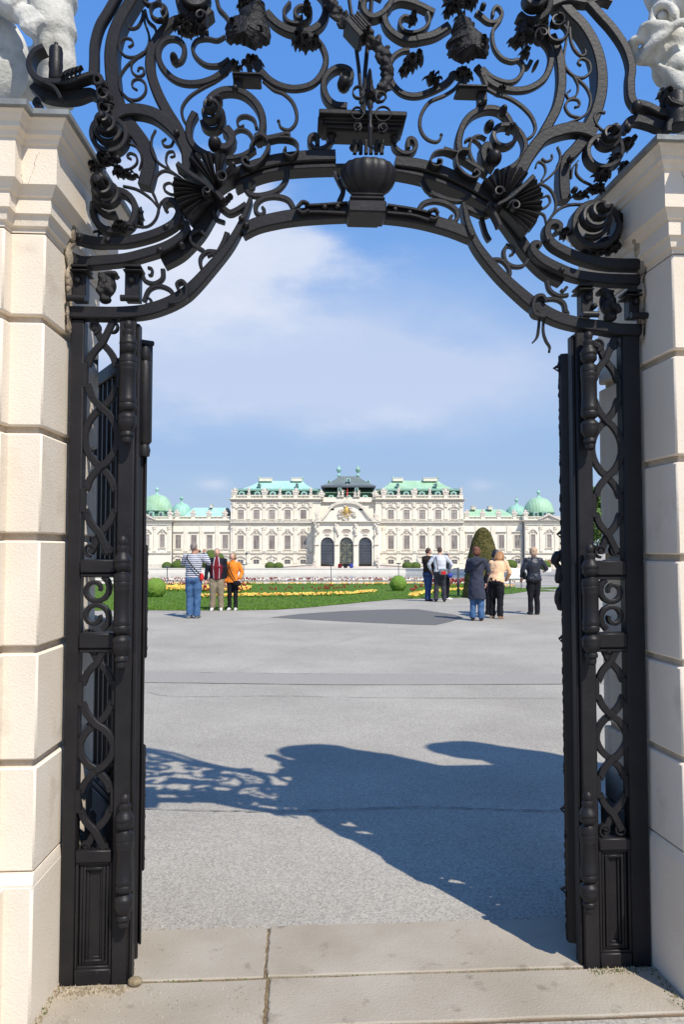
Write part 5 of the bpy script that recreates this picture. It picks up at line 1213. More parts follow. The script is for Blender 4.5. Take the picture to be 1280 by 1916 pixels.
def statue_fig(px, yb, h, d, seed, wide=1.0):
    rnd = random.Random(seed); k = h; x = X(px); z = Zp(yb); b = MB()
    b.box(x-.5*wide, x+.5*wide, d-.4, d+.4, z, z+.5); b.ell((x, d, z+.5+k*.22), (.42*wide,.3,k*.28), 8, 6); b.ell((x+rnd.uniform(-.15,.15), d, z+.5+k*.55), (.36*wide,.28,k*.25), 8, 6); b.ell((x+rnd.uniform(-.2,.2), d, z+.5+k*.86), (.2,.2,.22), 7, 5)
    for q in range(3):
        a = rnd.uniform(-1, 1); b.tube([(x, d, z+.5+k*.6), (x+a*.55*wide, d-.1, z+.5+k*rnd.uniform(.35,.9)), (x+a*.85*wide, d-.1, z+.5+k*rnd.uniform(.2,1.0))], [.16,.12,.09], 5)
    if wide > 1.2: b.ell((x-.7*wide*.6, d, z+.9), (.45,.3,.5), 7, 5); b.ell((x+.7*wide*.6, d, z+.8), (.45,.3,.42), 7, 5)
    part(b, 'roof_statue', 'ornament', smooth=True)
def balustrade(px0, px1, yt, yb, d, piers):
    b = MB(); z0, z1 = Zp(yb), Zp(yt); x0, x1 = X(px0), X(px1); b.box(x0, x1, d, d+.5, z1-.28, z1); b.box(x0, x1, d, d+.5, z0, z0+.22)
    n = int((x1-x0)/.42)
    for i in range(n):
        x = x0+(x1-x0)*(i+.5)/n; b.box(x-.1, x+.1, d+.15, d+.35, z0+.22, z1-.28)
    for p in piers: b.box(X(p)-.55, X(p)+.55, d-.06, d+.56, z0, z1+.06)
    part(b, 'balustrade', 'trim')
def cornice(px0, px1, y, d, h=4.2, out=.9, ret=True, dd=3.0):
    """stepped projecting cornice: y is its top edge"""
    b = MB(); x0, x1 = X(px0), X(px1); z = Zp(y); hh = h*K6
    for i, (a, c, o_) in enumerate(((0,.22,1.0),(.22,.42,.78),(.42,.62,.52),(.62,1.0,.22))): b.box(x0-out*o_, x1+out*o_, d-out*o_, d+dd, z-hh*c+.004, z-hh*a)
    part(b, 'cornice', 'cornice')
def dentils(px0, px1, y, d, step=.9, h=.5, w=.45, out=.35):
    b = MB(); x = X(px0); z = Zp(y); b.box(x, X(px1)+w, d-.08, d+.03, z-h*.9, z-.01)
    while x < X(px1): b.box(x, x+w, d-out, d+.02, z-h, z); x += step
    part(b, 'dentils', 'ornament')
def pilaster(px, yt, yb, d, w=4.2, cap=True):
    b = MB(); x = X(px); hw = w*K6/2; b.box(x-hw, x+hw, d-.22, d+.02, Zp(yb), Zp(yt)); b.box(x-hw-.12, x+hw+.12, d-.3, d+.02, Zp(yb), Zp(yb)+.5)
    if cap: b.box(x-hw-.14, x+hw+.14, d-.34, d+.02, Zp(yt)-.9, Zp(yt)-.7); b.box(x-hw-.2, x+hw+.2, d-.38, d+.02, Zp(yt)-.25, Zp(yt)-.002); b.ell((x, d-.25, Zp(yt)-.5), (hw*.95,.15,.24), 8, 5)
    part(b, 'pilaster', 'trim')
def frieze(px, y, d, w=8):
    b = MB(); x = X(px); z = Zp(y)
    for k in range(5): b.ell((x+(k-2)*w*K6/5.5, d-.1, z+(.1 if k%2 else -.08)), (.26,.2,.26+.1*(k==2)), 6, 5)
    part(b, 'frieze_ornament', 'ornament', smooth=True)
YB = 1068
# ---- main block: two tall pavilions left and right of the entrance
LW = [450, 479.5, 508.6, 538, 567.6]; RW = [731.7, 761.2, 790.7, 820.7, 850.5]
for x0, x1, ws in ((431, 600, LW), (703, 868, RW)):
    b = MB(); pbox(b, x0, x1, 936, YB, 0, 16); part(b, 'wall', 'wall')
    b = MB(); pbox(b, x0-.6, x1+.6, 1055, YB, -.25, 0); part(b, 'base_course', 'trim')
    for ya, yb_, dd_ in ((1033.4,1035.2,-.4),(974.0,976.0,-.35),(979.5,980.4,-.3)): b = MB(); pbox(b, x0-.4, x1+.4, ya, yb_, dd_, 0); part(b, 'string_course', 'cornice')
    b = MB(); pbox(b, x0-.5, x1+.5, 976.8, 978.8, -.7, .1); part(b, 'cornice', 'cornice')
    cornice(x0, x1, 933.5, 0, 3.6, .95)
    dentils(x0+.3, x1-1, 937.6, 0, .75); dentils(x0+.3, x1-1, 979.4, 0, .8, .35)
    for i, w in enumerate(ws):
        window(w, 954, 970.8, 11, 'pane_light' if (i in (0,1,2,3) and x0 < 600) or (i in (1,2,3,4) and x0 > 600) else 'pane', 'arch')
        window(w, 1001.8, 1027.2, 11, 'pane', 'curly'); window(w, 1047, 1058.4, 11, 'pane_dark', 'arch', sill=False)
        frieze(w, 990, 0); dormer(w + (1 if x0 < 600 else 0), 919, 930, 11, .4)
        frieze(w, 944, 0, 6)
    gap = 14.7
    pxs = [ws[0]-gap+2] + [w + gap for w in ws[:-1]] + [ws[-1]+gap-1]
    for p in pxs: pilaster(p, 940.5, 972, 0, 6.5); pilaster(p, 986, 1032, 0, 6.5); frieze(p, 948, -.2, 4)
    for p in pxs: 
        b = MB(); pbox(b, p-4.4, p+4.4, 1036.5, 1054, -.16, 0); part(b, 'rusticated_strip', 'trim')
    b = MB()
    for yy in (1039, 1042.2, 1045.4, 1061): pbox(b, x0, x1, yy, yy+.35, -.03, 0)
    part(b, 'joint_line', 'cornice')
    b = MB(); pbox(b, x0+1.5, x1-1.5, 914, 933, 1.2, 14); part(b, 'mansard', 'mansard')
    balustrade(x0, x1, 926, 933.2, .1, pxs)
    for i, p in enumerate(pxs): statue_fig(p, 925.6, 1.9 + .2*(i % 2), .35, i + int(x0), 1.0 if i % 2 else 1.7)
    d_ = 1 if x0 < 600 else -1
    if x0 < 600: roofhip('roof', 'copper_pale', 443, 592, 480, 563.5, 916.5, 896, 15, curve=.12)
    else: roofhip('roof', 'copper_green', 708, 860, 737, 826, 917, 895.5, 15, curve=.12)
    b = MB(); pbox(b, x0+9, x1-6, 915.5, 917.5, .3, 15.5); part(b, 'eaves', 'copper')
    for c0, c1 in (((480,505),(542.5,563)) if x0 < 600 else ((738,758),(797,824))):
        b = MB(); pbox(b, c0, c1, 891.3, 897, 6, 8.6); pbox(b, c0-.6, c1+.6, 890.6, 891.6, 5.9, 8.7); part(b, 'chimney', 'trim')
    for c0 in ((482.5, 554.5) if x0 < 600 else (746, 818)): dormer(c0, 902.5, 909, 7, 2.2, rim='copper')
    b = MB()
    for q in ((479, 564.5) if x0 < 600 else (738, 826)): b.tube([(X(q), 7, Zp(897)), (X(q), 7, Zp(889))], .12, 6); b.ell((X(q), 7, Zp(889)), .32, 8, 6)
    part(b, 'finial', 'copper')
for x0, x1 in ((431, 600), (703, 868)):
    pass
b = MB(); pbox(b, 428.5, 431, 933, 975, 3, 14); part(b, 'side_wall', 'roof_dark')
# ---- low wings
for x0, x1, ws in ((321, 431.5, [332, 361.4, 391, 420.6]), (867.5, 982, [880.4, 910, 939.8, 969.6])):
    b = MB(); pbox(b, x0, x1, 972, YB, .8, 14); part(b, 'wall', 'wall')
    for ya, yb_, dd_ in ((1033.4,1035.2,.4),(980,981,.5),(1055,YB,.6)): b = MB(); pbox(b, x0, x1, ya, yb_, dd_, .8); part(b, 'string_course', 'cornice')
    cornice(x0+2, x1-2, 973, .8, 4.0, .8, dd=2.0)
    for i, w in enumerate(ws):
        window(w, 1001, 1026, 10.5, 'pane', 'flat', depth=.8); window(w, 1045.5, 1055, 10, 'pane_dark', 'arch', sill=False, depth=.8)
    for p in [ws[0]-13] + [w+14.7 for w in ws[:-1]]: pilaster(p, 984, 1032, .8, 8, False)
    balustrade(x0, x1, 965.5, 972.6, 1.0, [x0+8, x0+38, x0+68, x0+98])
    for i, p in enumerate((x0+8, x0+38, x0+68, x0+98)): statue_fig(p, 965, 1.6, 1.2, i+50+int(x0), 1.3)
roofhip('roof', 'copper_pale', 338, 426, 352, 418, 966.5, 947.5, 12, depth0=3)
roofhip('roof', 'copper_green', 872, 972, 890, 950, 967, 950.5, 12, depth0=3)
b = MB(); b.prism([(X(415), Zp(966)), (X(420), Zp(949)), (X(424), Zp(952)), (X(430), Zp(966))], 2.4, 3.0); part(b, 'roof_edge', 'roof_dark')
b = MB()
for c0, c1, y in ((386,390,942),(890,898,945.5),(922,930,945.5)): pbox(b, c0, c1, y, y+6, 6, 8); pbox(b, c0-.8, c1+.8, y-.8, y, 5.9, 8.1)
part(b, 'chimney', 'cornice')
b = MB()
for q, d in ((321.5, .2), (980.5, .2)): b.tube([(X(q), d, Zp(975)), (X(q), d, Zp(YB))], .22, 6)
part(b, 'downpipe', 'frame_dark')
# ---- corner pavilions with copper domes
def pavilion(x0, x1, dome, back, ws, flip, door=None, ped=None):
    b = MB(); pbox(b, x0, x1, 972, YB, -1.0, 13); part(b, 'wall', 'wall')
    for ya, yb_, dd_ in ((1033.4,1035.2,-1.4),(1055,YB,-1.2),(981,982,-1.3)): b = MB(); pbox(b, x0-.3, x1+.3, ya, yb_, dd_, -1); part(b, 'string_course', 'cornice')
    cornice(x0, x1, 973, -1.0, 4.5, .9)
    for w in ws: window(w, 1000, 1024, 8.5, 'pane_light', 'curly', depth=-1.0)
    for w in ws[:1]: window(w, 1044.5, 1054, 8.5, 'pane_dark', 'arch', sill=False, depth=-1.0)
    for p in [x0+3.5, x1-3.5] + [(a+b_)/2 for a, b_ in zip(ws, ws[1:])]: pilaster(p, 985, 1032, -1.0, 5)
    if ped:
        c = ped; b = MB(); z0, z1 = Zp(972.8), Zp(964.5); hw = 17*K6; xc = X(c)
        b.prism([(xc-hw-.6, z0), (xc, z1+.7), (xc+hw+.6, z0), (xc+hw, z0+.05), (xc, z1), (xc-hw, z0+.05)], -2.1, -.9); b.prism([(xc-hw, z0+.02), (xc+hw, z0+.02), (xc, z1)], -1.5, -.85)
        for k in range(6): b.ell((xc+(k-2.5)*.8, -1.6, z0+.7+.4*(2.5-abs(k-2.5))*.6), (.35,.2,.3), 6, 5)
        part(b, 'pediment', 'ornament')
    if door: 
        b = MB(); pbox(b, door-5, door+5, 1047, 1067.5, -1.15, -1.02); part(b, 'door', 'wood')
        b = MB(); pbox(b, door-7, door-5.02, 1044, YB, -1.3, -1); pbox(b, door+5.02, door+7, 1044, YB, -1.3, -1); pbox(b, door-5, door+5, 1044, 1046.9, -1.3, -1); part(b, 'door_surround', 'trim')
    def domes(cx, r, yb, yt, d, m):
        b = MB(); x = X(cx); rr = r*K6; z0, h = Zp(yb), Zp(yt)-Zp(yb); n = 24; rg = []
        for i in range(11):
            t = i/10; q = math.pi/2*t; k = math.cos(q)**.85 if t < 1 else .04; rg.append([(x+rr*k*(1+.012*(j%3==0))*math.cos(2*math.pi*j/n), d+rr*k*(1+.012*(j%3==0))*math.sin(2*math.pi*j/n), z0+h*math.sin(q)) for j in range(n)])
        b.rings(rg); o = part(b, 'dome', m, smooth=True)
        f = MB(); zt = z0+h; f.lathe([(.9,-.1),(.75,.15),(.35,.3),(.25,.9),(.55,1.3),(.62,1.65),(.4,2.0),(.1,2.3),(.06,3.0),(0,3.3)], (x, d, zt), 12); part(f, 'finial', 'copper', o, True)
        g = MB(); g.lathe([(rr*1.04,-.3),(rr*1.06,0),(rr*1.0,.12),(rr*.98,.3)], (x, d, z0), 24); g.lathe([(rr*.93, Zp(972)-z0), (rr*.93, -.25)], (x, d, z0), 24); part(g, 'drum', 'mansard')
    domes(dome[0], dome[1], dome[2], dome[3], 6.5, dome[4]); domes(back[0], back[1], back[2], back[3], 17, back[4])
    dormer(dome[0]+ (17 if not flip else -15), 957, 967, 9, -.2); dormer(dome[0], 957, 967, 9, -1.2)
    balustrade(x0, x1, 966.5, 972.6, -.8, [x0+2, x1-2])
    for i, p in enumerate((x0+3, x1-3)): statue_fig(p, 966, 1.8, -.5, 70+i+int(x0), 1.3)
pavilion(232, 321, (283, 29.5, 955, 922.5, 'copper_green'), (317.5, 22, 962, 935, 'copper'), [246, 276, 304.5], False, 268, 272)
pavilion(981.5, 1066, (1019.5, 28.5, 958, 928, 'copper_green'), (991, 22.5, 960, 939, 'copper'), [996.5, 1026.8, 1052], True, 1027.5, 1025.5)
# ---- entrance block
b = MB(); pbox(b, 598, 705, 932, YB, 1.0, 16); part(b, 'wall', 'wall')
cornice(600, 703, 938, 1.0, 6, .8, dd=4)
b = MB(); pbox(b, 602, 702, 922, 938, 2.5, 15); part(b, 'mansard', 'mansard')
roofhip('roof_skirt', 'copper_green', 601, 703, 606, 698, 921.5, 911, 15, curve=.05)
roofhip('roof', 'roof_dark', 600, 704, 634, 671.5, 909, 887, 16, depth0=.6, curve=.10)
b = MB(); pbox(b, 600.5, 703.5, 908.2, 911.5, .4, 17); part(b, 'eaves', 'frame_dark')
for c in (619.5, 635.5, 652, 668, 684): dormer(c, 925.5, 936, 10.5, 1.5)
for c in (635.5, 667.5): dormer(c, 911.5, 918, 7, .5)
dormer(652.5, 893.5, 900, 7, 2.0, rim='copper_pale'); dormer(615, 896.5, 901, 6, 3.5, rim='copper_pale'); dormer(690, 896.5, 901, 6, 3.5, rim='copper_pale')
b = MB()
for q in (634, 671): b.lathe([(.5,0),(.6,.3),(.3,.6),(.25,1.2),(.75,1.7),(.85,2.3),(.5,2.7),(.2,3.0),(.1,3.6),(0,3.9)], (X(q), 7.5, Zp(887.2)), 12)
part(b, 'finial', 'copper', smooth=True)
balustrade(601, 703, 930, 937.2, 1.2, [605, 634, 641, 664, 671, 700])
for i, p in enumerate((601.5, 634, 641, 664.5, 671, 703)): statue_fig(p, 929.5, 1.9, .9, 90+i, 1.6 if i in (0, 5) else 1.0)
# portico with three arches and bell-shaped gable
b = MB(); xc = X(648); out = [(X(588.5), Zp(YB)), (X(588.5), Zp(977))]
gpts = [(588.5,977),(592,976),(600,972),(607,966),(613,959),(619,950),(625,944),(633,940.5),(641,939.2),(649,938.8),(657,939.2),(665,940.5),(672,944),(678,950),(684,959),(690,966),(697,972),(704,976),(710,977)]
def archpts(c, hw, ys, yt, n=10):
    return [(X(c+hw*math.cos(q)), Zp(ys)+(Zp(yt)-Zp(ys))*math.sin(q)) for q in [math.pi*i/n for i in range(n+1)]]
ARC = [613, 648, 683]; hwid = 12.3
# wall as vertical strips round the arches
def wallstrip(mb, x0, x1, y0, y1): pbox(mb, x0, x1, y0, y1, -4.0, -3.2)
b = MB()
edges = [588.5] + sum([[c-hwid, c+hwid] for c in ARC], []) + [710]
for i in range(0, len(edges), 2): wallstrip(b, edges[i], edges[i+1], 1003, YB)
wallstrip(b, 588.5, 710, 977, 1003)
for c in ARC:
    a = archpts(c, hwid, 1017.7, 1005.5); top = Zp(1003)
    for i in range(len(a)-1): b.add([(a[i][0],-4,a[i][1]),(a[i+1][0],-4,a[i+1][1]),(a[i+1][0],-4,top),(a[i][0],-4,top),(a[i][0],-3.2,a[i][1]),(a[i+1][0],-3.2,a[i+1][1]),(a[i+1][0],-3.2,top),(a[i][0],-3.2,top)], [(0,1,2,3),(4,5,6,7),(0,1,5,4)])
b.prism([(X(x), Zp(y)) for x, y in gpts], -4.0, -3.0)
pbox(b, 588.5, 590, 977, YB, -3.2, 1.2); pbox(b, 708.5, 710, 977, YB, -3.2, 1.2); pbox(b, 590, 708.5, 977.2, 978.5, -3.2, 1.2)
part(b, 'portico_wall', 'wall')
b = MB(); P1 = [(X(x), Zp(y)) for x, y in gpts]; P2 = [(xc+(X(x)-xc)*1.0, Zp(y)-.75) for x, y in gpts]
for i in range(len(P1)-1): b.add([(P1[i][0],-4.7,P1[i][1]+.15),(P1[i+1][0],-4.7,P1[i+1][1]+.15),(P2[i+1][0],-4.7,P2[i+1][1]),(P2[i][0],-4.7,P2[i][1]),(P1[i][0],-3,P1[i][1]+.15),(P1[i+1][0],-3,P1[i+1][1]+.15),(P2[i+1][0],-4,P2[i+1][1]),(P2[i][0],-4,P2[i][1])], [(0,1,2,3),(0,1,5,4),(3,2,6,7)])
part(b, 'gable_moulding', 'cornice')
b = MB(); pbox(b, 586.5, 712, 975.8, 977.6, -4.9, -3.0); pbox(b, 587.5, 711, 978, 979, -4.5, -3.0); part(b, 'cornice', 'cornice')
for c in (594, 630.5, 665.5, 703.5):
    b = MB(); pbox(b, c-3.6, c+3.6, 981, 1017, -4.4, -4.0); pbox(b, c-4.4, c+4.4, 1017, 1019.5, -4.7, -4.0); pbox(b, c-3.8, c+3.8, 1019.5, 1054, -4.35, -4.0); pbox(b, c-4.6, c+4.6, 1054, YB, -4.6, -4.0); part(b, 'pier', 'trim')
    b = MB(); z = Zp(1001); x = X(c)
    for k in range(5): b.ell((x+random.Random(k+int(c)).uniform(-.5,.5), -4.6, z+k*.75), (.42,.35,.5), 7, 5)
    part(b, 'pier_ornament', 'ornament', smooth=True)
for i, c in enumerate(ARC):
    a = archpts(c, hwid, 1017.7, 1005.5); g = MB(); g.prism([(X(c-hwid), Zp(1054)), (X(c-hwid), Zp(1017.7))][:1] + [(X(c+hwid), Zp(1054))] + a, -3.3, -3.2)
    o = MB(); xc_ = X(c); hw = hwid*K6
    rim = [(x, z) for x, z in a]
    for j in range(len(rim)-1): o.add([(rim[j][0],-3.75,rim[j][1]),(rim[j+1][0],-3.75,rim[j+1][1]),(xc_+(rim[j+1][0]-xc_)*.88,-3.75,Zp(1017.7)+(rim[j+1][1]-Zp(1017.7))*.88),(xc_+(rim[j][0]-xc_)*.88,-3.75,Zp(1017.7)+(rim[j][1]-Zp(1017.7))*.88)], [(0,1,2,3)])
    for k in range(9):
        x = xc_ - hw + 2*hw*(k+.0)/8; o.box(x-.05, x+.05, -3.8, -3.7, Zp(1054), Zp(1018))
    for k in range(8): z = Zp(1054)+(Zp(1018)-Zp(1054))*k/7; o.box(xc_-hw, xc_+hw, -3.79, -3.71, z-.05, z+.05)
    for k in range(1, 6):
        q = math.pi*k/6; o.tube([(xc_+.5*math.cos(q), -3.75, Zp(1017)+.5*math.sin(q)), (xc_+hw*.9*math.cos(q), -3.75, Zp(1017.7)+(Zp(1005.5)-Zp(1017.7))*.92*math.sin(q))], .06, 4)
    for rr_ in (.45, .7): o.tube([(xc_+hw*rr_*math.cos(math.pi*k/8), -3.75, Zp(1017.7)+(Zp(1005.5)-Zp(1017.7))*rr_*math.sin(math.pi*k/8)) for k in range(9)], .06, 4)
    o.box(xc_-hw, xc_+hw, -3.82, -3.68, Zp(1018.2), Zp(1017))
    w_ = part(o, 'arched_window', 'frame_dark'); part(g, 'pane', 'pane_dark' if i != 1 else 'pane_gate', w_)
    o = MB(); q0 = MB(); z = Zp(994); o.lathe([(1,0),(1.18,0),(1.18,-.2),(1,-.2),(1,0)], (0,0,0), 20, 'y'); o.v = [(X(c)+v[0]*1.35, -4.0+v[1]+.05, z+v[2]*.62) for v in o.v]; w_ = part(o, 'oval_window', 'trim')
    q0.lathe([(0,0),(1,0),(1,.05),(0,.05)], (0,0,0), 20, 'y'); q0.v = [(X(c)+v[0]*1.3, -4.03+v[1], z+v[2]*.6) for v in q0.v]; part(q0, 'pane', 'frame', w_)
    frieze(c, 1000.5, -4.0, 8)
# crest with shield
b = MB(); rnd = random.Random(12)
for k in range(34):
    q = rnd.uniform(0, 6.28); r_ = rnd.uniform(.45, 1); b.ell((X(648)+math.cos(q)*r_*2.9, -4.3, Zp(960)+math.sin(q)*r_*2.2 - .9*abs(math.cos(q)) *r_), (.42,.35,.36), 7, 5)
part(b, 'crest', 'ornament', smooth=True)
b = MB(); b.ell((X(648), -4.6, Zp(957)), (.7,.4,1.0), 14, 10); b.ell((X(648), -4.6, Zp(951)), (.55,.3,.35), 10, 6)
for s in (-1, 1): b.tube(crom([(X(648)+s*1.1,-4.6,Zp(955)), (X(648)+s*1.35,-4.6,Zp(961)), (X(648)+s*.5,-4.6,Zp(966)), (X(648),-4.6,Zp(968))], 4), .14, 6)
part(b, 'crest_shield', 'gold', smooth=True)
for p, y in ((621, 956), (675.5, 956)): statue_fig(p, y, 1.5, -3.6, int(p), 1.5)
for p, y in ((594.5, 978), (703, 978)): statue_fig(p, y, 3.2, -2.2, int(p), 1.4)
for p in (590.5, 705.5): statue_fig(p, 1055, 2.6, -5.6, int(p), 1.2)
# flag
b = MB(); b.tube([(X(650), 0.8, Zp(936)), (X(650), .8, Zp(903))], .07, 5); part(b, 'flagpole', 'trim')
b = MB(); b.prism([(X(649.6), Zp(914)), (X(650.4), Zp(912)), (X(651.4), Zp(927)), (X(650), Zp(929)), (X(648.8), Zp(928))], .7, .85); part(b, 'flag', 'flag')
# ramps with white parapets in front of the entrance
b = MB()
for s in (-1, 1):
    x0, x1, x2 = X(648+s*56), X(648+s*60), X(648+s*165)
    b.prism([(x0, 0), (x2, 0), (x2, .35), (x1, Zp(1055.3)), (x0, Zp(1055.3))], -12.4, -12.0); b.prism([(x0, 0), (x2, 0), (x2, .1), (x1, Zp(1058)), (x0, Zp(1058))], -12.0, -4.9)
    b.prism([(x1, Zp(1055.3)+.003), (x2, .353), (x2, .5), (x1, Zp(1055.3)+.2)], -12.6, -11.8)
pbox(b, 588, 708, 1059, YB+3, -9.0, -4.9)
for k in range(6): b.box(X(594), X(702), -9.0-.5*(k+1), -9.0-.5*k+.001*k, 0, Zp(1059)-.2*(k+1))
part(b, 'entrance_ramp', 'steps')
# ---------------------------------------------------------------- people
def cloth(n, c, c2=None, r=.85, sc=8): return mat(n, c, r, c2 or tuple(x*.8 for x in c), sc, 4, .5, 90, dist=.004, spec=.2)
SK = mat('skin', (.62,.36,.25), .6, (.56,.30,.21), 9, 3); SKT = mat('skin_tanned', (.50,.26,.17), .6)
CL = dict(jeans=cloth('denim', (.045,.105,.22), (.08,.16,.30)), jeans_dark=cloth('dark_denim', (.025,.055,.15), (.045,.08,.20)), khaki=cloth('khaki_twill', (.27,.22,.15), (.22,.18,.12)), black=cloth('black_cloth', (.012,.012,.016)), charcoal=cloth('charcoal_cloth', (.045,.045,.055)),
          maroon=cloth('maroon_knit', (.17,.012,.02)), orange=cloth('orange_jacket', (.86,.25,.03), (.74,.20,.02)), navyblack=cloth('dark_jacket', (.012,.014,.022)), brown=cloth('brown_jacket', (.035,.024,.018)), white=cloth('pale_windbreaker', (.62,.64,.68), (.5,.52,.56)),
          coat=cloth('slate_coat', (.045,.05,.075), (.035,.04,.06)), peach=cloth('peach_jacket', (.82,.55,.33), (.74,.44,.26)), cream=cloth('cream_cloth', (.85,.68,.45)), leather=mat('black_leather', (.014,.016,.026), .42, (.022,.024,.035), 20, 4, .6, 50), red=cloth('red_cloth', (.62,.03,.03)), grey=cloth('grey_cloth', (.22,.24,.26)), blue=cloth('blue_cloth', (.05,.07,.33)), pink=cloth('pink_scarf', (.62,.30,.25), (.5,.2,.18), sc=20))
SH = dict(white=mat('white_shoe', (.75,.73,.7), .6), black=mat('black_shoe', (.012,.012,.012), .5), tan=mat('tan_shoe', (.45,.28,.18), .6), grey=mat('grey_shoe', (.22,.23,.24), .7))
HR = dict(grey=mat('grey_hair', (.26,.215,.19), .7, (.15,.12,.10), 40, 4), brown=mat('brown_hair', (.045,.022,.014), .6, (.09,.04,.022), 50, 4, .8, 60), auburn=mat('auburn_hair', (.10,.03,.015), .6, (.18,.065,.03), 40, 4, .8, 60), blond=mat('blond_hair', (.34,.22,.11), .6, (.22,.13,.06), 40, 4, .8, 60),
          ginger=mat('ginger_hair', (.30,.13,.05), .6, (.45,.24,.10), 30, 4, .8, 60), black=mat('black_hair', (.014,.010,.010), .5), pale=mat('pale_hair', (.58,.42,.28), .7, (.36,.22,.13), 40, 4, .8, 60))
EYE_M = mat('eye_dark', (.02,.02,.02), .3); LIP = mat('lips', (.42,.13,.11), .6)
def stripes():
    m = mat('striped_jersey', (.62,.63,.68), .85); nt = m.node_tree; N = nt.nodes; L = nt.links; tc = [n for n in N if n.type == 'TEX_COORD'][0]
    sp = N.new('ShaderNodeSeparateXYZ'); L.new(tc.outputs['Object'], sp.inputs[0])
    a = N.new('ShaderNodeMath'); a.operation = 'MULTIPLY'; a.inputs[1].default_value = 1/.046; L.new(sp.outputs[2], a.inputs[0])
    f = N.new('ShaderNodeMath'); f.operation = 'FRACT'; L.new(a.outputs[0], f.inputs[0]); g = N.new('ShaderNodeMath'); g.operation = 'GREATER_THAN'; g.inputs[1].default_value = .52; L.new(f.outputs[0], g.inputs[0])
    x = N.new('ShaderNodeMix'); x.data_type = 'RGBA'; L.new(g.outputs[0], x.inputs['Factor']); x.inputs[6].default_value = (.64,.65,.70,1); x.inputs[7].default_value = (.02,.028,.06,1); L.new(x.outputs[2], N['Principled BSDF'].inputs['Base Color']); return m
CL['stripe'] = stripes()
def to_mb(mb, me, idx=0, off=None):
    mb.cur = idx; mb.add([tuple(v.co) for v in me.vertices], [tuple(p.vertices) for p in me.polygons])
def person(label, px, py, H, face, top, trousers, shoe, hair, style='short', skin=None, lean=0.0, aL=((.03,0,-.17),(.04,-.02,-.33)), aR=None, hem=.50, flare=1.0, pitch=0.0, yaw=0.0, spread=.055, legw=1.0, step=0.0, bulk=1.0, sit=False, ground=None, inner=None, female=False, hemtrim=None, cat='person', group=None, collar=None):
    skin = skin or SK; aR = aR or aL
    g = ground if ground is not None else G(px, py)
    root = empty('person', g, R(face), label=label, cat=cat)
    if group: root['group'] = group
    B = bulk; seed = int(px) % 97
    V = lambda x, y, z: Vector((x*H, y*H, z*H))
    hip = V(0, 0, .51); RL = Matrix.Rotation(lean, 3, 'X')
    def U(p): return RL @ (p - hip) + hip          # upper body leans forward (towards -y)
    hc0 = V(0, -.012, .925); neckp = V(0, 0, .855)
    RH = Matrix.Rotation(yaw, 3, 'Z') @ Matrix.Rotation(pitch, 3, 'X')
    def HD(p): return U(RH @ (p - neckp) + neckp)
    sh = [V(s*.105*(.93 if female else 1)*B**.5, 0, .805) for s in (1, -1)]
    arms = []
    for s, a, S in ((1, aL, sh[0]), (-1, aR, sh[1])):
        e = S + V(s*a[0][0], a[0][1], a[0][2]); h = S + V(s*a[1][0], a[1][1], a[1][2]); arms.append((U(S), U(e), U(h), s))
    legs = []
    for s in (1, -1):
        st = step*s
        if sit: legs.append((V(s*.05, 0, .49), V(s*.055, -.24, .50), V(s*.05, -.25, .24), s))
        else: legs.append((V(s*.048, 0, .50), V(s*(.045+spread)/2*1.05, -.012 - st*.5, .275), V(s*spread, .005 - st, .05), s))
    # --- body: one continuous skin (head, neck, arms, trunk, legs)
    mb = MB()
    mb.tube([U(V(0,0,.50)), U(V(0,0,.60)), U(V(0,0,.72)), U(V(0,0,.79)), U(V(0,0,.82))], [.058*H, .052*H, .060*H, .055*H, .034*H], 12)
    mb.tube([U(V(0,.004,.80)), U(V(0,0,.84)), HD(V(0,-.002,.88))], [.034*H, .031*H, .030*H], 10)
    hr = Matrix.Rotation(lean, 3, 'X') @ RH
    mb.ell(HD(hc0), (.043*H, .054*H, .062*H), 14, 10, hr); mb.ell(HD(V(0,-.024,.897)), (.032*H, .034*H, .034*H), 10, 7, hr)
    mb.tube([HD(V(0,-.062,.935)), HD(V(0,-.070,.918)), HD(V(0,-.058,.908))], [.006*H, .009*H, .007*H], 6)
    for s in (1, -1): mb.ell(HD(V(s*.044, -.005, .922)), (.006*H, .011*H, .018*H), 6, 5, hr); mb.ell(HD(V(s*.020,-.052,.908)), (.014*H,.012*H,.012*H), 6, 5, hr)
    for S, e, h, s in arms: mb.tube([S, S.lerp(e, .5), e, e.lerp(h, .5), h], [.022*H, .020*H, .018*H, .016*H, .0135*H], 9)
    for a, k, f, s in legs: mb.tube([a, a.lerp(k, .5), k, k.lerp(f, .4), f], [.038*H, .034*H, .025*H, .024*H, .020*H], 9)
    body = remeshed(mb, .0165 if not sit else .03, 1, 'skin', [skin]); out = MB(); to_mb(out, body)
    # hands: palm, four fingers of different lengths and a thumb
    for S, e, h, s in arms:
        d = (h - e).normalized(); side = d.cross(Vector((0, 1, 0))); side = side.normalized() if side.length > .1 else Vector((1,0,0)); nrm = side.cross(d)
        out.tube([h - d*.01, h + d*.03, h + d*.075], [.020, .034, .033], 9, .5)
        for k in range(4):
            b0 = h + d*.072 + side*((k-1.5)*.017); ln = (.052, .066, .062, .048)[k]; out.tube([b0, b0 + d*ln*.5 + nrm*.006, b0 + d*ln*.85 + nrm*.022], [.0095, .0085, .006], 6)
        tb = h + d*.028 - side*.026*s; out.tube([tb, tb + d*.026 - side*.018*s, tb + d*.05 - side*.020*s + nrm*.010], [.011, .0095, .007], 6)
    out.cur = 1
    for s in (1, -1): out.ell(HD(V(s*.018, -.0545, .931)), (.009, .005, .006), 8, 5, hr)
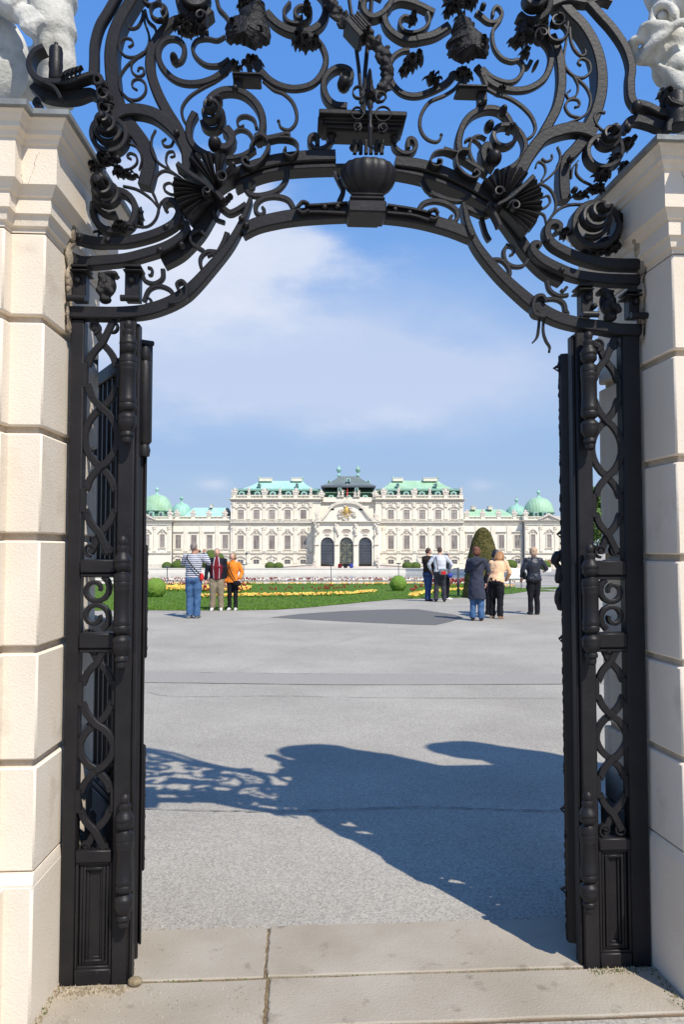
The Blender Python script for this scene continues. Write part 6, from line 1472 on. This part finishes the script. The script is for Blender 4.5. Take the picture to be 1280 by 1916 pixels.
    out.cur = 2; out.ell(HD(V(0, -.061, .893)), (.024, .006, .006), 8, 5, hr); out.cur = 0
    out.build('body', [skin, EYE_M, LIP], root, smooth='raw').data.shade_smooth()
    # --- hair
    hb = MB()
    if style == 'short': hb.ell(HD(V(0,.006,.945)), (.047*H,.054*H,.048*H), 14, 9, hr); hb.ell(HD(V(0,.022,.918)), (.043*H,.038*H,.045*H), 12, 8, hr)
    elif style == 'crop': hb.ell(HD(V(0,.004,.946)), (.0455*H,.053*H,.044*H), 14, 9, hr); hb.ell(HD(V(0,.02,.925)), (.042*H,.038*H,.038*H), 12, 8, hr)
    elif style == 'bald':
        hb.ell(HD(V(0,.018,.928)), (.0465*H,.042*H,.040*H), 12, 8, hr); hb.ell(HD(V(0,.004,.958)), (.040*H,.048*H,.030*H), 12, 8, hr)
        for s in (1,-1): hb.ell(HD(V(s*.040,-.002,.932)), (.009*H,.022*H,.022*H), 8, 6, hr)
    elif style == 'bob':
        hb.ell(HD(V(0,.010,.945)), (.056*H,.058*H,.052*H), 14, 9, hr); hb.ell(HD(V(0,.026,.91)), (.056*H,.042*H,.052*H), 12, 8, hr)
        for s in (1,-1): hb.ell(HD(V(s*.043, -.004, .918)), (.018*H,.030*H,.036*H), 8, 6, hr)
    elif style == 'long':
        hb.ell(HD(V(0,.010,.943)), (.056*H,.058*H,.052*H), 14, 9, hr); hb.ell(HD(V(0,.034,.895)), (.062*H,.044*H,.068*H), 12, 8, hr); hb.ell(HD(V(0,.036,.85)), (.066*H,.036*H,.050*H), 12, 8, hr)
        for s in (1,-1): hb.ell(HD(V(s*.045, .0, .905)), (.022*H,.036*H,.055*H), 8, 6, hr)
    link_mesh('hair', remeshed(hb, .014, 1, 'hair', HR[hair], .010, seed), root)
    # --- trousers
    tb = MB(); W_ = legw
    tb.tube([V(0,0,.475), V(0,.002,.52), V(0,0,.575)], [.088*H*B, .092*H*B, .080*H*B], 14, .80)
    if hem > .4:
        for s in (1,-1): tb.ell(V(s*.042, .035 if not sit else .0, .505), (.052*H*B, .048*H, .055*H), 10, 7)
    for a, k, f, s in legs: tb.tube([a + V(0,0,.0), a.lerp(k, .5), k, k.lerp(f, .5), f - V(0,0,.018 if not sit else 0)], [.060*H*B, .053*H*W_*B, .043*H*W_, .040*H*W_, .040*H*W_], 11)
    link_mesh('trousers', remeshed(tb, .021 if not sit else .03, 1, 'trousers', CL[trousers], .014, seed+1), root)
    for a, k, f, s in legs:
        sb = MB(); z = .022*H if not sit else f.z - .02*H
        sb.tube([(f.x, f.y + .035*H, z + .005), (f.x, f.y, z + .012), (f.x + s*.004*H, f.y - .06*H, z), (f.x + s*.008*H, f.y - .105*H, z - .006)], [.024*H, .028*H, .027*H, .018*H], 10, 1.0); sb.v = [(x, y, max(z2, .004) if not sit else z2) for x, y, z2 in sb.v]; sb.build('shoe', SH[shoe], root)
    # --- top with sleeves
    tb = MB(); hh = hem; q = .575
    if hh < .45: tb.tube([V(0,.0,hh), V(0,0,(hh+.5)/2), V(0,0,.53), U(V(0,0,.60)), U(V(0,0,.70)), U(V(0,.002,.77)), U(V(0,.002,.815)), U(V(0,.0,.842))], [.128*H*flare, .118*H*(flare+1)/2, .110*H*B, .095*H*B, .108*H*B, .106*H*B, .078*H, .042*H], 16, .74)
    else: tb.tube([V(0,0,hh), U(V(0,0,hh+.04)), U(V(0,0,.62)), U(V(0,-.002,.70)), U(V(0,.002,.765)), U(V(0,.002,.812)), U(V(0,.0,.842))], [.100*H*B*flare, .100*H*B*(flare+1)/2, (.088 if female else .096)*H*B, .104*H*B, .106*H*B**.5, .080*H, .042*H], 16, .74)
    for S, e, h, s in arms: tb.tube([S + (U(V(0,0,.80))-S)*.35, S, S.lerp(e, .5), e, e.lerp(h, .5), e.lerp(h, .93)], [.040*H, .044*H, .038*H, .034*H, .030*H, .026*H], 11)
    t_ = link_mesh('jacket' if top not in ('stripe',) else 'shirt', remeshed(tb, .019 if not sit else .03, 1, 'top', CL[top], .014, seed+2), root)
    if top == 'orange' or collar:
        cb = MB(); cb.tube([U(V(0,0,.825)), U(V(0,-.002,.868))], [.044*H, .040*H], 12); cb.build('collar', CL[top], root)
    if inner:   # open jacket: shirt front seen between its edges
        ib = MB(); ib.tube([U(V(0,-.010,hh-.005)), U(V(0,-.016,.62)), U(V(0,-.022,.70)), U(V(0,-.018,.78)), U(V(0,-.006,.845)), U(V(0,-.004,.86))], [.078*H*B, .086*H*B, .090*H*B, .072*H, .040*H, .036*H], 14, .92); link_mesh('shirt', remeshed(ib, .019, 1, 'shirt', CL[inner], .004, seed), root)
    return dict(root=root, H=H, V=V, U=U, arms=arms, g=g, HD=HD)
def strap(p, a, b, name, m, r_=.011, mid=None, parent=None):
    pass
def bag(p, pts, size, m, label, strap_pts=None, m2=None, name='shoulder_bag', panels=None):
    """bag hanging at a point of the person's own frame; its strap follows the given points"""
    root = empty(name, p['g'], p['root'].rotation_euler.z, label=label, cat='bag'); c = Vector(pts); mb = MB()
    mb.bbox(c.x-size[0], c.x+size[0], c.y-size[1], c.y+size[1], c.z-size[2], c.z+size[2], min(size)*.7); me = remeshed(mb, .012, 2, 'pouch', m, .008, 3); link_mesh('pouch', me, root)
    if m2:
        f = MB(); f.bbox(c.x-size[0]*.55, c.x+size[0]*.55, c.y-size[1]-.008 if panels != 'back' else c.y+size[1]-.004, c.y-size[1]+.006 if panels != 'back' else c.y+size[1]+.012, c.z-size[2]*.8, c.z+size[2]*.25, .004); f.build('front_panel', m2, root)
        f = MB(); f.bbox(c.x-size[0]*.98, c.x+size[0]*.98, c.y-size[1]*1.1, c.y+size[1]*1.1, c.z+size[2]*.30, c.z+size[2]*1.05, .02); f.build('flap', CL['grey'], root)
    if strap_pts:
        s = MB(); s.tube(crom(strap_pts, 5), .013, 8, 1.0); s.build('strap', CL['black'] if not m2 else CL['navyblack'], root)
    return root
# the man with the camera
p = person('grey-haired man in a striped jersey and blue jeans taking a picture, seen from behind', 361, 1157, 1.79, 172, 'stripe', 'jeans', 'grey', 'grey', 'crop', SKT, aL=((.06,-.05,-.10),(-.06,-.20,.045)), aR=((.08,-.06,-.09),(-.02,-.20,.05)), hem=.52, bulk=1.08, legw=1.12, spread=.05, pitch=-.05)
H = p['H']; c = p['V'](0.02, -.25, .875)
cm = MB(); cm.bbox(c.x-.055, c.x+.055, c.y-.018, c.y+.018, c.z-.033, c.z+.033, .006); o = cm.build('camera', EYE_M, None); o.parent = None
o.matrix_world = Matrix.Translation(p['g']) @ Matrix.Rotation(p['root'].rotation_euler.z, 4, 'Z')
tag(o, 'small black camera held up by the man in the striped jersey', 'camera')
l_ = MB(); l_.lathe([(.0,-.03),(.02,-.03),(.022,-.018)], (c.x, c.y, c.z), 12, 'y'); l_.build('lens', EYE_M, o)
bag(p, p['V'](-.115, .02, .54), (.05,.06,.085), CL['red'], 'small red bag at the hip of the man in the striped jersey', [p['V'](.07,.02,.83), p['V'](.06,.095,.79), p['V'](.0,.10,.70), p['V'](-.08,.09,.61), p['V'](-.11,.05,.57)])
p = person('older man in an open dark jacket over a maroon sweater and khaki trousers, posing', 405, 1142.5, 1.66, 4, 'navyblack', 'khaki', 'white', 'grey', 'crop', aL=((.03,.02,-.17),(.02,.03,-.30)), aR=((.05,.01,-.17),(.06,-.03,-.33)), hem=.50, bulk=1.15, legw=1.2, spread=.07, inner='maroon')
for s in (1, -1):
    mb = MB(); V = p['V']; mb.tube(crom([V(s*.040,-.082,.51), V(s*.046,-.092,.62), V(s*.046,-.096,.72), V(s*.036,-.078,.80), V(s*.026,-.045,.85)], 4), .010, 6); mb.build('jacket_lining', CL['white'], p['root'])
p = person('fair-haired woman in an orange jacket and black trousers standing close beside the man in maroon', 435, 1142, 1.53, -4, 'orange', 'black', 'white', 'blond', 'bob', aL=((.07,.0,-.15),(.03,-.06,-.27)), aR=((.03,.0,-.18),(.02,-.02,-.34)), hem=.48, female=True, flare=1.08, legw=.95, yaw=-.25)
bag(p, p['V'](.09, -.09, .47), (.10,.045,.07), CL['black'], 'black handbag on a long strap against the orange jacket', [p['V'](-.055,-.02,.83), p['V'](-.05,-.085,.76), p['V'](.0,-.10,.64), p['V'](.06,-.10,.53)], name='handbag')
# trio on the lawn edge
p = person('young man in a dark brown jacket and blue jeans looking down to his right', 801, 1125, 1.70, 128, 'brown', 'jeans_dark', 'black', 'brown', 'short', hem=.46, pitch=.25, legw=1.05, spread=.035, step=.02, aL=((.02,-.05,-.16),(.0,-.12,-.27)), aR=((.03,.0,-.17),(.03,-.06,-.32)), flare=1.05)
p5 = person('person in a white windbreaker and dark trousers seen from behind with a shoulder bag', 824, 1126, 1.72, 178, 'white', 'charcoal', 'black', 'brown', 'crop', hem=.53, bulk=1.1, legw=1.15, spread=.075, pitch=.15, aL=((.09,-.02,-.14),(.03,-.10,-.26)), aR=((.10,-.02,-.13),(.06,-.12,-.25)), flare=1.06, lean=.06)
bag(p5, p5['V'](-.05, .125, .54), (.13,.05,.095), CL['grey'], 'grey and red messenger bag on the back of the white windbreaker', [p5['V'](.075,.04,.82), p5['V'](.07,.10,.76), p5['V'](.055,.115,.66), p5['V'](.05,.13,.57)], CL['red'], 'messenger_bag', 'back')
p6 = person('dark-haired person in black trousers mostly hidden behind the white windbreaker', 837, 1122.5, 1.52, 100, 'charcoal', 'black', 'white', 'black', 'bob', hem=.50, female=True, legw=.9, spread=.03)
bag(p5, p5['V'](-.175, .06, .475), (.08,.11,.08), CL['blue'], 'blue sports bag hanging beside the grey and red messenger bag', [p5['V'](-.15,.03,.70), p5['V'](-.17,.04,.58)], name='sports_bag')
# women on the right
p = person('woman in a long slate-grey coat over blue jeans, seen from behind, arms folded forward', 893, 1161.5, 1.69, 165, 'coat', 'jeans', 'black', 'auburn', 'bob', hem=.29, female=True, flare=.93, bulk=.92, legw=1.1, spread=.055, aL=((.045,-.04,-.15),(-.02,-.16,-.13)), aR=((.06,-.04,-.14),(.03,-.18,-.10)), pitch=.1, yaw=.3)
mb = MB(); V = p['V']; mb.ell(V(0,.055,.80), (.085*H,.03*H,.055*H), 12, 8); mb.ell(V(0,.065,.76), (.05*H,.025*H,.05*H), 10, 7); link_mesh('hood', remeshed(mb, .012, 2, 'hood', CL['coat'], .006, 2), p['root'])
s_ = MB(); s_.tube(crom([V(-.10,.03,.81), V(-.05,.105,.77), V(.03,.11,.70), V(.10,.07,.64)], 5), .010, 6); s_.build('strap', CL['black'], p['root'])
p8 = person('woman with long ginger hair in a peach jacket bending forward over something', 929, 1157.5, 1.66, 150, 'peach', 'black', 'tan', 'ginger', 'long', hem=.50, female=True, flare=1.1, bulk=1.12, legw=1.12, spread=.07, lean=.42, pitch=.35, aL=((.05,-.08,-.12),(-.04,-.16,-.16)), aR=((.06,-.08,-.12),(.0,-.16,-.16)), step=.03)
mb = MB(); V = p8['V']; U_ = p8['U']; mb.tube(crom([U_(V(.10,-.06,.72)), U_(V(.13,-.10,.60)), V(.13,-.10,.52), V(.12,-.08,.42), V(.13,-.06,.36)], 4), [.05]*4+[.06]*5+[.05]*4+[.045]*4, 8, .5); o = link_mesh('scarf', remeshed(mb, .012, 1, 'scarf', CL['pink'], .012, 4)); o.matrix_world = Matrix.Translation(p8['g']) @ Matrix.Rotation(p8['root'].rotation_euler.z, 4, 'Z')
tag(o, 'pink and cream scarf hanging from the arm of the woman in peach', 'scarf')
p = person('dark-haired woman in black leaning in behind the woman in peach, her face half hidden', 915, 1150, 1.64, 60, 'black', 'black', 'black', 'black', 'bob', hem=.50, female=True, lean=.25, pitch=.3, legw=.9, spread=.04)
bag(p8, p8['V'](.02, -.12, .34), (.16,.05,.09), CL['black'], 'black bag held low in front of the woman in peach', [p8['V'](.0,-.14,.52), p8['V'](.0,-.13,.42)], name='handbag')
p = person('woman with short pale hair and a black leather jacket, seen from behind, standing alone', 1000, 1150, 1.68, 186, 'leather', 'black', 'black', 'pale', 'bob', hem=.50, female=True, bulk=1.12, legw=1.0, spread=.05, aL=((.07,.0,-.16),(.06,-.07,-.27)), aR=((.10,-.02,-.13),(.12,-.14,-.16)), flare=1.08)
bag(p, p['V'](.135, -.02, .57), (.035,.08,.09), CL['black'], 'black shoulder bag at the right elbow of the woman in the leather jacket', [p['V'](.11,-.03,.80), p['V'](.14,.0,.70), p['V'](.14,.0,.62)])
V = p['V']; mb = MB(); c = V(-.26,-.17,.655); mb.box(c.x-.13, c.x+.05, c.y-.003, c.y+.003, c.z-.05, c.z+.06); o = mb.build('paper_map', SH['white'], None); o.matrix_world = Matrix.Translation(p['g']) @ Matrix.Rotation(p['root'].rotation_euler.z, 4, 'Z'); tag(o, 'white folded paper in the left hand of the woman in the leather jacket', 'paper')
# three small figures sitting on the far rim of the pool
for px_, tp, lb in ((636, 'brown', 'leftmost of three small figures sitting far off on the pool rim, in dark red'), (646.5, 'black', 'middle one of three small figures on the pool rim, in black'), (657.5, 'blue', 'rightmost of three small figures on the pool rim, in blue')):
    w = W(px_, 1063, 110.6); person(lb, px_, 1063, 1.65, 180, tp if tp != 'brown' else 'maroon', 'black', 'black', 'black', 'short', sit=True, ground=Vector((w.x, 110.6, w.z - .49*1.65 + .06)), hem=.50)
# ---------------------------------------------------------------- hedges, trees, posts, lamps, distant sculptures
def leafy(mb, centres, n, size, seed, dome=None):
    rnd = random.Random(seed)
    for i in range(n):
        c, r = rnd.choice(centres); t = rnd.uniform(-1, 1); q = rnd.uniform(0, 6.283); k = math.sqrt(1-t*t); rr = rnd.uniform(.72, 1.05)
        p = Vector((c[0]+r[0]*rr*k*math.cos(q), c[1]+r[1]*rr*k*math.sin(q), c[2]+r[2]*rr*t)); a = Vector((rnd.gauss(0,1), rnd.gauss(0,1), rnd.gauss(0,1))).normalized(); b = a.orthogonal().normalized(); s = size*rnd.uniform(.6, 1.3)
        mb.add([p+b*s, p+a*s*.5, p-b*s, p-a*s*.5], [(0,1,2,3)])
def ballhedge(px, py, r, m, label, group=None, flat=1.0, n=3500, wp=None):
    g = wp if wp is not None else G(px, py)
    mb = MB(); mb.ell((0,0,r*.86*flat), (r,r,r*flat), 28, 18); body = remeshed(mb, r*.09, 0, 'hedge', m, r*.05, int(px)); out = MB(); to_mb(out, body)
    leafy(out, [((0,0,r*.86*flat),(r*.99,r*.99,r*.99*flat))], n, r*.045, int(px)); o = out.build('ball_hedge', m, None, smooth='raw'); o.location = g; tag(o, label, 'hedge'); 
    if group: o['group'] = group
ballhedge(290, 1118, .37, M['hedge_bright'], 'bright green ball hedge on the lawn beside the left gate leaf')
ballhedge(745.5, 1106, .37, M['hedge_bright'], 'bright green ball hedge standing alone on the lawn in front of the pool')
# cone topiary
def cone():
    g = G(903, 1117.5); g = Vector((W(904, 1029, 27.5).x, 27.5, gz(27.5))); top = W(904, 987, 27.5).z - g.z; w = 33/F*27.5
    prof = [(w*1.12,0),(w*1.15,.12),(w*1.08,top*.15),(w*.98,top*.36),(w*.82,top*.59),(w*.63,top*.77),(w*.47,top*.895),(w*.36,top*.945),(w*.22,top*.98),(w*.1,top*.997),(0,top)]
    mb = MB(); mb.lathe(prof, (0,0,0), 28); body = remeshed(mb, .05, 0, 'cone', M['hedge_dark'], .035, 3); out = MB(); to_mb(out, body); rnd = random.Random(3)
    for i in range(9000):
        t = rnd.random()**.8; z = top*t; k = 0
        for (r0, z0), (r1, z1) in zip(prof, prof[1:]):
            if z0 <= z <= z1: r_ = r0+(r1-r0)*(z-z0)/max(z1-z0,1e-6); break
        q = rnd.uniform(0, 6.283); rr = r_*rnd.uniform(.95,1.04); p = Vector((rr*math.cos(q), rr*math.sin(q), z)); a = Vector((rnd.gauss(0,1),rnd.gauss(0,1),rnd.gauss(0,1))).normalized(); b = a.orthogonal().normalized(); s = .022
        out.add([p+b*s, p+a*s*.5, p-b*s, p-a*s*.5], [(0,1,2,3)])
    o = out.build('topiary_cone', M['hedge_dark'], None, smooth='raw'); o.location = g; tag(o, 'tall rounded cone of dark clipped yew behind the woman in the slate coat', 'topiary')
cone()
far = [(312,1062,2.0,'leftmost low clipped ball beyond the pool'),(332,1061,2.4,'second clipped ball from the left beyond the pool'),(350,1062,1.8,'third clipped ball from the left beyond the pool'),(396,1060,5.0,'big rounded clipped bush beyond the pool behind the posing man'),(505,1063,2.0,'clipped ball below the left stone sphinx'),(521,1063.5,1.9,'clipped ball just right of the left stone sphinx'),(763,1062.5,2.1,'clipped ball left of the right stone sphinx'),(778,1063,2.0,'clipped ball below the right stone sphinx'),(956,1060,2.6,'clipped ball between the palace wing and the info board'),(1020,1061,2.4,'clipped ball in front of the right palace pavilion')]
for x, y, r_, lb in far:
    Y = 150; w = W(x, 1066, Y); r2 = r_*.55; o = ballhedge(x, y, r2*.9, M['hedge'], lb, None, .8, 500, Vector((w.x, Y, gz(Y) + .35)))
# stone sphinxes before the palace
def sphinx(px, label, flip):
    Y = 190; base = W(px, 1063, Y); r = empty('sphinx', (base.x, Y, base.z), 0, label=label, cat='sculpture', group='stone sphinxes before the palace')
    b = MB(); b.box(-1.1,1.1,-.6,.6,-1.2,.55); b.box(-1.25,1.25,-.75,.75,.552,.7); b.build('plinth', M['trim'], r, False)
    b = MB(); b.ell((0,0,1.1),(.9,.4,.45)); b.tube([(-.2*flip,0,1.3),(.1*flip,0,2.1),(.1*flip,0,2.5)], [.5,.42,.25], 10); b.ell((.1*flip,-.05,2.9),(.3,.3,.38)); b.tube([(.5*flip,0,1.5),(.9*flip,-.2,1.1),(.9*flip,-.3,.75)], [.25,.2,.16], 8); b.tube([(-.4*flip,0,1.9),(-.7*flip,0,1.5)], [.3,.3], 8)
    link_mesh('figure', remeshed(b, .08, 1, 'figure', M['ornament'], .05, int(px)), r)
sphinx(508, 'white stone sphinx on a plinth in front of the left half of the palace', 1); sphinx(783, 'white stone sphinx on a plinth in front of the right half of the palace', -1)
# lamp posts
def lamp(px, y0, y1, Y, label):
    a = W(px, y1, Y); h = W(px, y0, Y).z - a.z; r = empty('street_lamp', a, 0, label=label, cat='street lamp'); b = MB(); b.lathe([(.16,0),(.14,.5),(.07,.8),(.06,h*.78),(.12,h*.8)], (0,0,0), 8); b.build('post', M['frame_dark'], r)
    b = MB(); b.lathe([(.12,h*.8),(.30,h*.95),(.34,h*.96),(.1,h),(0,h*1.02)], (0,0,0), 8); b.build('lantern', M['frame_dark'], r)
lamp(461, 1034, 1057, 200, 'thin dark lamp post in front of the palace above the woman in orange')
# thin light posts with flat caps along the lawn
for i, (px, y0, y1, Y, lb) in enumerate(((312, 1061, 1095, 42, 'thin post with a flat cap above the left end of the flower bed'), (455.5, 1057, 1093, 46, 'thin post with a flat cap just right of the woman in orange'), (619.5, 1057, 1093, 47, 'thin post with a flat cap left of the middle of the lawn'), (746, 1055, 1075, 47, 'thin post with a flat cap above the lone ball hedge'))):
    a = W(px, y1, Y); a.z = gz(Y); h = W(px, y0, Y).z - a.z; r = empty('garden_post', a, 0, label=lb, cat='post', group='thin posts along the lawn'); b = MB(); b.tube([(0,0,0),(0,0,h)], .022, 6); b.build('post', M['frame_dark'], r); b = MB(); b.lathe([(.02,h-.02),(.16,h-.01),(.17,h+.03),(.03,h+.06)], (0,0,0), 10); b.build('cap', M['frame_dark'], r)
# dark post with a short arm
a = G(858, 1115); h = W(858, 1062, a.y).z - a.z; r = empty('barrier_post', a, 0, label='dark square post with a short arm at the lawn edge beside the blue sports bag', cat='post')
b = MB(); b.bbox(-.035,.035,-.035,.035,0,h,.006); b.build('post', M['frame_dark'], r); b = MB(); b.bbox(-.17,-.036,-.02,.02,h-.06,h-.02,.004); b.build('arm', M['frame_dark'], r)
# white board on the path right of the peach woman
Y = 38; a = W(966, 1082, Y); r = empty('info_board', (a.x, Y, gz(Y)), R(8), label='white slanted board on low legs right of the woman in peach', cat='board'); zb = a.z - gz(Y); b = MB()
zt = W(966, 1064, Y).z - gz(Y); b.add([(-.42,-.2,zb),(.38,-.2,zb),(.28,.1,zt),(-.36,.1,zt+.05),(-.42,-.17,zb-.03),(.38,-.17,zb-.03),(.28,.13,zt-.03),(-.36,.13,zt+.02)], [(0,1,2,3),(4,7,6,5),(0,4,5,1),(1,5,6,2),(2,6,7,3),(3,7,4,0)]); b.build('panel', SH['white'], r, False)
for s in (-.3, .26): b = MB(); b.bbox(s-.02, s+.02, -.05, -.01, 0, zb+.1, .004); b.build('leg', M['frame_dark'], r)
# trees behind the fence line at both sides
def tree(x, y, h, cr, seed, label, m='leaf'):
    rnd = random.Random(seed); root = empty('tree', (x, y, gz(y)), 0, label=label, cat='tree', group='trees at the sides of the garden'); t = MB(); t.tube(crom([(0,0,-.2),(.1,0,h*.25),(-.1,.1,h*.5),(0,0,h*.8)], 4), [cr*.09*(1-i*.05) for i in range(13)], 9)
    cs = []
    for k in range(16):
        q = rnd.uniform(0, 6.28); rr = cr*rnd.uniform(.25,.75); z = h*rnd.uniform(.42,.92); e = (rr*math.cos(q)*(1.2-z/h*.6), rr*math.sin(q)*(1.2-z/h*.6), z); t.tube([(0,0,h*rnd.uniform(.25,.5)), (e[0]*.5,e[1]*.5,z*.8), e], [cr*.04,cr*.025,cr*.01], 6); s = cr*rnd.uniform(.26,.42); cs.append((e, (s,s,s*.8)))
    t.build('trunk', M['bark'], root); c = MB(); leafy(c, cs, 5200, cr*.05, seed)
    for i in range(len(cs)): pass
    c.build('crown', M[m], root, smooth='raw')
tree(27.2, 80, 9.5, 4.2, 1, 'leafy green tree seen through the grille of the right side panel'); tree(34, 92, 12, 5.5, 2, 'taller green tree standing right of the tree seen through the right grille')
tree(-30, 84, 10, 4.5, 3, 'green tree seen between the bars of the left gate leaf'); tree(-38, 96, 12, 5.5, 4, 'taller green tree left of the one seen between the bars of the left leaf')
tree(-60, 200, 14, 7, 5, 'far green tree beside the left end of the palace'); tree(95, 215, 14, 7, 6, 'far green tree beyond the right end of the palace'); tree(80, 180, 12, 6, 7, 'far green tree nearer than the palace on the right'); tree(-92, 215, 15, 7, 8, 'far green tree beyond the left end of the palace')
bpy.data.scenes.remove(TMP)
